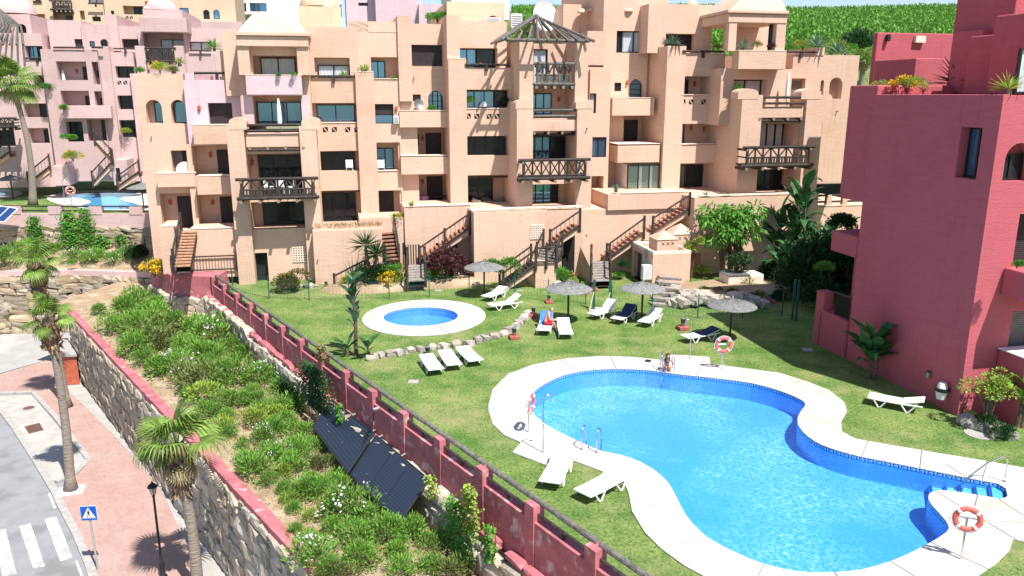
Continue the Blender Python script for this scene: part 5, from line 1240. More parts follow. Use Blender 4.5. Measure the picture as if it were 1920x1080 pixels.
def leaves(name, P, Dr, ln, wd, m, rnd=np.random, twist=1.0):
    """P points, Dr directions, each a folded lance-shaped leaf (4 verts, 2 triangles)"""
    P = np.asarray(P, float); Dr = np.asarray(Dr, float); n = len(P)
    Dr /= np.linalg.norm(Dr, axis=1)[:, None]+1e-9
    up = np.tile([0, 0, 1.0], (n, 1))+rnd.normal(0, .5*twist, (n, 3)); S = np.cross(Dr, up); S /= np.linalg.norm(S, axis=1)[:, None]+1e-9
    N = np.cross(S, Dr); L = (np.asarray(ln)*rnd.uniform(.7, 1.25, n))[:, None]; W = (np.asarray(wd)*rnd.uniform(.8, 1.2, n))[:, None]
    V = np.stack([P, P+Dr*L*.5+S*W*.5-N*L*.03, P+Dr*L-N*L*.12, P+Dr*L*.5-S*W*.5-N*L*.03], 1).reshape(-1, 3)
    me = bpy.data.meshes.new(name); me.vertices.add(n*4); me.vertices.foreach_set('co', V.ravel()); me.loops.add(n*6)
    b = np.arange(n)[:, None]*4; idx = np.concatenate([b+0, b+1, b+2, b+0, b+2, b+3], 1).ravel(); me.loops.foreach_set('vertex_index', idx.astype(np.int32))
    me.polygons.add(n*2); me.polygons.foreach_set('loop_start', np.arange(0, n*6, 3, dtype=np.int32)); me.polygons.foreach_set('loop_total', np.full(n*2, 3, dtype=np.int32))
    me.update(calc_edges=True)
    for x in (m if isinstance(m, (list, tuple)) else [m]): me.materials.append(x)
    return me
def rnd_dirs(n, r, zmin=-.1):
    d = r.normal(0, 1, (n*3, 3)); d /= np.linalg.norm(d, axis=1)[:, None]; d = d[d[:, 2] > zmin][:n]; return d
def bush_mesh(seed, m, n=900, ln=.19, wd=.05, stems=46, flat=.85, lobes=5, inner=.35):
    r = np.random.RandomState(seed); cs = r.uniform(-.45, .45, (lobes, 3)); cs[:, 2] = r.uniform(.25, .6, lobes); rs = r.uniform(.38, .62, lobes)
    k = r.randint(0, lobes, n); d = rnd_dirs(n, r, -.35); k = k[:len(d)]; rad = rs[k]*(inner+(1-inner)*r.uniform(0, 1, len(d))**.45)
    P = cs[k]+d*rad[:, None]; P[:, 2] *= flat; P[:, 2] = np.maximum(P[:, 2], .02)
    Dr = d+np.array([0, 0, .45])+r.normal(0, .35, d.shape)
    return leaves('foliage', P, Dr, ln, wd, m, r)
def flower_mesh(seed, m, n=60, size=.07, zlo=.35):
    r = np.random.RandomState(seed); c = rnd_dirs(8, r, .05)*.78; c[:, 2] = c[:, 2]*.75+.3; P = c[r.randint(0, 8, n)]+r.normal(0, .10, (n, 3))
    return leaves('blossom', P, rnd_dirs(n, r, .1)[:n] if len(rnd_dirs(n, r, .1)) >= n else r.normal(0, 1, (n, 3)), size, size, m, r)
BUSH = {'g': [bush_mesh(i, G_OLE) for i in range(5)], 'y': [bush_mesh(20+i, G_YEL, 900) for i in range(2)], 'd': [bush_mesh(30+i, G_BRO) for i in range(2)], 'b': [bush_mesh(40+i, G_BRI, 1900, .10, .065) for i in range(3)],
        'k': [bush_mesh(50+i, G_DRK, 2400, .11, .07) for i in range(2)], 'p': [bush_mesh(60+i, G_PUR, 2400, .12, .07, inner=.6) for i in range(2)], 'r': [bush_mesh(70+i, G_RED, 2800, .09, .06, inner=.6) for i in range(2)], 'm': [bush_mesh(80+i, G_DRY, 240, .14, .03) for i in range(2)]}
FLW = [flower_mesh(i, F_WH, 75) for i in range(3)]; FLY = flower_mesh(9, F_YE, 700, .09); FLR = flower_mesh(8, F_RE, 50, .07); FLO = flower_mesh(7, F_OR, 30, .06)
STEM = MB()
for i in range(9):
    a = i*.7; STEM.tube([(0, 0, -.1), (.12*math.cos(a), .12*math.sin(a), .3), (.4*math.cos(a), .4*math.sin(a), .62)], [.022, .016, .008], 4)
_so = STEM.build('stem', BARK); STM_ = _so.data; bpy.data.objects.remove(_so)
def bush(kind, loc, r, label, cat='shrub', group=None, flower=None, sz=1.15, name=None, idx=0):
    t = thing(name or 'shrub', label, cat, loc, random.uniform(0, 6), group); t.scale = (r, r, r*sz*random.uniform(.9, 1.1))
    tag(put(random.choice(BUSH[kind]), 'foliage', t), kind='stuff'); put(STM_, 'stem', t)
    if flower is not None: tag(put(flower, 'blossom', t), kind='stuff')
    return t
def sc_at(p): 
    z = (p.y)*math.cos(TH)+(CH-p.z)*math.sin(TH); return FPX/z
bedL = [(188, 583, 15, 'g'), (235, 582, 30, 'g'), (262, 565, 25, 'g'), (255, 612, 36, 'g'), (215, 612, 24, 'g'), (300, 640, 38, 'd'), (250, 652, 30, 'g'), (335, 610, 30, 'g'), (370, 618, 28, 'g'), (418, 628, 38, 'w'), (330, 690, 34, 'w'), (372, 665, 30, 'g'), (362, 715, 36, 'd'), (300, 690, 25, 'g'), (402, 668, 28, 'g'), (440, 655, 25, 'g'), (440, 705, 38, 'g'), (392, 745, 28, 'y'), (432, 750, 28, 'g'), (375, 775, 20, 'g'), (483, 712, 32, 'w'), (500, 680, 25, 'g'), (410, 802, 22, 'y'), (455, 752, 20, 'g'), (470, 785, 26, 'y'), (503, 775, 25, 'g'), (450, 836, 14, 'g'), (430, 812, 18, 'g'), (540, 728, 28, 'g'), (510, 805, 28, 'g'), (545, 795, 25, 'g'), (490, 820, 22, 'w'), (565, 760, 30, 'g'), (520, 852, 25, 'w'), (548, 845, 28, 'g'), (490, 875, 32, 'g'), (602, 872, 24, 'd'), (562, 875, 28, 'g'), (522, 888, 18, 'y'), (562, 915, 28, 'g'), (535, 915, 18, 'g'), (550, 952, 16, 'g'), (575, 972, 16, 'y'), (600, 925, 28, 'g'), (632, 905, 26, 'g'), (598, 880, 12, 'm'), (650, 960, 42, 'w'), (692, 972, 30, 'g'), (592, 1040, 38, 'w'), (650, 1008, 32, 'g'), (690, 1048, 36, 'g'), (722, 1010, 36, 'g'), (780, 1000, 36, 'g'), (815, 1030, 30, 'g'), (850, 1070, 34, 'd'), (762, 1072, 30, 'g'), (640, 1075, 28, 'd'), (470, 735, 18, 'g'), (345, 650, 26, 'g'), (285, 585, 26, 'g'), (310, 575, 22, 'g'), (530, 765, 22, 'g'), (575, 810, 24, 'g'), (575, 840, 24, 'g'), (290, 615, 24, 'g'), (275, 675, 22, 'g'), (320, 645, 22, 'y'), (385, 690, 24, 'g'), (350, 745, 22, 'g'), (415, 720, 22, 'g'), (460, 665, 22, 'g'), (405, 775, 18, 'g'), (432, 780, 18, 'g'), (485, 750, 20, 'g'), (520, 780, 20, 'y'), (540, 870, 22, 'g'), (505, 845, 20, 'g'), (590, 905, 22, 'g'), (620, 945, 24, 'y'), (625, 985, 24, 'g'), (560, 1000, 20, 'g'), (575, 1010, 16, 'y'), (685, 1000, 26, 'g'), (740, 1035, 26, 'g'), (610, 1075, 26, 'g'), (800, 1065, 26, 'g'), (465, 860, 18, 'g'), (500, 905, 18, 'g'), (540, 935, 16, 'y')]
def edge_word(x, y):
    return None
nm = {'g': 'green leafy oleander', 'y': 'yellowish young shrub', 'd': 'bronze-tinted oleander', 'w': 'white-flowering oleander', 'm': 'withered brown shrub'}
sizes = lambda r: 'small' if r < 20 else ('middling' if r < 29 else 'broad')
used_l = {}
def near_word(x, y):
    refs = [((120, 600), 'utility hut'), ((320, 545), 'solid red landing wall'), ((470, 600), 'bend where the parapet starts'), ((330, 740), 'middle of the kerb wall'), ((590, 740), 'top of the solar panels'), ((660, 900), 'lower edge of the panels'), ((745, 990), 'foot of the solar panels'), ((440, 900), 'near end of the kerb wall'), ((600, 1060), 'bottom edge of the picture'), ((520, 650), 'stones under the parapet'), ((860, 1010), 'creeper-hung stones')]
    return min(refs, key=lambda q: (q[0][0]-x)**2+(q[0][1]-y)**2)[1]
for i, (x, y, r, k) in enumerate(bedL):
    gpt = bed_at(x, y+r*.45); s = sc_at(gpt); rr = r/s*1.45
    base = f"{sizes(r)} {nm[k]} near the {near_word(x, y)}"; used_l.setdefault(base, []).append((x, y, gpt, rr, k, r))
ORD = ['', 'second', 'third', 'fourth', 'fifth', 'sixth', 'seventh', 'eighth']
for base, L_ in used_l.items():
    L_.sort()
    for j, (x, y, gpt, rr, k, r) in enumerate(L_):
        lab = base if len(L_) == 1 else base+(', leftmost' if j == 0 else (', rightmost' if j == len(L_)-1 else f", {ORD[j]} from left"))
        kk = 'g' if k == 'w' else k
        bush(kk, gpt, rr, lab, 'shrub', 'shrubs in the planting bed between the stone walls', random.choice(FLW) if k == 'w' else None)
far = [(15, 442, 30, 'g'), (42, 472, 30, 'g'), (8, 485, 26, 'g'), (85, 458, 20, 'g'), (110, 472, 20, 'g'), (138, 482, 20, 'w'), (165, 484, 18, 'w'), (190, 478, 20, 'g'), (212, 486, 17, 'w'), (236, 478, 20, 'g'), (258, 478, 22, 'k'), (68, 492, 18, 'g'), (135, 493, 9, 'g')]
wrd = ['leftmost', 'second from left', 'third from left', 'fourth from left', 'fifth from left', 'sixth from left', 'seventh from left', 'eighth from left', 'ninth from left', 'tenth from left', 'eleventh from left', 'twelfth from left', 'rightmost']
for i, (x, y, r, k) in enumerate(sorted(far)):
    gpt = G(x, y+r*.4, -.35); rr = r/sc_at(gpt)*1.25
    bush('g' if k == 'w' else k, gpt, rr, f"{'white-flowered' if k == 'w' else 'green'} shrub on the ledge under the ivy wall, {wrd[i]}", 'shrub', 'shrubs on the far planted ledge', FLW[i % 3] if k == 'w' else None)
# ---- scattered litter and weeds in the bed
r_ = np.random.RandomState(3); n = 9000; t = r_.uniform(0, 1, n); s = r_.uniform(0, 1, n)
A_ = np.array(LW0-ld*1.5)[None]*(1-s[:, None])+np.array(LW1)[None]*s[:, None]; B_ = np.array(PA-pd*4)[None]*(1-s[:, None])+np.array(PE)[None]*s[:, None]
P = A_*(1-t[:, None])+B_*t[:, None]; P[:, 2] = ZC+.02+.12*np.sin(t*3.14)-.018*t*np.maximum(0, s*45-4)
o = put(leaves('leaf_litter', P, r_.normal(0, 1, (n, 3))*[1, 1, .25], .09, .04, G_DRY, r_), 'leaf_litter'); tag(o, 'dry leaves and twigs scattered over the soil of the planting bed', 'leaf litter', kind='stuff')
# ---- grass blades on the near lawn
def grass(n, x0, x1, y0, y1):
    r = np.random.RandomState(11); out = []
    loops = [pout, kout]
    X = r.uniform(x0, x1, n); Y = r.uniform(y0, y1, n)
    for x, y in zip(X, Y):
        q = Vector((x, y, 0))-PA
        if q.dot(pn) > -.3: continue
        if inpoly(x, y, pout) or inpoly(x, y, kout): continue
        if x*RU.x+y*RU.y > uR-.1 : continue
        out.append((x, y, 0))
    return np.array(out)
gpts = grass(52000, -14, 22, 16, 48)
r_ = np.random.RandomState(5)
G_GRA = green('grass_blade', (0.16, 0.26, 0.06), .45, .3)
tag(put(leaves('grass', gpts, r_.normal(0, .55, gpts.shape)+[0, 0, 1], .055, .03, G_GRA, r_), 'grass'), 'short mown grass blades standing over the lawn', 'grass', kind='stuff')
# ---- ivy and creepers on walls
def ivy(c, du, dn, hw, hh, n, label, m=G_BRI, s=.13, off=.25):
    r = np.random.RandomState(int(abs(c.x*10)+abs(c.z*7))+n); P = []
    n = int(n*2.6)
    for _ in range(n):
        a = r.normal(0, .42); b = r.uniform(-1, 1)
        a *= (1-.4*abs(b)); p = Vector(c)+du*(a*hw)+Vector((0, 0, b*hh))+dn*(off+r.uniform(0, .22)); P.append(tuple(p-Vector(c)))
    t = thing('creeper', label, 'creeper', c); Dr = r.normal(0, .6, (n, 3))+np.array(dn)+[0, 0, -.5]
    tag(put(leaves('foliage', P, Dr, s, s*.9, m, r), 'foliage', t), kind='stuff')
    k = MB(); k.tube([(0, 0, -hh), (.1, 0, 0), Vector((0, 0, hh))], .02, 4); q = k.build('stem', BARK, t); q.location = dn*off
    return t
fd = Vector((0, -1, 0))
for x, y, hw, hh, n, l in ((72, 425, .9, .9, 260, 'left clump of ivy hanging on the far upper stone wall'), (137, 428, 1.2, 1.4, 420, 'broad clump of ivy hanging on the far upper stone wall'), (168, 425, .8, 1.5, 260, 'narrow ivy climbing the far pink parapet beside the broad clump'), (195, 450, 1.0, .5, 120, 'thin ivy low on the far upper stone wall'), (232, 446, .8, .4, 80, 'sparse creeper at the right end of the far upper stone wall')):
    p = D(x, y, 61.4); ivy(p, Vector((1, 0, 0)), fd, hw, hh, n, l, G_BRI, .16, .35)
def onwall(x, y, off=0.35):
    r = ray(x, y); q = PA+pn*off; t = q.dot(pn)/r.dot(pn); return Vector((r.x*t, r.y*t, CH+r.z*t))
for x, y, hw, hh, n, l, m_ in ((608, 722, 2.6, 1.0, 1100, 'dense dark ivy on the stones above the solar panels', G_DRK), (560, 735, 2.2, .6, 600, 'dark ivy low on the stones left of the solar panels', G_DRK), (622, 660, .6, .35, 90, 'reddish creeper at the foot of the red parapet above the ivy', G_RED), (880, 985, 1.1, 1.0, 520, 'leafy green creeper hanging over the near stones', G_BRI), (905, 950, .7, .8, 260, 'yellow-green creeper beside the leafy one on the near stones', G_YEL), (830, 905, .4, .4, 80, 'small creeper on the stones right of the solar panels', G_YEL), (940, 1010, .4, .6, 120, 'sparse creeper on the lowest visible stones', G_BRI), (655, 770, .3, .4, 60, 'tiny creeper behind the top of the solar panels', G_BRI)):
    ivy(onwall(x, y, .4), pd, pn, hw, hh, n, l, m_, .10, .3)
# ---- fan palms
def fan(seed, m):
    r = random.Random(seed); mb = MB(); L = 1.0
    mb.tube([(0, 0, 0), (.45, 0, .10), (.9, 0, .08)], [.028, .022, .018], 4)
    n = 26
    for i in range(n):
        a = (i/(n-1)-.5)*R(250); ln_ = (.95+.12*r.random())*(1-.25*abs(a)/2.2); w = .045
        b = Vector((.9, 0, .08)); d = Vector((math.cos(a), math.sin(a), .12)); s = Vector((-math.sin(a), math.cos(a), 0))
        droop = .45+.25*r.random()
        p1 = b+d*ln_*.5; p2 = b+d*ln_*.8-Vector((0, 0, .10+.1*droop)); p3 = b+d*ln_*.98-Vector((0, 0, .28+droop*.55))
        mb.add([b, p1-s*w, p1+s*w, p2-s*w*.6, p2+s*w*.6, p3], [(0, 1, 2), (1, 3, 4, 2), (3, 5, 4)])
    o = mb.build('frond', [m]); me = o.data; bpy.data.objects.remove(o); return me
FANS = [fan(i, G_PALM) for i in range(3)]; FAND = [fan(9, G_DRY)]
def palm(base, top, size, label, group, r0=.22, r1=.16, nf=22, skirt=.9, bend=.3, lean_fronds=None):
    t = thing('palm_tree', label, 'palm tree', base, 0, group); top = Vector(top)-Vector(base); h = top.length
    pts = []; rad = []; N = 14
    for i in range(N+1):
        s = i/N; pts.append(top*s+Vector((bend*math.sin(s*math.pi), 0, 0))); rad.append(r1+(r0-r1)*(1-s)**2+(.12 if i == 0 else 0)+.006*(i % 2))
    mb = MB(); mb.tube(pts, rad, 10); mb.build('trunk', PBARK, t, smooth=True)
    if skirt:
        r = np.random.RandomState(int(h*100)); n = int(190*skirt); P = []; Dr = []
        for _ in range(n):
            a = r.uniform(0, 6.28); z = r.uniform(0, skirt*1.25); rr = r1*1.3+.10*(1-z/(skirt*1.25)); P.append((top.x+math.cos(a)*rr, top.y+math.sin(a)*rr, top.z-z)); Dr.append((math.cos(a)*.9, math.sin(a)*.9, 1.1 if r.rand() < .6 else -.9))
        tag(put(leaves('leaf_base_skirt', P, Dr, .34, .13, SKIRT, r), 'leaf_base_skirt', t), kind='stuff')
        k = MB(); k.tube([top-Vector((0, 0, skirt*1.3)), top-Vector((0, 0, skirt*.6)), top+Vector((0, 0, .15))], [r1*1.05, r1*1.9, r1*1.5], 10); k.build('crown_shaft', SKIRT, t)
    rn = random.Random(int(h*77))
    for i in range(nf):
        el = R(rn.choice([75, 55, 38, 22, 8, -12, -30, -45])); az = i*2.4+rn.uniform(-.3, .3)
        put(rn.choice(FANS), 'frond', t, top+Vector((0, 0, .1)), (rn.uniform(-.25, .25), -el, az), size*rn.uniform(.85, 1.1))
    for i in range(4): put(FAND[0], 'dry_frond', t, top-Vector((0, 0, .1)), (0, R(62), i*1.6+.4), size*.7)
    return t
zb_ = ZS
def palm_px(bx_, by, tx, ty, size, label, z=ZS, **k):
    b = G(bx_, by, z); tp_ = D(tx, ty, b.y+k.pop('dy', 0)); return palm(b, tp_, size, label, k.pop('group', 'fan palms along the pavement'), **k)
palm_px(133, 918, 91, 602, .66, 'tall slender fan palm with a bushy crown standing beside the parking bay', bend=.15, nf=14, skirt=1.1)
palm_px(126, 762, 68, 498, .85, 'fan palm beyond the slender one, its crown against the boulder wall', bend=.1, nf=14, skirt=1.5)
palm_px(372, 1120, 332, 842, 1.0, 'nearest fan palm with drooping fronds beside the street lamp', bend=.12, nf=13, skirt=1.3)
palm_px(62, 385, 22, 158, 1.35, 'tall fan palm on the far lawn before the pink building', z=2.45, group='palms by the far pool', r0=.34, r1=.2, nf=24, skirt=0, bend=.5)
# white tree pit under the slender palm
a = G(133, 920, ZS); k = MB(); k.box(-.55, .55, -.45, .45, 0, .033); q = tag(k.build('tree_pit_frame', PAINTW), 'white painted square around the foot of the slender fan palm', 'tree pit'); q.location = a; q.rotation_euler = (0, 0, .3)
# ---- broad-leaved plants (banana, bird of paradise)
def blade(seed, m, wid=.3, droop=.5, tear=False):
    r = random.Random(seed); mb = MB(); N = 7; pts = []
    for i in range(N+1):
        s = i/N; pts.append(Vector((s*.75, 0, s*1.0-droop*s*s*1.05)))
    prev = None
    for i in range(N+1):
        s = i/N; w = wid*math.sin(min(1, max(0, (s-.18))/.82)**.7*math.pi)**.8*.5 if s > .18 else 0.015
        if i == N: w = .01
        l = pts[i]+Vector((0, w, .08*w/.15*.4)); c = pts[i]; q = pts[i]+Vector((0, -w, .08*w/.15*.4))
        if prev: mb.add([prev[0], prev[1], c, l], [(0, 1, 2, 3)]); mb.add([prev[1], prev[2], q, c], [(0, 1, 2, 3)])
        prev = (l, c, q)
    mb.tube([pts[0], pts[3], pts[6]], [.018, .014, .008], 4)
    o = mb.build('leaf', [m]); me = o.data; bpy.data.objects.remove(o); return me
BL = [blade(1, G_BAN, .34, .45), blade(2, G_BAN, .30, .8), blade(3, G_BAN, .34, .2)]; BLB = [blade(4, G_BRI, .34, .5), blade(5, G_BRI, .3, .8)]
def broad(base, h, n, sz, label, meshes=BL, up=0.0, zsp=.45, cat='plant', trunk=.10, group=None, stems=1, spread=.3, flop=True):
    t = thing('banana_plant', label, cat, base, 0, group); rn = random.Random(int(abs(base[0]*31)+h*10))
    for sidx in range(stems):
        ox, oy = (0, 0) if stems == 1 else (rn.uniform(-spread, spread), rn.uniform(-spread, spread)); hh = h*(1 if sidx == 0 else rn.uniform(.55, .95))
        mb = MB(); mb.tube([(ox, oy, 0), (ox+.05, oy, hh*.5), (ox*1.3, oy*1.3, hh)], [trunk, trunk*.8, trunk*.5], 7); mb.build('trunk', BARK, t)
        for i in range(n):
            z = hh*(1-zsp*(i/n)**1.2) if flop else hh
            put(rn.choice(meshes), 'leaf', t, (ox*1.2, oy*1.2, z), (rn.uniform(-.15, .15), rn.uniform(-.35, .35)-up, i*2.4+rn.uniform(-.3, .3)), sz*rn.uniform(.75, 1.15))
    return t
broad(G(668, 668), 3.4, 26, .95, 'ragged banana plant on the lawn beside the red parapet', trunk=.11, up=.35, zsp=.62, meshes=[blade(11, G_GRY, .34, .35), blade(12, G_GRY, .3, .6), BL[0]]); 
broad(G(690, 672), .5, 8, .9, 'low dark broad-leaved clump at the foot of the ragged banana plant'); broad(G(650, 668), .4, 7, .8, 'low broad-leaved clump between the banana plant and the parapet')
broad(G(1640, 712), 1.7, 13, 1.35, 'banana plant in the shade of the tall red wall', stems=3, spread=.3); 
broad(G(1900, 800), 1.5, 9, 1.2, 'light green broad-leaved plant in the corner bed by the red building', meshes=BLB, stems=2)
for (x, y, h, sz, l) in ((1478, 520, 6.2, 1.9, 'tallest bird-of-paradise plant against the peach terrace'), (1440, 515, 4.2, 1.6, 'bird-of-paradise plant left of the tallest one, leaning over the shaded garden'), (1510, 530, 5.2, 1.7, 'bird-of-paradise plant between the tallest one and the red building'), (1545, 545, 3.8, 1.6, 'bird-of-paradise plant in deep shade nearest the red building'), (1462, 535, 2.4, 1.4, 'low bird-of-paradise clump in front of the tall ones'), (1520, 560, 2.2, 1.3, 'short dark broad-leaved clump by the end of the green fence')):
    broad(G(x, y), h, 11, sz, l, stems=3, spread=.7, group='bird-of-paradise thicket')
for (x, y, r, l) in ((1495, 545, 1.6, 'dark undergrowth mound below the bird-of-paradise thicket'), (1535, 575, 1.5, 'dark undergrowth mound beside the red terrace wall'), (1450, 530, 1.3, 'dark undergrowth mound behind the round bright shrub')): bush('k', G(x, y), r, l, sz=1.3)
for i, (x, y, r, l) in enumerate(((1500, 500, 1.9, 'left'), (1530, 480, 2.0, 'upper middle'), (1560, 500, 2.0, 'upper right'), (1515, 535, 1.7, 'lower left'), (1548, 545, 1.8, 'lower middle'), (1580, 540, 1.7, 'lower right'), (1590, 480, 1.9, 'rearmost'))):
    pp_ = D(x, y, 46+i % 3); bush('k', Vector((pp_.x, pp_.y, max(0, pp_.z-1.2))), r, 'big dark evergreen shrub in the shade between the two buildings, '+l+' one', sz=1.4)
# ---- yuccas
def sword(seed, m, n=90, ln=.62, wd=.05, zmin=-.45):
    r = np.random.RandomState(seed); d = rnd_dirs(n, r, zmin); return leaves('sword_leaf', d*.04, d, ln, wd, m, r, .2)
SW = sword(1, G_DRK); SWG = sword(2, G_GRY, 46, .5, .09, 0.0); SWY = sword(3, G_YEL, 60, .5, .05, 0.05); SWB = sword(4, G_BRI, 60, .55, .06, -.1)
def yucca(base, heads, label, s=1.6, m=SW):
    t = thing('yucca', label, 'yucca', base)
    for hx, hz in heads:
        k = MB(); k.tube([(hx*.3, 0, 0), (hx*.6, 0, hz*.5), (hx, 0, hz)], [.14, .12, .09], 8); k.build('trunk', BARK, t); tag(put(m, 'crown', t, (hx, 0, hz), (0, 0, hx), s), kind='stuff')
    return t
yucca(WD(B(692, 512, 49.6)[0], 49.6, .3), [(-.15, 2.5), (.55, 1.9)], 'two-headed yucca rising from the flower bed beside the wooden stairs', 1.7)
# pots and rosettes on roofs and terraces
def rosette(x, y, v, s, m, label, cat='plant', pot=False):
    u, z = B(x, y, v); p = WD(u, v, z); t = thing('succulent' if m is SWG else 'plant', label, cat, p, random.uniform(0, 3)); tag(put(m, 'rosette', t, (0, 0, 0.05), (0, 0, 0), s), kind='stuff')
    k = MB(); k.tube([(0, 0, -.15), (0, 0, .1)], [.14, .09], 7); k.build('stem', BARK, t); return t
rosette(1262, 84, vF+.3, 1.5, SWG, 'big agave on the pillar top at the centre right roof terrace'); rosette(1248, 86, vF+1.0, 1.0, SWG, 'smaller agave tucked behind the big one on the pillar')
rosette(1392, 92, vG+1.2, 1.4, SWG, 'large agave at the left end of the pavilion balcony'); rosette(1385, 170, vG+1.4, 1.0, SWB, 'bright aloe beside the rounded pier of the right tower')
rosette(645, 144, vB+.3, .9, SWY, 'yellowish grass tuft behind the log rail on the upper left terrace'); rosette(684, 133, vB-.1, 1.0, SWY, 'yellowish aloe on the pillar between two upper terraces')
rosette(337, 74+46, vL2+2, .9, SWY, 'spiky yellow plant behind the thin log rail over the lilac wall'); rosette(402, 92, vL2+6, 1.4, SWB, 'tall green spiky plant at the corner of the pink roof terrace')
rosette(852, 160, vD-.0, .0001, SWB, 'x') if False else None
rosette(1800, 160, 31.5, 2.0, SW, 'spiky dark green plant on the red roof terrace'); rosette(1890, 170, 24.4, 1.2, SWY, 'yellow-green yucca at the corner of the red wall top')
rosette(772, 386, vA+.3, .6, SWB, 'small green rosette on the terrace wall left of the dining table'); rosette(1155, 356, vA-1.0, .8, SWG, 'grey-green aloe in the planter beside the glazed porch'); rosette(1322, 370, vG-.8, .8, SWG, 'little agave on the terrace edge at the top of the long stairs'); rosette(1362, 370, vG-.8, .7, SWB, 'little bright aloe beside the agave on the right terrace edge')
rosette(240, 130, vN-1, .9, SWB, 'x') if False else None
for x, y, v, r, k, fl, l in ((522, 140, vA+.7, .25, 'b', None, 'little trailing plant on the lilac balcony front'), (550, 138, vA+.7, .28, 'b', None, 'second trailing plant near the right end of the lilac balcony'), (738, 147, vB+.3, .35, 'y', None, 'yellow-green pot plant on the balcony beside the blue glass door'), (747, 408, vA+.6, .62, 'y', None, 'rounded yellow-green shrub spilling over the ground floor planter'), (300, 134, vL+.5, .7, 'y', FLY, 'yellow-flowering plants on the flat roof over the two arches'), (325, 134, vL+.5, .55, 'd', None, 'bronze plants beside the yellow ones on the roof over the arches'), (262, 134, vL+.5, .5, 'b', None, 'round green plant at the left corner of the roof over the arches'), (1420, 86, vG+1.2, .5, 'd', None, 'bronze pot plants in the middle of the pavilion balcony'), (1445, 88, vG+1.2, .45, 'p', None, 'purple pot plants near the right end of the pavilion balcony'), (1505, 90, vG+3.5, .8, 'y', None, 'yellow-green bush behind the log rail right of the pavilion'), (1500, 82, vG+5, .7, 'b', None, 'green bush beyond the yellow one right of the pavilion'), (1347, 90, vF+1.2, .5, 'y', None, 'leafy plant inside the glazed corner left of the pavilion'),
        (820, 38, vC+2.5, 1.0, 'b', None, 'leafy green shrub on the roof terrace beside the slanting lilac wall'), (807, 205, vC-.3, .5, 'b', None, 'pot plants in front of the arched barred window'), (878, 190, vD+.4, .5, 'b', None, 'climbing plant behind the glass left of the lamp'), (950, 195, vD+.5, .7, 'k', None, 'dark feathery plant on the balcony beside the log tower'), (1700, 168, 30.5, .8, 'y', FLY, 'yellow-flowering plants along the red roof terrace'), (1732, 168, 31, .7, 'm', None, 'dry brown plants along the red roof terrace'), (1655, 168, 32, .6, 'y', None, 'straggly plant at the left end of the red roof terrace'), (1907, 497, 23, .35, 'b', None, 'small shrub on the red balcony edge at the right'), (1588, 425, 34, 1.1, 'k', None, 'dark shrub overflowing the shaded planter on the red wing'), (1540, 505, 36, .7, 'b', None, 'sunlit yellow-green twig bush in front of the dark opening'), (130, 262, vN-3, .9, 'b', None, 'green bush on the stair landing of the pink building'), (137, 300, vN-3, 1.1, 'y', FLY, 'yellow flowering bush spilling over the pink stair wall'), (92, 165, vN-1, .9, 'b', None, 'green fan-leaved bush hanging from the pink wall'), (120, 205, vN-2, .7, 'b', None, 'green pot plants on the pink balcony'), (240, 250, vN-.6, .7, 'y', None, 'yellow-green plants before the pink ground floor')):
    u, z = B(x, y, v); bush(k, WD(u, v, z-.1), r, l, 'plant', None, fl, .9, 'potted_plant')
# dead twigs on the planter of B
u, z = B(640, 428, vA-.5); t = thing('dry_plant', 'withered stalks and dry grass along the wide planter top at the lower left', 'dry plants', WD(u, vA-.3, z)); r_ = np.random.RandomState(8); n = 420
P = np.stack([r_.uniform(-1.6, 2.6, n), r_.uniform(-.3, .5, n), np.zeros(n)], 1); o = put(leaves('stalks', P, r_.normal(0, .5, (n, 3))+[0, 0, .9], .45, .025, G_DRY, r_), 'stalks', t, (0, 0, 0), (0, 0, BA)); tag(o, kind='stuff')
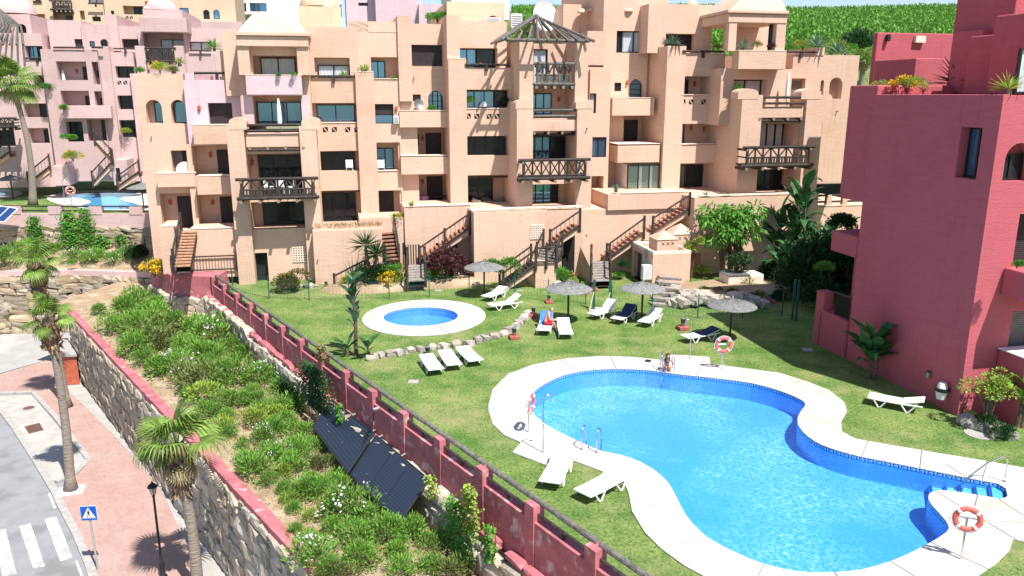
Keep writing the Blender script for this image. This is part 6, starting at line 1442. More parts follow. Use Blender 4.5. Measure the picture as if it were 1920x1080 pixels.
# ---- beds at the foot of the building
def bedpt(x, y):
    vm = 49.7 if x < 900 else (47.6 if x < 1110 else (48.6 if x < 1240 else 48.3)); u, v_ = UV(x, y)
    if v_ <= vm or x > 1600: return G(x, y)
    u, z = B(x, y, vm); return WD(u, vm, max(0, z-.12))
for cx_, cy_, ax, ay, hh in ((700, 528, 3.4, 1.6, .45), (840, 512, 2.6, 1.3, .5), (1385, 545, 6.0, 2.6, .5)):
    c_ = bedpt(cx_, cy_); k = MB(); k.lathe((0, 0, 0), [(0, hh), (.6, hh*.85), (.9, hh*.4), (1.0, -.05)], 20); o = k.build('soil_mound', SOIL, None, True); o.location = (c_.x, c_.y, 0); o.scale = (ax, ay, 1); o.rotation_euler = (0, 0, BA); tag(o, kind='structure')
for x, y, r, k, fl, l in ((552, 522, 36, 'r', None, 'rounded dark bronze shrub beside the passage door'), (845, 492, 44, 'p', None, 'wide purple-leaved shrub under the log stairs'), (812, 508, 20, 'b', None, 'green shrub left of the purple one'), (838, 512, 14, 'b', None, 'small green shrub in front of the purple one'), (938, 490, 34, 'b', None, 'bright green leafy shrub left of the dark stairs'), (1055, 520, 30, 'b', FLR, 'glossy green shrub with few red dots below the passage door'), (740, 500, 22, 'b', FLR, 'leafy green shrub with red flowers beside the grey steps'), (700, 508, 34, 'k', FLO, 'dark green shrub with orange flowers under the yucca'), (727, 527, 26, 'y', FLY, 'mound of yellow flowers at the edge of the bed'), (690, 526, 14, 'b', None, 'small round green shrub among the bed stones'), (648, 522, 12, 'y', FLY, 'small yellow flowers at the left end of the stairs bed'), (660, 515, 14, 'g', FLW[0], 'small white-flowered plant beside the handrail'), (1385, 528, 24, 'y', None, 'variegated pale green shrub before the white utility box'), (1476, 522, 15, 'b', None, 'round bright green shrub in front of the shaded thicket'), (1315, 500, 18, 'y', None, 'reddish-yellow shrub under the umbrella tree'), (1162, 512, 12, 'b', None, 'small shrub right of the grey plank steps'), (1164, 490, 14, 'k', None, 'dark shrub between the long stairs and the utility house'), (1320, 545, 16, 'k', None, 'low dark hedge plant left end above the boulders'), (1345, 548, 16, 'd', None, 'low bronze hedge plant above the boulders'), (1372, 550, 16, 'k', None, 'low dark hedge plant in the middle above the boulders'), (1400, 552, 16, 'k', None, 'low dark hedge plant behind the boulders under the last parasol'), (1425, 552, 15, 'd', None, 'low bronze hedge plant at the right end of the boulders'), (1465, 552, 18, 'k', None, 'low dark hedge plant beside the fence gate'), (1490, 548, 16, 'd', None, 'last low hedge plant beside the shaded fence'), (1262, 528, 9, 'm', None, 'small orange-brown plant at the foot of the utility house'), (290, 500, 29, 'y', FLY, 'big yellow-flowering bush hanging over the landing wall'), (1845, 790, 26, 'k', FLO, 'low dark bedding plants at the red wall corner'), (1818, 778, 16, 'b', FLO, 'small shrub with orange flowers at the red wall corner'), (1880, 805, 26, 'k', None, 'low dark plants beneath the light green broad leaves'), (1290, 470+60, 10, 'b', None, 'small shrub beside the rock steps')):
    z = .9 if x == 290 else 0; gpt = bedpt(x, y+r*.55); rr = r/sc_at(gpt)*1.2
    if x == 290: gpt = D(x, y+18, 49.5)
    bush(k, gpt, rr, l, 'shrub', None, fl, 1.0)
# small tree, umbrella tree, corner tree
def tree(base, h, cw, ch, label, m, n=1400, ln=.2, wd=.07, trunks=((0, 0), (.2, .1)), tr=.07, lobes=9, seed=1, down=0.0, name='tree'):
    t = thing(name, label, 'tree', base); r = np.random.RandomState(seed); rn = random.Random(seed); cs = []
    for i in range(lobes): a = rn.uniform(0, 6.28); q = rn.uniform(.2, .75); cs.append((cw*q*math.cos(a), cw*q*math.sin(a), h-ch+ch*rn.uniform(.2, .9)))
    k = MB()
    for c in cs: s_ = rn.choice(trunks); k.tube([(s_[0], s_[1], 0), (s_[0]*1.3+c[0]*.15, s_[1]*1.3+c[1]*.15, (h-ch)*.8), (c[0]*.6, c[1]*.6, c[2]-.2), c], [tr, tr*.75, tr*.4, tr*.15], 6)
    k.build('trunk', BARK, t); cs = np.array(cs); q = r.randint(0, lobes, n); d = rnd_dirs(n, r, -.6); q = q[:len(d)]; rad = cw*(.24+.16*r.rand(lobes))[q]*r.uniform(.3, 1, len(d))**.5
    P = cs[q]+d*rad[:, None]*[1, 1, .75]; tag(put(leaves('crown', P, d+[0, 0, -down]+r.normal(0, .3, d.shape), ln, wd, m, r), 'crown', t), kind='stuff'); return t
tree(G(1360, 520), 4.9, 2.3, 2.9, 'umbrella tree with glossy drooping leaves in front of the terrace wall', G_BRI, 3300, .42, .12, ((-.2, 0), (.3, .1), (.6, 0)), .10, 19, 3, .9)
tree(G(1290, 532), 3.2, .9, 1.3, 'slender young tree with sparse crown beside the utility house', G_YEL, 1100, .16, .07, ((0, 0), (.15, 0)), .05, 7, 4, .1)
tree(G(1845, 800), 2.1, 1.1, 1.0, 'small sparse tree with yellowish leaves at the red wall corner', G_YEL, 1500, .13, .06, ((0, 0), (.1, 0)), .07, 9, 6, .0)
tree(G(1388, 540), 2.6, 1.1, 1.8, 'dark twiggy tree behind the variegated shrub', G_DRK, 1500, .16, .06, ((0, 0),), .06, 8, 9, .1)
# ---- hillside
def hz(x, y):
    k = min(1, max(0, (x+12+(y-120)*.12)/16)); k = k*k*(3-2*k); q = max(0, min(1, (y-68)/22))
    h = 4+(12.6-4)*q+(max(0, y-75)*.152 if y < 205 else 130*.152-(y-205)*.05)
    return 1+k*(h-1)+noise.noise(Vector((x*.02, y*.02, 0)))*1.2*q*k
hb = MB(); nx, ny = 60, 34
HX = lambda i: -160+i*6.5
for i in range(nx):
    for j in range(ny):
        q = [(HX(a), 72+b*5.2) for a, b in ((i, j), (i+1, j), (i+1, j+1), (i, j+1))]; hb.add([(x, y, hz(x, y)) for x, y in q], [(0, 1, 2, 3)])
tag(hb.build('hillside', mat('hill_grass', (0.10, 0.20, 0.035), .95, .2, .4, col2=(0.19, 0.20, 0.09)), smooth=True), kind='structure')
r_ = np.random.RandomState(21); n = 120000; Y = 100+r_.uniform(0, 1, n)**1.15*110; X = r_.uniform(0, 112, n)*(Y/180)
Z = np.array([hz(a, b) for a, b in zip(X, Y)]); k = (Y > 112)|(r_.uniform(0, 1, n) < .15); P = np.stack([X, Y, Z], 1)[k]
# planted in loose rows: clump the points
P[:, 1] += np.sin(P[:, 1]*2.2)*.5; h_ = r_.uniform(0, 1.2, len(P)); P[:, 2] += h_
tag(put(leaves('hillside_vines', P, r_.normal(0, .7, P.shape)+[0, -.2, .8], .62, .34, G_HILL, r_), 'hillside_vines'), 'dense bright green vines covering the hillside behind the buildings', 'vines', kind='stuff')
r_ = np.random.RandomState(22); n = 9000; Y = r_.uniform(84, 118, n); X = r_.uniform(-5, 75, n); P = np.stack([X, Y, [hz(a, b) for a, b in zip(X, Y)]], 1)
tag(put(leaves('dry_hill_grass', P, r_.normal(0, .6, P.shape)+[0, 0, .8], .7, .14, G_DRY, r_), 'dry_hill_grass'), 'pale dry grass and scrub at the foot of the green hillside', 'dry grass', kind='stuff')
for x, y, d, r, k, l in ((1612, 92, 92, 2.3, 'k', 'round dark shrub on the slope above the right end of the building'), (1585, 95, 90, 1.2, 'b', 'green shrub left of the round dark one on the slope'), (1560, 96, 88, 1.2, 'y', 'pale green shrub on the slope behind the roof rail'), (1535, 90, 88, 1.0, 'b', 'small green shrub on the slope near the pavilion'), (1490, 95, 86, 1.3, 'b', 'leafy shrub on the slope right behind the pavilion'), (1625, 120, 86, 1.3, 'b', 'shrub on the slope beside the small palm'), (990, 60, 95, 1.6, 'g', 'scrubby bush left of the satellite dish'), (1045, 45, 96, 1.5, 'y', 'scrubby bush right of the satellite dish')):
    p = D(x, y, d); bush(k, p-Vector((0, 0, r*.4)), r*1.3, l, 'shrub', None, None, 1.0)
p = D(1618, 112, 80); palm(p-Vector((0, 0, 3.6)), p, .9, 'small palm with grey trunk on the slope past the peach building', None, r0=.3, r1=.25, nf=14, skirt=0, bend=.1)
tag(thing('agave', 'pale agave on the slope just behind the right roof edge', 'agave', D(1572, 100, 70)), None) and put(SWG, 'rosette', bpy.data.objects['agave'], (0, 0, 0), (0, 0, 0), 2.4)
tag(thing('yucca', 'spiky yucca in a pot on the roof corner pier at the right', 'yucca', WD(*[B(1535, 86, vG+2)[0], vG+2.2], B(1535, 86, vG+2)[1])), None); put(SWG, 'rosette', [o for o in bpy.data.objects if o.name.startswith('yucca') and not o.children][0], (0, 0, 0), (0, 0, 0), 1.8)
# ================================================================ OBJECTS
NAVY = mat('navy_towel', (0.035, 0.05, 0.14), .9, .15); BLUET = mat('blue_towel', (0.07, 0.20, 0.55), .9, .15); TEAL = mat('teal_towel', (0.25, .5, .55), .9); WTOW = mat('white_towel', (0.80, .80, .80), .95, .04)
SLING = mat('white_sling', (0.66, 0.66, 0.65), .6, .03, 40, bump=.1, bscale=80)
# ---- sun loungers
def lounger_proto():
    t = thing('sun_lounger', 'x', 'sun lounger'); L = 1.92; W = .66
    def legs(x, dx, zt=.30):
        for s in (-1, 1):
            mb = MB(); y = s*W/2
            mb.tube([(x-dx, y, zt), (x-.02, y*1.03, .03), (x+.06, y*1.03, .03), (x+dx+.05, y, zt)], [.028, .028, .028, .028], 6); mb.build('leg', WHITE, t)
    legs(.42, .20); legs(1.42, .22)
    fr = MB()
    for s in (-1, 1): fr.tube([(0, s*W/2, .33), (.5, s*W/2, .31), (1.25, s*W/2, .32)], .03, 6); fr.tube([(1.25, s*W/2, .32), (1.95, s*W/2, .35)], .028, 6)
    fr.tube([(0, -W/2, .33), (0, W/2, .33)], .035, 6); fr.build('frame', WHITE, t)
    st = MB(); N = 8
    pts = [(0.02, .35), (.3, .335), (.6, .33), (.9, .335), (1.22, .345)]
    for (a, b) in zip(pts[:-1], pts[1:]): st.quad((a[0], -W/2+.02, a[1]), (b[0], -W/2+.02, b[1]), (b[0], W/2-.02, b[1]), (a[0], W/2-.02, a[1])); st.quad((a[0], -W/2+.02, a[1]-.02), (a[0], W/2-.02, a[1]-.02), (b[0], W/2-.02, b[1]-.02), (b[0], -W/2+.02, b[1]-.02))
    st.build('seat', SLING, t)
    return t
LP = lounger_proto()
def lounger(foot, head, back, label, towel=None, group='white sun loungers on the lawn'):
    """foot and head are ground pixels of the two ends"""
    a = G(*foot); b = G(*head); d = b-a; rz = math.atan2(d.y, d.x)
    global LP_used
    if not LP_used: t = LP; LP_used = True
    else:
        t = LP.copy(); COL.objects.link(t)
        for ch in LP.children:
            if ch.name.startswith('back') or ch.name.startswith('towel'): continue
            c = ch.copy(); COL.objects.link(c); c.parent = t
    t.location = a; t.rotation_euler = (0, 0, rz); t['label'] = label; t['group'] = group
    W = .62; mb = MB(); e = R(back); L = .74; x0 = 1.22; z0 = .35
    x1, z1 = x0+L*math.cos(e), z0+L*math.sin(e); th = .03
    mb.add([(x0, -W/2, z0), (x1, -W/2, z1), (x1, W/2, z1), (x0, W/2, z0), (x0+th, -W/2, z0-th), (x1+th, -W/2, z1-th), (x1+th, W/2, z1-th), (x0+th, W/2, z0-th)], [(0, 1, 2, 3), (7, 6, 5, 4), (0, 4, 5, 1), (1, 5, 6, 2), (2, 6, 7, 3), (3, 7, 4, 0)])
    mb.build('backrest', SLING, t); k = MB()
    for s in (-1, 1): k.tube([(x0, s*W/2, z0), (x1, s*W/2, z1)], .028, 6)
    k.tube([(x1, -W/2, z1), (x1, W/2, z1)], .03, 6)
    if back > 12: k.tube([(x1-.25*math.cos(e), 0, z1-.25*math.sin(e)), (1.75, 0, .33)], .02, 5)
    k.build('backrest_frame', WHITE, t); return t, (a, rz, x0, z0, x1, z1)
LP_used = False
def towel(info, x_from, mtl, label, nm='towel', hang=.3, w=.66, full=False):
    a, rz, x0, z0, x1, z1 = info; pts = [(x_from, .35)] if x_from < x0 else []
    if x_from < x0: pts += [(x0, z0+.02)]
    e = math.atan2(z1-z0, x1-x0); pts += [(x0+(x1-x0)*.5-.02*math.sin(e), z0+(z1-z0)*.5+.02), (x1-.02*math.sin(e), z1+.035), (x1+.06, z1+.02), (x1+.09, z1-hang)]
    mb = MB()
    for (p, q) in zip(pts[:-1], pts[1:]):
        for j in range(6):
            y0 = -w/2+w*j/6; y1 = -w/2+w*(j+1)/6; f = lambda y, pt: (pt[0], y, pt[1]+.006+.008*math.sin(y*23+pt[0]*9)); mb.quad(f(y0, p), f(y0, q), f(y1, q), f(y1, p))
    o = mb.build(nm, mtl); o.location = a; o.rotation_euler = (0, 0, rz); tag(o, label, 'towel'); s = o.modifiers.new('s', 'SOLIDIFY'); s.thickness = .012; return o
lounger((819, 706), (792, 670), 4, 'leftmost of the three flat white loungers beside the stone edging'); lounger((853, 697), (828, 663), 4, 'middle one of the three flat white loungers beside the stone edging'); lounger((893, 689), (858, 657), 4, 'rightmost of the three flat white loungers beside the stone edging')
lounger((911, 566), (942, 554), 16, 'white lounger left of its neighbour under the parasol by the paddling pool'); lounger((918, 582), (972, 575), 34, 'white lounger with raised back right beside the paddling pool')
_, im = lounger((1018, 631), (1031, 597), 42, 'white lounger with a blue towel on which the man sits'); towel(im, 1.0, BLUET, 'bright blue towel over the raised back of the man\'s lounger')
_, iw = lounger((1062, 638), (1050, 603), 20, 'white lounger spread with a white towel beside the seated man'); towel(iw, .05, WTOW, 'white towel covering the lounger beside the seated man'); 
k = MB(); a_, rz_, *_r = iw; k.lathe((0, 0, 0), [(0, .05), (.06, .05), (.1, .02), (.14, 0), (.16, 0)], 12); o = k.build('sun_hat', WTOW); o.location = Vector(a_)+Vector((math.cos(rz_)*.75, math.sin(rz_)*.75, .37)); tag(o, 'small white hat lying on the white towel', 'hat')
lounger((1110, 600), (1158, 585), 42, 'white lounger with raised back left of the navy-covered one'); _, i9 = lounger((1155, 609), (1187, 592), 30, 'white lounger under the third parasol covered by a navy towel'); towel(i9, .55, NAVY, 'navy towel over the lounger under the third parasol', hang=.6)
lounger((1206, 615), (1234, 597), 24, 'empty white lounger just right of the third parasol pole'); _, i11 = lounger((1283, 643), (1344, 633), 14, 'low lounger by the fourth parasol with a navy towel'); towel(i11, .85, NAVY, 'navy towel over the head of the lounger by the fourth parasol', hang=.1)
lounger((1030, 922), (1056, 873), 18, 'white lounger nearest the parapet rail, pointing at the pool'); lounger((1092, 943), (1165, 905), 16, 'white lounger with curved armrests at the bend of the pool deck')
lounger((1628, 755), (1712, 771), 16, 'lone white lounger on the grass near the tall red wall')
# ---- thatched parasols
THATCH = mat('grey_thatch', (0.20, 0.205, 0.20), .95, .25, 8, island=.35, bump=.4, bscale=30); THATCH.use_backface_culling = False
def parasol_proto():
    t = thing('parasol', 'x', 'parasol'); k = MB(); k.tube([(0, 0, 0), (0, 0, 2.35)], .055, 8); k.build('pole', LOG, t)
    r = np.random.RandomState(4); mb = MB(); N = 40
    mb.lathe((0, 0, 0), [(.03, 2.42), (.35, 2.33), (.75, 2.20), (1.15, 2.02), (1.22, 1.97)], 28); mb.lathe((0, 0, 0), [(1.22, 1.96), (.75, 2.15), (.03, 2.36)], 28); mb.build('canopy', THATCH, t)
    n = 900; a = r.uniform(0, 6.28, n); q = r.uniform(.05, 1.08, n); z = 2.43-q*.24-q*q*.12
    P = np.stack([q*np.cos(a), q*np.sin(a), z+r.uniform(0, .02, n)], 1); Dr = np.stack([np.cos(a), np.sin(a), -.32-.2*q+r.normal(0, .03, n)], 1)
    tag(put(leaves('thatch', P, Dr, .26, .035, THATCH, r, .1), 'thatch', t), kind='stuff')
    k = MB(); k.lathe((0, 0, 0), [(0, 2.56), (.05, 2.52), (.09, 2.40)], 8); k.build('cap', THATCH, t); return t
PP = parasol_proto(); first = True
for (bx_, by, zs, l) in ((908, 556, 1.0, 'thatched parasol beside the paddling pool loungers'), (1065, 606, 1.05, 'thatched parasol behind the seated man'), (1203, 602, 1.0, 'thatched parasol between the navy towel lounger and the empty one'), (1368, 639, 1.0, 'thatched parasol nearest the red building, right of the low lounger')):
    p = PP if first else copy_tree(PP); first = False; p.location = G(bx_, by); p.scale = (zs, zs, zs*.92); p['label'] = l; p['group'] = 'thatched parasols on the lawn'
for bx_, by, l in ((25, 373, 'thatched parasol between the far pools at the left edge'), (270, 392, 'thatched parasol at the right end of the far pool')):
    p = copy_tree(PP); p.location = G(bx_, by, 2.45); p['label'] = l; p['group'] = 'thatched parasols on the far lawn'
# ---- life rings
RINGR = mat('ring_coral', (0.72, 0.16, 0.14), .5, .08)
def ring(base, h, ry, label, r=.31, sx=1):
    t = thing('life_ring', label, 'life ring', base, ry); k = MB(); k.tube([(0, 0, 0), (0, 0, h+.02)], .03, 7); k.build('post', STEEL, t)
    mb = MB(); N = 28; M_ = 8
    for i in range(N):
        for j in range(M_):
            a = 2*math.pi*i/N; b = 2*math.pi*j/M_; rr = r+.075*math.cos(b); mb.v.append((rr*math.cos(a), -.09+.05*math.sin(b), h+.05+rr*math.sin(a)))
    for i in range(N):
        for j in range(M_): mb.f.append((i*M_+j, i*M_+(j+1) % M_, ((i+1) % N)*M_+(j+1) % M_, ((i+1) % N)*M_+j)); mb.m.append(0)
    mb.build('ring', RINGR, t, smooth=True)
    for i in range(4):
        a = math.pi/4+i*math.pi/2; k = MB(); tg = Vector((-math.sin(a), 0, math.cos(a)))*.03; ctr = Vector((r*math.cos(a), -.09, h+.05+r*math.sin(a))); k.tube([ctr-tg, ctr+tg], .084, 8); k.build('white_band', WHITE, t)
    k = MB(); N = 20; k.tube([((r+.10+.03*math.sin(i*1.26*2))*math.cos(2*math.pi*i/N), -.09, h+.05+(r+.10)*math.sin(2*math.pi*i/N)) for i in range(N+1)], .012, 4); k.build('rope', WTOW, t)
    k = MB(); k.tube([(-.34, -.02, h+.05), (.34, -.02, h+.05)], .02, 5); k.build('bracket', STEEL, t); return t
ring(G(991, 812), 1.12, R(70), 'coral life ring on a post at the left side of the pool, seen edge-on'); ring(G(1353, 693), 1.15, 0, 'coral life ring facing the camera at the far side of the pool'); ring(G(1801, 1051), 1.22, R(-20), 'coral life ring on a post on the near right deck peninsula', .29)
p = G(427, 388, 2.45) if False else G(135, 386, 2.45); ring(p, 1.3, R(40), 'coral life ring at the near edge of the far pool'); ring(G(110, 362, 2.45), 1.3, 0, 'coral life ring at the far side of the far pool')
# ---- showers
def shower(base, h, az, label, cross=False):
    t = thing('pool_shower', label, 'shower', base, az); k = MB(); k.tube([(0, 0, 0), (0, 0, h-.15), (.04, 0, h-.03), (.16, 0, h), (.27, 0, h-.05), (.30, 0, h-.16)], .024, 7); k.build('pipe', STEEL, t, smooth=True)
    k = MB(); k.lathe((.30, 0, h-.22), [(.02, .07), (.05, .03), (.055, 0), (0, 0)], 10); k.build('shower_head', STEEL, t); k = MB(); k.lathe((0, 0, 0), [(.09, 0), (.09, .02), (.03, .03)], 10); k.build('foot', STEEL, t)
    k = MB(); k.tube([(0, 0, 1.1), (0, -.08, 1.1)], .02, 6); k.build('tap', STEEL, t)
shower(G(1018, 851), 2.15, R(10), 'steel outdoor shower on the left deck pad'); shower(G(1293, 675), 2.0, R(200), 'steel outdoor shower on the square pad at the far side of the pool')
shower(G(122, 383, 2.45), 2.2, 0, 'slim steel shower by the far pool')
# ---- ladders
def ladder(p, az, label, steps=3):
    t = thing('pool_ladder', label, 'pool ladder', p, az)
    for s in (-.27, .27):
        k = MB(); k.tube([(-.45, s, 0.03), (-.45, s, .55), (-.40, s, .78), (-.22, s, .86), (-.02, s, .74), (.08, s, .4), (.10, s, -.75)], .022, 7); k.build('handrail', STEEL, t, smooth=True)
        k = MB(); k.lathe((-.45, s, .045), [(.06, 0), (.06, .015), (.02, .02)], 8); k.build('flange', STEEL, t)
    for i in range(steps): k = MB(); k.box(.04, .16, -.26, .26, -.15-.22*i, -.12-.22*i); k.build('tread', STEEL, t)
pL = G(1115, 838); pL2 = G(1100, 828); ladder(G(1112, 838), math.atan2(1, .45), 'pair of steel ladder rails at the near left edge of the pool')
ladder(G(1252, 697.5), R(-92), 'steel ladder at the far edge of the pool where the woman sits')
t = thing('pool_handrail', 'long slanting steel handrail over the entry steps at the right end of the pool', 'handrail', G(1884, 909)); a = G(1884, 909); b = G(1800, 893)
k = MB(a); k.tube([a+Vector((.05, .12, .04)), a+Vector((0.05, .12, .85)), a+Vector((-.12, .08, .95)), a.lerp(b, .45)+Vector((0, 0, .62)), b+Vector((0, -.3, .05)), b+Vector((-.1, -.35, -.5))], .024, 7); k.build('rail', STEEL, t, smooth=True)
k = MB(); k.lathe((.05, .12, .045), [(.06, 0), (.06, .015), (.02, .02)], 8); k.build('flange', STEEL, t)
# skimmers and lights under water
for x, y in ((1160, 705), (1330, 724), (1604, 866), (1772, 988), (1006, 745)):
    pass
# ---- bollard lamps on red brick bases
BRICKR = mat('red_brick_base', (0.42, 0.12, 0.10), .85, .2, 6)
def bollard(p, label, base=True, lamp=True, s=1.0):
    t = thing('bollard_lamp' if lamp else 'brick_base', label, 'garden lamp' if lamp else 'brick base', p, R(12)); t.scale = (s, s, s)
    z = 0
    if base:
        k = MB(); k.box(-.22, .22, -.22, .22, 0, .16); k.build('base', BRICKR, t, bevel=.02); z = .16
        for i in range(3): k = MB(); k.box(-.21+i*.145, -.085+i*.145, -.225, -.2, .02, .14); k.build('brick', BRICKR, t)
    if lamp:
        k = MB(); k.lathe((0, 0, z), [(.09, 0), (.09, .16), (.10, .17)], 12); k.build('body', GREYM, t, smooth=True)
        k = MB(); k.lathe((0, 0, z), [(.075, .17), (.075, .32)], 12); k.build('lens', mat('lamp_lens', (0.55, .56, .55), .3), t)
        for j in range(3): k = MB(); k.lathe((0, 0, z+.19+.045*j), [(.075, .012), (.105, 0), (.105, -.012), (.075, 0)], 12); k.build('louvre', BLACKM, t)
        k = MB(); k.lathe((0, 0, z), [(.105, .32), (.11, .34), (.06, .37), (0, .375)], 12); k.build('cap', GREYM, t)
for x, y, b, l, s, lab in ((1000, 594, 1, 1, 1.1, 'bollard lamp on a red base at the far end of the stone edging'), (964, 635, 1, 1, 1.15, 'bollard lamp on a red base at the bend of the stone edging'), (802, 664, 0, 1, 1.1, 'dark bollard lamp behind the three flat loungers'), (1229, 590, 1, 1, 1.1, 'bollard lamp on a red base behind the third parasol'), (1280, 618, 1, 1, 1.25, 'bollard lamp on a red base left of the last parasol'), (1112, 545, 1, 1, 1.2, 'bollard lamp on a red base at the foot of the plank steps'), (1029, 568, 1, 1, 1.0, 'bollard lamp on a red base near the green gate post'), (612, 542, 1, 1, 1.0, 'bollard lamp on a red base at the foot of the leftmost log stairs'), (800, 527, 1, 0, 1.2, 'bare red brick base right of the grey wooden steps'), (950, 537, 1, 0, 1.2, 'bare red brick base at the foot of the dark stairs'), (1443, 568, 1, 1, 1.2, 'bollard lamp on a red base before the right-hand hedge'), (1246, 541, 0, 1, 1.2, 'bollard lamp above the rock steps'), (582, 533, 0, 1, 1.0, 'small bollard lamp in front of the bronze shrub')):
    bollard(G(x, y), lab, b, l, s)
# ---- wire fence
fp = [(437, 545), (505, 560), (580, 563), (655, 562), (730, 561), (805, 557), (880, 558), (965, 556), (1028, 566), (1098, 570), (1146, 578), (1222, 592), (1308, 597), (1392, 597), (1466, 594)]
ft = thing('wire_fence', 'thin green wire mesh fence on round posts crossing the lawn', 'fence', G(*fp[0])); o0 = G(*fp[0])
for i, (x, y) in enumerate(fp):
    p = G(x, y)-o0; k = MB(); k.tube([p, p+Vector((0, 0, 1.35))], .032, 6); k.lathe(p+Vector((0, 0, 1.35)), [(.045, 0), (.03, .04), (0, .05)], 6); k.build('post', GREENM, ft)
wm = MB()
for (a, b) in zip(fp[:-1], fp[1:]):
    if a[0] == 1098: continue
    p = G(*a)-o0; q = G(*b)-o0; L_ = (q-p).length
    for j in range(9): z = .08+j*.15; wm.tube([p+Vector((0, 0, z)), q+Vector((0, 0, z))], .004, 3, 0, False)
    n = int(L_/.2)
    for j in range(n): c = p.lerp(q, (j+.5)/n); wm.tube([c+Vector((0, 0, .05)), c+Vector((0, 0, 1.3))], .004, 3, 0, False)
tag(wm.build('wire_mesh', GREENM, ft), kind='stuff')
for x, y, h in ((1485, 600, 2.3), (1492, 602, 2.3)):
    p = G(x, y)-o0; k = MB(); k.box(p.x-.05, p.x+.05, p.y-.05, p.y+.05, 0, h); k.build('gate_post', GREENM, ft)
# open gate frame with leaning yellow props
gt = thing('gate_frame', 'open dark green gate frame with pale leaning props in the lawn fence', 'gate', G(1113, 580)); b = G(1143, 581)-G(1113, 580)
for q in (Vector((0, 0, 0)), b):
    k = MB(); k.box(q.x-.07, q.x+.07, q.y-.07, q.y+.07, 0, 1.75); k.build('post', GREENM, gt)
    k = MB(); k.tube([q+Vector((-.30, -.45, 0)), q+Vector((-.02, -.08, 1.05))], .04, 5); k.build('prop', mat('yellow_prop', (0.62, .52, .30), .8), gt)
k = MB(); k.tube([Vector((0, 0, 1.7)), b+Vector((0, 0, 1.7))], .03, 6); k.build('top_bar', GREYM, gt)
k = MB(); pad = [G(1105, 577), G(1140, 575), G(1137, 583), (G(1110, 588))]; k.prism([tuple(p[:2]) for p in pad], 0, .03); tag(k.build('paving_pad', CONC), 'worn concrete pad under the open gate frame', 'paving')
# ---- kettle barbecue
bq = thing('barbecue', 'black kettle barbecue on legs behind the second parasol', 'barbecue', G(1070, 553))
k = MB(); k.lathe((0, 0, .72), [(0, -.22), (.18, -.18), (.28, -.08), (.30, 0)], 14); k.build('bowl', BLACKM, bq, smooth=True); k = MB(); k.lathe((0, 0, .73), [(.30, 0), (.26, .12), (.12, .2), (0, .21)], 14); k.build('lid', GREYM, bq, smooth=True)
for i in range(3): a = i*2.1; k = MB(); k.tube([(.12*math.cos(a), .12*math.sin(a), .6), (.34*math.cos(a), .34*math.sin(a), 0)], .018, 5); k.build('leg', BLACKM, bq)
k = MB(); k.box(.3, .6, -.15, .15, .68, .71); k.build('side_shelf', BLACKM, bq)
# ---- lawn covers, slippers
for x, y, r, l in ((775, 716, .3, 'small grating set in the lawn left of the flat loungers'), (1836, 814, .5, 'round pale inspection cover in the grass by the corner bed'), (1514, 656, .35, 'flat pale slab in the shaded lawn'), (822, 545, .3, 'small pale slab in the lawn before the plank steps'), (875, 548, .25, 'small pale cover in the lawn left of the first parasol'), (975, 545, .25, 'small pale cover in the lawn below the dark stairs')):
    k = MB(); k.lathe((0, 0, 0), [(0, .025), (r, .025), (r, 0)], 16 if r > .4 else 4); k.lathe((0, 0, 0), [(r*.7, .027), (r*.7, .034), (r*.62, .034), (r*.62, .027)], 12); o = k.build('ground_cover_plate', KERB); o.location = G(x, y); o.rotation_euler = (0, 0, .8); tag(o, l, 'drain cover')
k = MB()
for s in (-.09, .09): k.prism([(s-.05, -.13), (s+.05, -.13), (s+.055, .1), (s, .14), (s-.055, .1)], 0, .03)
o = k.build('slippers', BLACKM); o.location = G(1215, 677, .05); o.rotation_euler = (0, 0, 1.2); tag(o, 'pair of dark slippers lying on the pool deck left of the woman', 'slippers')
# ---- solar panels
PAN = None
def panelmat():
    m, n, out = nodes('solar_mat'); L = n.links; p = n.nodes.new('ShaderNodeBsdfPrincipled'); p.inputs['Roughness'].default_value = .45
    uv = n.nodes.new('ShaderNodeTexCoord'); mp = n.nodes.new('ShaderNodeMapping'); L.new(uv.outputs['UV'], mp.inputs[0])
    v = n.nodes.new('ShaderNodeTexVoronoi'); v.inputs['Scale'].default_value = 8; v.inputs['Randomness'].default_value = 0; L.new(mp.outputs[0], v.inputs['Vector'])
    r = n.nodes.new('ShaderNodeValToRGB'); r.color_ramp.elements[0].position = .18; r.color_ramp.elements[1].position = .30; r.color_ramp.elements[0].color = (.045, .065, .10, 1); r.color_ramp.elements[1].color = (.010, .018, .034, 1); L.new(v.outputs['Distance'], r.inputs[0])
    v2 = n.nodes.new('ShaderNodeTexVoronoi'); v2.inputs['Scale'].default_value = 2.2; L.new(mp.outputs[0], v2.inputs['Vector'])
    lt = n.nodes.new('ShaderNodeMath'); lt.operation = 'LESS_THAN'; lt.inputs[1].default_value = .045; L.new(v2.outputs['Distance'], lt.inputs[0])
    mx = n.nodes.new('ShaderNodeMixRGB'); mx.inputs[2].default_value = (.6, .65, .7, 1); L.new(lt.outputs[0], mx.inputs[0]); L.new(r.outputs[0], mx.inputs[1]); L.new(mx.outputs[0], p.inputs['Base Color']); L.new(p.outputs[0], out.inputs[0]); return m
PM = panelmat()
def spx(x, y, z): return G(x, y, z)
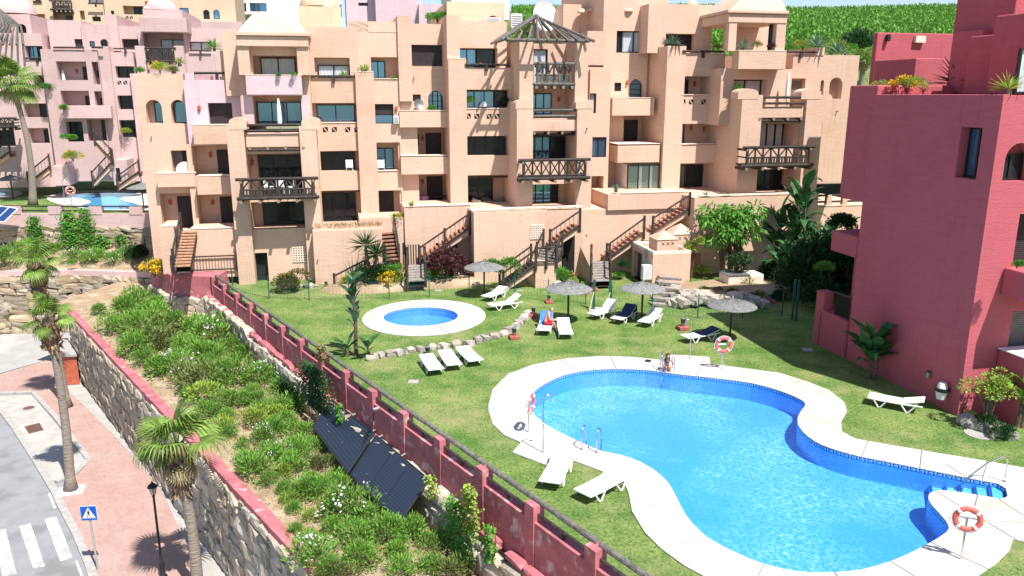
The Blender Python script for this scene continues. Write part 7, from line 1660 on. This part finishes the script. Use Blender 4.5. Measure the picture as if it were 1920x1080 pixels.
def quadpanel(c, label, seams):
    # corners: top-left, top-right (high, at the wall), bottom-right, bottom-left (low)
    t = thing('solar_panel', label, 'solar panel', c[0], 0, 'tilted solar collectors under the parapet'); o = Vector(c[0])
    a, b, c_, d = [Vector(q)-o for q in c]; n_ = (b-a).cross(d-a).normalized(); n_ = n_ if n_.z > 0 else -n_
    mb = MB(); mb.quad(d, c_, b, a); e = .07; k = MB()
    ob = mb.build('absorber_mat', PM, t); ul = ob.data.uv_layers.new(name='UVMap')
    W_ = (b-a).length; H_ = (d-a).length
    for i, q in enumerate(((0, 0), (W_, 0), (W_, H_), (0, H_))): ul.data[i].uv = q
    for p, q in ((a, b), (b, c_), (c_, d), (d, a)): k = MB(); k.tube([p-n_*.01, q-n_*.01], .035, 5); k.build('frame_bar', BLACKM, t)
    for s in seams: k = MB(); k.tube([a.lerp(b, s)+n_*.012, d.lerp(c_, s)+n_*.012], .014, 4); k.build('seam', BLACKM, t)
    for s in (.05, .5, .95):
        p = a.lerp(b, s); k = MB(); k.tube([p, p-pn*.85+Vector((0, 0, .18))], .035, 6); k.build('strut', GREYM, t); p = d.lerp(c_, s); k = MB(); k.tube([p-n_*.02, p-n_*.02+Vector((0, 0, -.75))], .03, 5); k.build('leg', GREYM, t)
    return t
hi, lo_ = -.55, -1.25
A1, B1, C1, D1 = spx(622, 749, hi), spx(702, 812, hi), spx(652, 887, lo_), spx(586, 800, lo_)
quadpanel([A1, B1, C1, D1], 'upper left solar collector, separated by a gap from the wider one', [])
quadpanel([spx(705, 816, hi), spx(804, 899, hi), spx(748, 982, lo_), spx(657, 890, lo_)], 'wide lower right solar collector with two seams, nearest the camera', [.36, .66])
t = thing('pipe', 'dark bent pipe from the red parapet down to the gap between the collectors', 'pipe', onwall(713, 765, .2)); k = MB(); k.tube([(0, 0, 0), pn*.25+Vector((0, 0, .02)), pn*.3+Vector((0, 0, -.4)), pn*.6+Vector((-.1, 0, -1.1))], .035, 6); k.build('pipe', BLACKM, t); k = MB(); k.tube([pn*.05, pn*.3], .07, 7); k.build('joint', GREYM, t)
# far blue solar panel
c = [spx(-40, 300, 2.6), spx(30, 318, 2.6), spx(10, 343, 1.5), spx(-60, 318, 1.5)]; p0 = D(30, 390, 60.5)
t = thing('solar_panel', 'blue photovoltaic panel with white frame on the far left ledge', 'solar panel', p0); k = MB(); k.quad((-2.6, .2, .3), (0, .2, -.1), (-.4, -1.1, -.95), (-3.0, -1.1, -.5)); k.build('cells', mat('pv_blue', (.02, .05, .16), .25), t)
for i in range(5):
    s = i/4; k = MB(); k.tube([(-2.6+2.6*s, .2, .32-.4*s), (-3+2.6*s, -1.1, -.48-.45*s)], .03, 4); k.build('frame_bar', WHITE, t)
for s in (0, 1): k = MB(); k.tube([(-2.6-.4*s, .2-1.3*s, .32-.8*s), (-.4*s, .2-1.3*s, -.08-.85*s)], .035, 4); k.build('frame_bar', WHITE, t)
# ---- street furniture
b = G(306, 1082, ZS); sl_ = thing('street_lamp', 'slim black street lamp with lantern head on the brick pavement', 'street lamp', b)
k = MB(); k.lathe((0, 0, 0), [(.16, 0), (.16, .05), (.10, .10), (.09, .5), (.11, .55), (.06, .62), (.045, 1.0), (.04, 3.3), (.06, 3.34), (.03, 3.4)], 12); k.build('post', BLACKM, sl_, smooth=True)
k = MB(); k.lathe((0, 0, 3.4), [(.07, 0), (.15, .30), (.15, .31)], 6); k.build('lantern_glass', GLASSG, sl_); k = MB(); k.lathe((0, 0, 3.7), [(.19, 0), (.15, .07), (.05, .15), (.02, .22), (0, .24)], 10); k.build('lantern_roof', BLACKM, sl_); k = MB()
for i in range(6): a = i*math.pi/3; k.tube([(.07*math.cos(a), .07*math.sin(a), 3.4), (.15*math.cos(a), .15*math.sin(a), 3.7)], .010, 4)
k.build('lantern_frame', BLACKM, sl_)
b = G(184, 1068, ZS); sg = thing('pedestrian_sign', 'blue square pedestrian crossing sign with a white triangle on a grey pole', 'road sign', b, R(6))
k = MB(); k.tube([(0, 0, 0), (-.05, 0, 2.75)], .04, 8); k.build('pole', mat('galvanised', (.45, .46, .47), .4, metal=.3), sg)
SB = mat('sign_blue', (.01, .09, .42), .4, .02); q = MB(); q.box(-.31, .25, -.06, -.045, 2.12, 2.68); pt = q.build('sign_plate', SB, sg); q = MB(); q.box(-.325, .265, -.044, -.035, 2.105, 2.695); q.build('sign_rim', WHITE, sg)
q = MB(); q.add([(-.27, -.063, 2.2), (.21, -.063, 2.2), (-.03, -.063, 2.64)], [(0, 1, 2)]); q.build('triangle', WHITE, pt)
q = MB(); cx = -.03
def cap2(m_, a, b, w):
    d = (Vector(b)-Vector(a)).normalized(); n_ = Vector((-d.z, 0, d.x))*w; a = Vector(a); b = Vector(b); m_.add([a-n_, b-n_, b+n_, a+n_], [(0, 1, 2, 3)])
y_ = -.066
q.add([(cx+.028*math.cos(i*.785), y_, 2.535+.028*math.sin(i*.785)) for i in range(8)], [tuple(range(8))])
cap2(q, (cx, y_, 2.50), (cx-.005, y_, 2.38), .028); cap2(q, (cx, y_-.001, 2.39), (cx-.06, y_-.001, 2.27), .014); cap2(q, (cx, y_-.002, 2.39), (cx+.06, y_-.002, 2.28), .014); cap2(q, (cx, y_-.003, 2.48), (cx-.06, y_-.003, 2.40), .010); cap2(q, (cx, y_-.004, 2.48), (cx+.055, y_-.004, 2.41), .010)
for i in range(6): cap2(q, (cx-.17+i*.062, y_-.005, 2.215), (cx-.155+i*.062, y_-.005, 2.255), .010)
q.build('walking_figure', mat('sign_black', (.01, .01, .012), .5), pt)
# red utility hut
c0, c1_, c2_ = G(122, 722, ZS), G(150, 720, ZS), G(108, 690, ZS); hu = thing('utility_hut', 'small red utility cabinet with a grey flat roof against the stone wall', 'utility cabinet', c0); HB = mat('hut_red', (.46, .12, .07), .85, .12, 4, bump=.3, bscale=14)
d1 = c1_-c0; d2 = c2_-c0; h = 1.95
k = MB(); pts = [Vector((0, 0, 0)), d1, d1+d2, d2]; k.prism([tuple(p[:2]) for p in pts], 0, h-.1, 0); k.build('body', HB, hu); cc = (d1+d2)/2; k = MB(); k.prism([tuple((cc+(p-cc)*1.08)[:2]) for p in pts], h-.1, h+.02); k.build('roof', KERB, hu)
k = MB(); a = d2*.15; b_ = d2*.8; nn_ = Vector((-d2.y, d2.x, 0)).normalized()*.02; nn_ = nn_ if nn_.dot(-d1) > 0 else -nn_
k.quad(a+nn_+Vector((0, 0, .1)), b_+nn_+Vector((0, 0, .1)), b_+nn_+Vector((0, 0, 1.7)), a+nn_+Vector((0, 0, 1.7))); k.build('door', RUST, hu)
# ---- utility house with two pyramid caps
vH = 45.9; U0, _ = B(1222, 541, vH); U1, _ = B(1292, 541, vH); ztH = B(1255, 473, vH)[1]; vHb = vH*(1222-640)/(1178-640)
uh = bthing('utility_house', 'small peach pump house with two pyramid caps pierced by crosses beside the long stairs', 'pump house', U0, vH)
k = MB(BO(uh)); panel(k, vH, U0, U1, -.1, ztH, [], False); side_panel(k, U0, vH, vHb, -.1, ztH, (vH+1.9, vHb-.35, 0, ztH-.45), .4)
k.quad((U1, vH, -.1), (U1, vHb, -.1), (U1, vHb, ztH), (U1, vH, ztH)); k.quad((U0, vH, ztH-.2), (U1, vH, ztH-.2), (U1, vHb, ztH-.2), (U0, vHb, ztH-.2)); k.build('wall', PEACH, uh)
for a in ((U0, U1, vH, vH+.2), (U0, U1, vHb-.2, vHb), (U0, U0+.2, vH+.2, vHb-.2), (U1-.2, U1, vH+.2, vHb-.2)): k = MB(BO(uh)); k.box(a[0]-.01, a[1]+.01, a[2]-.01, a[3]+.01, ztH-.15, ztH+.06); k.build('parapet', CAPW, uh)
k = MB(BO(uh)); k.box(U0+.3, U0+.36, vH+1.95, vHb-.4, 0, ztH-.5); k.build('door', mat('door_brown', (.12, .06, .055), .6), uh)
for (x0, x1, yb, ys, yt, vv) in ((1232, 1271, 471, 450, 431, vH+.7), (1262, 1306, 455, 440, 419, vH+2.6)):
    a, zb2 = B(x0, yb, vv); b_, _ = B(x1, yb, vv); zs_ = B(x0, ys, vv)[1]; zt_ = B((x0+x1)/2, yt, vv+.7)[1]; w_ = b_-a; k = MB(BO(uh)); k.box(a, b_, vv, vv+w_, ztH-.25, zs_); e = .05
    ap = ((a+b_)/2, vv+w_/2, zt_); r4 = [(a-e, vv-e, zs_), (b_+e, vv-e, zs_), (b_+e, vv+w_+e, zs_), (a-e, vv+w_+e, zs_)]; k.add(r4+[ap], [(0, 1, 4), (1, 2, 4), (2, 3, 4), (3, 0, 4), (3, 2, 1, 0)]); tw = k.build('pyramid_cap', PEACH, uh)
    for i in range(3):
        c = a+w_*(.27+.23*i); zc = zs_-.27; k = MB(BO(uh))
        for sg_ in (-1, 1): k.add([(c-.09, vv-.006-.002*(sg_+1), zc-.09*sg_-.025), (c-.09, vv-.006-.002*(sg_+1), zc-.09*sg_+.025), (c+.09, vv-.006-.002*(sg_+1), zc+.09*sg_+.025), (c+.09, vv-.006-.002*(sg_+1), zc+.09*sg_-.025)], [(0, 3, 2, 1)])
        k.build('cross_hole', ROOM, tw)
k = MB(BO(uh)); k.box(U0-.03, U0-.005, vH+.75, vH+1.55, .75, ztH-.55); bd = k.build('notice_board', mat('board_blue', (.45, .58, .68), .5, .1), uh)
for i in range(12):
    z = .9+i*.13; k = MB(BO(uh)); k.box(U0-.036, U0-.031, vH+.85, vH+1.45-.1*(i % 3), z, z+.045); k.build('notice_line', mat('notice_ink', (.15, .3, .5), .6), bd)
p = WD(U0-.35, vH+.15, 0); mbx = thing('electric_box', 'white metal service box on a stand in front of the pump house', 'service box', p, BA)
k = MB(); k.box(-.3, .3, -.2, .2, .55, 1.5); k.build('cabinet', WHITE, mbx, bevel=.02); k = MB(); k.box(-.26, .26, -.215, -.202, .6, 1.45); k.build('door', mat('pale_grey_paint', (.62, .65, .66), .5), mbx); k = MB(); k.tube([(0, 0, 0), (0, 0, .55)], .05, 6); k.build('stand', GREYM, mbx)
# white low utility boxes
p = G(1400, 545); wb = thing('utility_box', 'low pale masonry box with a sloping lid among the garden plants', 'utility box', p, BA); k = MB(); k.box(-1.3, .1, 0, 1.3, 0, 1.0); k.build('body', CAPW, wb, bevel=.04); k = MB(); k.box(.12, 1.1, -.1, 1.2, 0, 1.05); k.build('side_block', CAPW, wb, bevel=.12); k = MB(); k.box(-1.35, .15, -.05, 1.35, 1.003, 1.05); k.build('lid', GREYM, wb)
# rock clusters
def rocks(name, label, pts, smin, smax, seed=1, zr=.5, base=0):
    o0 = G(*pts[0]); t = thing(name, label, 'rocks', o0); rn = random.Random(seed)
    for x, y in pts:
        s = rn.uniform(smin, smax); p = G(x, y)-o0; put(rn.choice(SV3), 'stone', t, p+Vector((0, 0, s*.3+base*rn.random())), (rn.uniform(-.3, .3), rn.uniform(-.3, .3), rn.uniform(0, 3)), (s*1.2, s, s*.8))
rocks('rockery', 'row of boulders edging the raised garden right of the pump house', [(1252+i*9, 577+(i*37 % 7)-5) for i in range(21)]+[(1258+i*9, 566+(i*31 % 8)-3) for i in range(19)]+[(1266+i*8, 556+(i*29 % 6)) for i in range(8)], .3, .68, 3, base=.25)
rocks('rockery', 'whitish stones around the flower bed left of the wooden steps', [(668+i*7.5, 543+((i*13) % 5)-2-(i/15)**2*8) for i in range(14)]+[(640, 533), (655, 537), (676, 534), (702, 541)], .35, .65, 4)
rocks('rockery', 'whitish stones in front of the purple shrub', [(790+i*11, 524+((i*7) % 4)) for i in range(12)]+[(836, 518), (858, 520), (880, 517)], .35, .65, 5)
rocks('rockery', 'few stones around the glossy shrub below the passage door', [(1046, 540), (1034, 537), (1058, 543), (1070, 541)], .35, .6, 6); rocks('rockery', 'line of little stones under the bronze shrub', [(520+i*9, 539) for i in range(9)], .25, .4, 7)
rocks('rockery', 'dark stones of the corner bed by the red building', [(1803+i*10, 792+i*3+((i*7) % 5)) for i in range(10)], .3, .55, 8)
# rock steps
st = thing('garden_steps', 'weathered timber garden steps climbing beside the boulders', 'steps', G(1225, 575)); o0 = G(1225, 575)
for i in range(6):
    a = G(1222+i*3, 574-i*6)-o0; b_ = G(1262+i*3, 577-i*6)-o0; k = MB(); k.prism([a[:2], b_[:2], (b_+Vector((-.1, .55, 0)))[:2], (a+Vector((-.1, .55, 0)))[:2]], i*.14, i*.14+.15); k.build('step', WOODG, st)
rp = thing('garden_path', 'red-edged paved path pad leading to the plank steps', 'path slab', G(1060, 553)); pts = [G(1080, 546), G(1108, 545), (G(1106, 552)), G(1078, 553)]
k = MB(G(1060, 553)); k.prism([tuple(p[:2]) for p in pts], 0, .12, 0); k.build('slab', REDP, rp)
# wall bin and lamp on the red wall
def onred(x, y, u): v, z = ru(x, y, u); return WD(u, v, z)
p = onred(1766, 733, uR-.22); bn = thing('litter_bin', 'white and black litter bin hanging on the tall red wall', 'litter bin', p, BA)
k = MB(); k.tube([(0, 0, -.32), (0, 0, .05)], [.17, .24], 10); k.build('body', WHITE, bn); k = MB(); k.tube([(0, 0, .0), (0, 0, .14)], [.27, .27], 10); k.build('bag_rim', BLACKM, bn); k = MB(); k.tube([(0, 0, .14), (0, 0, .34)], [.2, .14], 10); k.build('lid', WHITE, bn)
for x, y, l in ((1741, 702, 'small white wall lamp low on the red wall above the litter bin'), (1877, 743, 'small wall lamp on the red terrace wall by the corner bed')):
    p = onred(x, y, uR-.08) if x < 1800 else WD(B(x, y, vR0-1.42)[0], vR0-1.42, B(x, y, vR0-1.42)[1]); t = thing('wall_lamp', l, 'wall lamp', p, BA); k = MB(); k.tube([(0, 0, -.13), (0, 0, .1)], .08, 8); k.build('body', GREYM, t); k = MB(); k.tube([(0, 0, .1), (0, 0, .14)], [.10, .07], 8); k.build('cap', BLACKM, t)
# ---- roof and balcony things
def sat(x, y, v, r, m_, label):
    u, z = B(x, y, v); t = thing('satellite_dish', label, 'satellite dish', WD(u, v, z), BA); k = MB(); N = 18
    prof = [(r*i/4, .35*r*(i/4)**2) for i in range(5)]; kk = MB(); kk.lathe((0, 0, 0), prof, N); o = kk.build('dish', m_, t, smooth=True); o.rotation_euler = (R(78), 0, R(20)); k = MB(); k.tube([(0, .15, 0), (0, .25, -r-.3)], .035, 6); k.build('mast', GREYM, t); k = MB(); k.tube([(0, 0, -r*.6), (.2*r, -r*.8, -.1*r)], .015, 4); k.build('feed_arm', GREYM, t)
sat(1018, 33, 62, 1.15, WHITE, 'large white satellite dish behind the log pyramid roof'); sat(784, 196, vC-.8, .36, GREYM, 'grey satellite dish on the balcony beside the arched window')
def closed_parasol(x, yb, yt, v, label):
    u, z0 = B(x, yb, v); z1 = B(x, yt, v)[1]; t = thing('closed_parasol', label, 'parasol', WD(u, v, z0), BA); h = z1-z0; k = MB(); k.tube([(0, 0, 0), (0, 0, h)], .025, 6); k.build('pole', GREYM, t)
    k = MB(); k.tube([(0, 0, h*.2), (0, 0, h*.35), (0, 0, h*.75), (0, 0, h*.98), (0, 0, h)], [.10, .15, .12, .05, .01], 8); k.build('canopy', WTOW, t)
closed_parasol(526, 250, 184, vA+.9, 'white closed parasol on the lilac apartment balcony'); closed_parasol(1474, 200, 135, vG+1.0, 'white closed parasol beside a dark pole on the right tower balcony'); closed_parasol(121, 160, 130, vN-.3, 'grey-blue folded parasol in the pink building loggia')
# air conditioners, covered furniture, chairs
def boxthing(name, label, cat, x, y, v, w, d, h, m_, slat=True):
    u, z = B(x, y, v); t = thing(name, label, cat, WD(u, v, z), BA); k = MB(); k.box(-w/2, w/2, 0, d, 0, h); k.build('casing', m_, t, bevel=.02)
    if slat:
        for i in range(5): k = MB(); k.box(-w/2+.05, w/2-.05, -.012, -.003, h*(.12+.16*i), h*(.2+.16*i)); k.build('louvre', GREYM, t)
boxthing('air_conditioner', 'outdoor air conditioner on the roof left of the satellite dish', 'air conditioner', 969, 52, 57.5, .8, .35, .95, WHITE); boxthing('air_conditioner', 'air conditioner under the roof arch, left unit', 'air conditioner', 918, 50, 57.0, .6, .3, .6, WHITE); boxthing('air_conditioner', 'air conditioner under the roof arch, right unit', 'air conditioner', 931, 50, 57.0, .6, .3, .6, WHITE); boxthing('air_conditioner', 'air conditioner on the sill right of the half-shuttered window', 'air conditioner', 743, 232, vB-.3, .35, .3, .5, WHITE)
def chair(x, y, v, m_, label, cat='chair', rz=0):
    u, z = B(x, y, v); t = thing('balcony_chair', label, cat, WD(u, v, z), BA+rz)
    k = MB(); k.box(-.24, .24, -.22, .22, .42, .46); k.build('seat', m_, t); k = MB(); k.box(-.24, .24, .2, .24, .46, .98); k.build('backrest', m_, t)
    for a in (-.21, .21):
        for b_ in (-.19, .19): k = MB(); k.tube([(a, b_, 0), (a, b_, .42)], .018, 4); k.build('leg', m_, t)
_fa = lambda y: y
for x, rz, l in ((505, 1.2, 'white chair at the left of the dining set behind the log balcony'), (527, 3.1, 'white chair with its back to the log balcony, in the middle'), (547, -1.2, 'white chair at the right of the dining set behind the log balcony')): chair(x, 363, vA+.35, WHITE, l, 'chair', rz)
chair(656, 326, vB+.25, WHITE, 'white plastic chair in the dark loggia over the dry planter', rz=3.1); chair(715, 326, vB+.45, WHITE, 'white plastic chair in the narrow loggia with a ladder', rz=3.1)
u, z = B(918, 392, vD+1.3); t = thing('covered_sofa', 'olive covered garden furniture slumped in the ground floor loggia', 'covered furniture', WD(u, vD+.8, z), BA); mb = MB(); N = 12
for i in range(N):
    for j in range(5):
        f = lambda a, b_: ((a/N-.5)*3.0, b_*.25, .55+.35*math.sin(a*.9)*math.sin(b_*.8+.6)+.1*math.sin(a*2.1) if 0 < a < N and b_ > 0 else 0)
        mb.quad(f(i, j), f(i+1, j), f(i+1, j+1), f(i, j+1))
mb.build('cover', mat('olive_cover', (.16, .15, .11), .9, .15), t, smooth=True); k = MB(); k.box(-1.4, 1.4, .1, 1.1, 0, .3); k.build('sofa_base', mat('olive_cover', (.16, .15, .11)), t)
u, z = B(822, 386, vC+.4); t = thing('dining_table', 'round dark table with a purple cloth corner in the ground floor loggia', 'table', WD(u, vC+.3, z), BA); k = MB(); k.lathe((0, 0, 0), [(0, .75), (.55, .75), (.55, .70), (0, .70)], 14); k.build('table_top', FRAME, t); k = MB(); k.tube([(0, 0, 0), (0, 0, .7)], .06, 7); k.build('pedestal', FRAME, t)
k = MB(); k.lathe((-1.05, 0, 0), [(0, .78), (.35, .77), (.42, .1)], 10); k.build('cloth', mat('mauve_cloth', (.30, .16, .28), .9), t)
# white glider box left: covered item on the L balcony
u, z = B(348, 326, vL-.3); t = thing('garden_table', 'round white table top tipped up behind the small left balcony', 'table', WD(u, vL-.35, z-.1), BA); k = MB()
k.tube([(0, 0, .35), (0, .05, .35)], .55, 18); k.build('table_top', WHITE, t); k = MB(); k.tube([(0, .1, -.2), (0, .1, .4)], .04, 6); k.build('leg', GREYM, t)
for x, y, v, h, l in ((604, 530, 0, 0, ''),): pass
# awning over the glazed corner and a table lamp
u, z = B(906, 200, vD+.5); t = thing('table_lamp', 'white conical lamp shade glowing pale behind the second floor window', 'table lamp', WD(u, vD+.35, z), BA); k = MB(); k.lathe((0, 0, 0), [(.28, 0), (.10, .34)], 12); k.build('lamp_shade', WTOW, t); k = MB(); k.tube([(0, 0, .3), (0, 0, 1.4)], .01, 4); k.build('cord', GREYM, t)
# ---- people
SKIN = mat('skin', (0.52, 0.27, 0.19), .6, .05, 6); SKIN2 = mat('fair_skin', (0.56, 0.31, 0.23), .6, .05, 6); REDS = mat('red_shorts', (.55, .03, .05), .8); HAIRD = mat('dark_hair', (.03, .018, .014), .6); HAIRG = mat('grey_hair', (.36, .30, .26), .7); BIK = mat('patterned_bikini', (.12, .20, .36), .7, .3, 30)
def person(name, label, loc, rz, J, E, Rd, skin, scale=1.0):
    """J joints, E bones, Rd skin radii: one continuous body grown by the Skin modifier"""
    t = thing(name, label, 'person', loc, rz); t.scale = (scale,)*3
    me = bpy.data.meshes.new('body'); keys = list(J); me.from_pydata([J[k] for k in keys], [(keys.index(a), keys.index(b)) for a, b in E], []); o = bpy.data.objects.new('body', me); COL.objects.link(o)
    o.modifiers.new('skin', 'SKIN')
    if not me.skin_vertices: 
        bm = bmesh.new(); bm.from_mesh(me); bm.verts.layers.skin.verify(); bm.to_mesh(me); bm.free()
    for i, k in enumerate(keys): me.skin_vertices[0].data[i].radius = (Rd[k],)*2; me.skin_vertices[0].data[i].use_root = (k == 'pelvis')
    s = o.modifiers.new('sub', 'SUBSURF'); s.levels = 2; s.render_levels = 2
    dg = bpy.context.evaluated_depsgraph_get(); dg.update(); nm_ = bpy.data.meshes.new_from_object(o.evaluated_get(dg)); bpy.data.objects.remove(o)
    # fingers: five short bent chains on each hand, and the face, joined to the same surface mesh
    mb = MB(); mb.v = [tuple(v.co) for v in nm_.vertices]; mb.f = [tuple(p.vertices) for p in nm_.polygons]; mb.m = [0]*len(mb.f)
    for sd in 'lr':
        h = Vector(J['hand_'+sd]); w_ = Vector(J['wrist_'+sd]); d = (h-w_).normalized(); sx = d.cross(Vector((0, 0, 1))).normalized() if abs(d.z) < .95 else Vector((1, 0, 0)); dn_ = Vector((0, 0, -1))
        for f in range(4): b0 = h+sx*(-.027+.018*f); ln_ = (.075, .085, .08, .062)[f]; mb.tube([b0, b0+d*ln_*.5+dn_*.004, b0+d*ln_*.85+dn_*.022], [.010, .009, .006], 5)
        b0 = h-d*.03+sx*-.035; mb.tube([b0, b0-sx*.028+d*.02, b0-sx*.035+d*.05], [.012, .010, .007], 5)
    hd = Vector(J['head']); fc = Vector(J['face_dir']).normalized() if 'face_dir' in J else Vector((0, -1, 0))
    ob = mb.build('body', skin, t, smooth=True); return t, ob
def head(t, c, fd_, skin, hair, long=False):
    c = Vector(c); fd_ = Vector(fd_).normalized(); up = Vector((0, 0, 1)); sd = fd_.cross(up).normalized(); up = sd.cross(fd_); mb = MB(); N = 14; M_ = 10
    def ell3(cc, rx, ry, rz_, m_=0):
        k = len(mb.v)
        for i in range(M_+1):
            ph = math.pi*i/M_
            for j in range(N):
                th = 2*math.pi*j/N; tp = 1-.22*max(0, -math.cos(ph)); p = cc+sd*rx*tp*math.sin(ph)*math.cos(th)+fd_*ry*math.sin(ph)*math.sin(th)+up*rz_*math.cos(ph); mb.v.append(tuple(p))
        for i in range(M_):
            for j in range(N): mb.f.append((k+i*N+j, k+(i+1)*N+j, k+(i+1)*N+(j+1) % N, k+i*N+(j+1) % N)); mb.m.append(m_)
    ell3(c, .078, .098, .118); mb.tube([c+fd_*.088+up*.02, c+fd_*.118-up*.022, c+fd_*.092-up*.03], [.010, .015, .010], 6)
    for s in (-1, 1): ell3(c+sd*.08*s-up*.005, .014, .026, .034)
    mb.tube([c+fd_*.094-up*.055-sd*.024, c+fd_*.100-up*.055, c+fd_*.094-up*.055+sd*.024], [.005, .008, .005], 5, 1)
    for s in (-1, 1): ell3(c+fd_*.088+sd*.032*s+up*.012, .013, .007, .009, 2)
    mb.build('head', [skin, mat('lips', (.45, .13, .12), .6), HAIRD], t, smooth=True)
    mb = MB(); 
    def E2(cc, rx, ry, rz_): ell3(cc, rx, ry, rz_)
    ell3(c-fd_*.018+up*.022, .086, .098, .112)
    if long: mb.tube([c+up*.02-fd_*.05, c-fd_*.09-up*.12, c-fd_*.08-up*.30], [.085, .075, .03], 8); mb.tube([c+sd*.07, c+sd*.085-up*.14, c+sd*.07-up*.28+fd_*.03], [.03, .032, .012], 6); mb.tube([c-sd*.07, c-sd*.085-up*.14, c-sd*.07-up*.28+fd_*.03], [.03, .032, .012], 6)
    mb.build('hair', hair, t, smooth=True)
# man sitting sideways on the blue-towelled lounger; local frame: +x his forward
p = Vector(im[0])+Vector((math.cos(im[1])*1.02, math.sin(im[1])*1.02, 0)); face_az = im[1]-R(82)
J = {'pelvis': (0, 0, .47), 'waist': (.03, 0, .62), 'chest': (.14, 0, .85), 'neck': (.22, 0, 1.00), 'head': (.27, 0, 1.06), 'sh_l': (.17, .17, .95), 'sh_r': (.17, -.17, .95), 'el_l': (.22, .24, .68), 'el_r': (.22, -.24, .68), 'wrist_l': (.42, .12, .60), 'wrist_r': (.42, -.10, .60), 'hand_l': (.48, .08, .60), 'hand_r': (.48, -.06, .60), 'hip_l': (.05, .10, .45), 'hip_r': (.05, -.10, .45), 'knee_l': (.47, .15, .47), 'knee_r': (.47, -.13, .47), 'an_l': (.50, .16, .08), 'an_r': (.56, -.12, .08), 'toe_l': (.68, .18, .035), 'toe_r': (.74, -.13, .035)}
E = [('pelvis', 'waist'), ('waist', 'chest'), ('chest', 'neck'), ('neck', 'head'), ('chest', 'sh_l'), ('chest', 'sh_r'), ('sh_l', 'el_l'), ('sh_r', 'el_r'), ('el_l', 'wrist_l'), ('el_r', 'wrist_r'), ('wrist_l', 'hand_l'), ('wrist_r', 'hand_r'), ('pelvis', 'hip_l'), ('pelvis', 'hip_r'), ('hip_l', 'knee_l'), ('hip_r', 'knee_r'), ('knee_l', 'an_l'), ('knee_r', 'an_r'), ('an_l', 'toe_l'), ('an_r', 'toe_r')]
Rm = dict(pelvis=.15, waist=.145, chest=.15, neck=.062, head=.055, sh_l=.062, sh_r=.062, el_l=.043, el_r=.043, wrist_l=.028, wrist_r=.028, hand_l=.032, hand_r=.032, hip_l=.10, hip_r=.10, knee_l=.062, knee_r=.062, an_l=.04, an_r=.04, toe_l=.03, toe_r=.03)
man, _ = person('person', 'bare-chested man in red shorts sitting hunched over something on a lounger', p, face_az, J, E, Rm, SKIN2)
head(man, (.33, 0, 1.13), (.75, 0, -.62), SKIN2, HAIRG)
k = MB(); k.tube([(-.06, 0, .50), (.05, 0, .50)], [.17, .18], 10)
for s in (-1, 1): k.tube([(.02, .09*s, .465), (.22, .12*s, .465), (.38, .14*s, .47)], [.125, .112, .098], 10, 0, False)
k.build('shorts', REDS, man, smooth=True)
k = MB(); k.box(.44, .60, -.06, .08, .60, .625); o = k.build('book', WHITE); o.location = p; o.rotation_euler = (0, 0, face_az); tag(o, 'small pale book in the hands of the seated man', 'book')
# woman on the pool edge between the ladder rails, feet in the water
p = G(1250, 694, .05); p = Vector((p.x, p.y+.12, .06)); Jw = {'pelvis': (0, 0, .12), 'waist': (.04, 0, .26), 'chest': (.13, 0, .43), 'neck': (.21, 0, .56), 'head': (.25, 0, .61), 'sh_l': (.16, .15, .52), 'sh_r': (.16, -.15, .52), 'el_l': (.16, .27, .30), 'el_r': (.22, -.22, .32), 'wrist_l': (.30, .20, .20), 'wrist_r': (.36, -.12, .26), 'hand_l': (.35, .16, .20), 'hand_r': (.40, -.08, .25), 'hip_l': (.04, .09, .11), 'hip_r': (.04, -.09, .11), 'knee_l': (.36, .11, .20), 'knee_r': (.37, -.09, .23), 'an_l': (.30, .11, -.16), 'an_r': (.33, -.08, -.13), 'toe_l': (.44, .12, -.21), 'toe_r': (.47, -.08, -.18)}
Rw = {k_: v_*.84 for k_, v_ in Rm.items()}; Rw['chest'] = .115; Rw['waist'] = .095; Rw['pelvis'] = .125
wo_, _ = person('person', 'long-haired woman in a bikini sitting on the pool edge at the ladder', p, R(-92), Jw, E, Rw, SKIN)
head(wo_, (.28, 0, .70), (1, .1, -.35), SKIN, HAIRD, True)
k = MB(); k.tube([(-.02, 0, .09), (0, 0, .20)], [.135, .125], 10, 0, False); k.build('bikini_bottom', BIK, wo_); k = MB(); k.tube([(.11, 0, .39), (.15, 0, .47)], [.128, .122], 10, 0, False); k.build('bikini_top', BIK, wo_)

# small things on the walls: rust pipe, damp patches, scuppers
k = MB(BO(M)); u, z = B(447, 432, vL2-2.35); k.tube([(u, vL2-2.36, 0), (u, vL2-2.36, z)], .03, 6); k.build('downpipe', RUST, M)
for x, y, v in ((284, 256, vL), (596, 485, vA-.9), (900, 118, vD), (1100, 240, vT-.55), (1470, 402, vG-1.1), (1569, 208, vG+1.9), (776, 145, vC), (915, 147, vD)):
    u, z = B(x, y, v); k = MB(BO(M)); k.tube([(u, v+.01, z), (u, v-.18, z-.04)], .04, 6); k.build('scupper', TERRA, M)
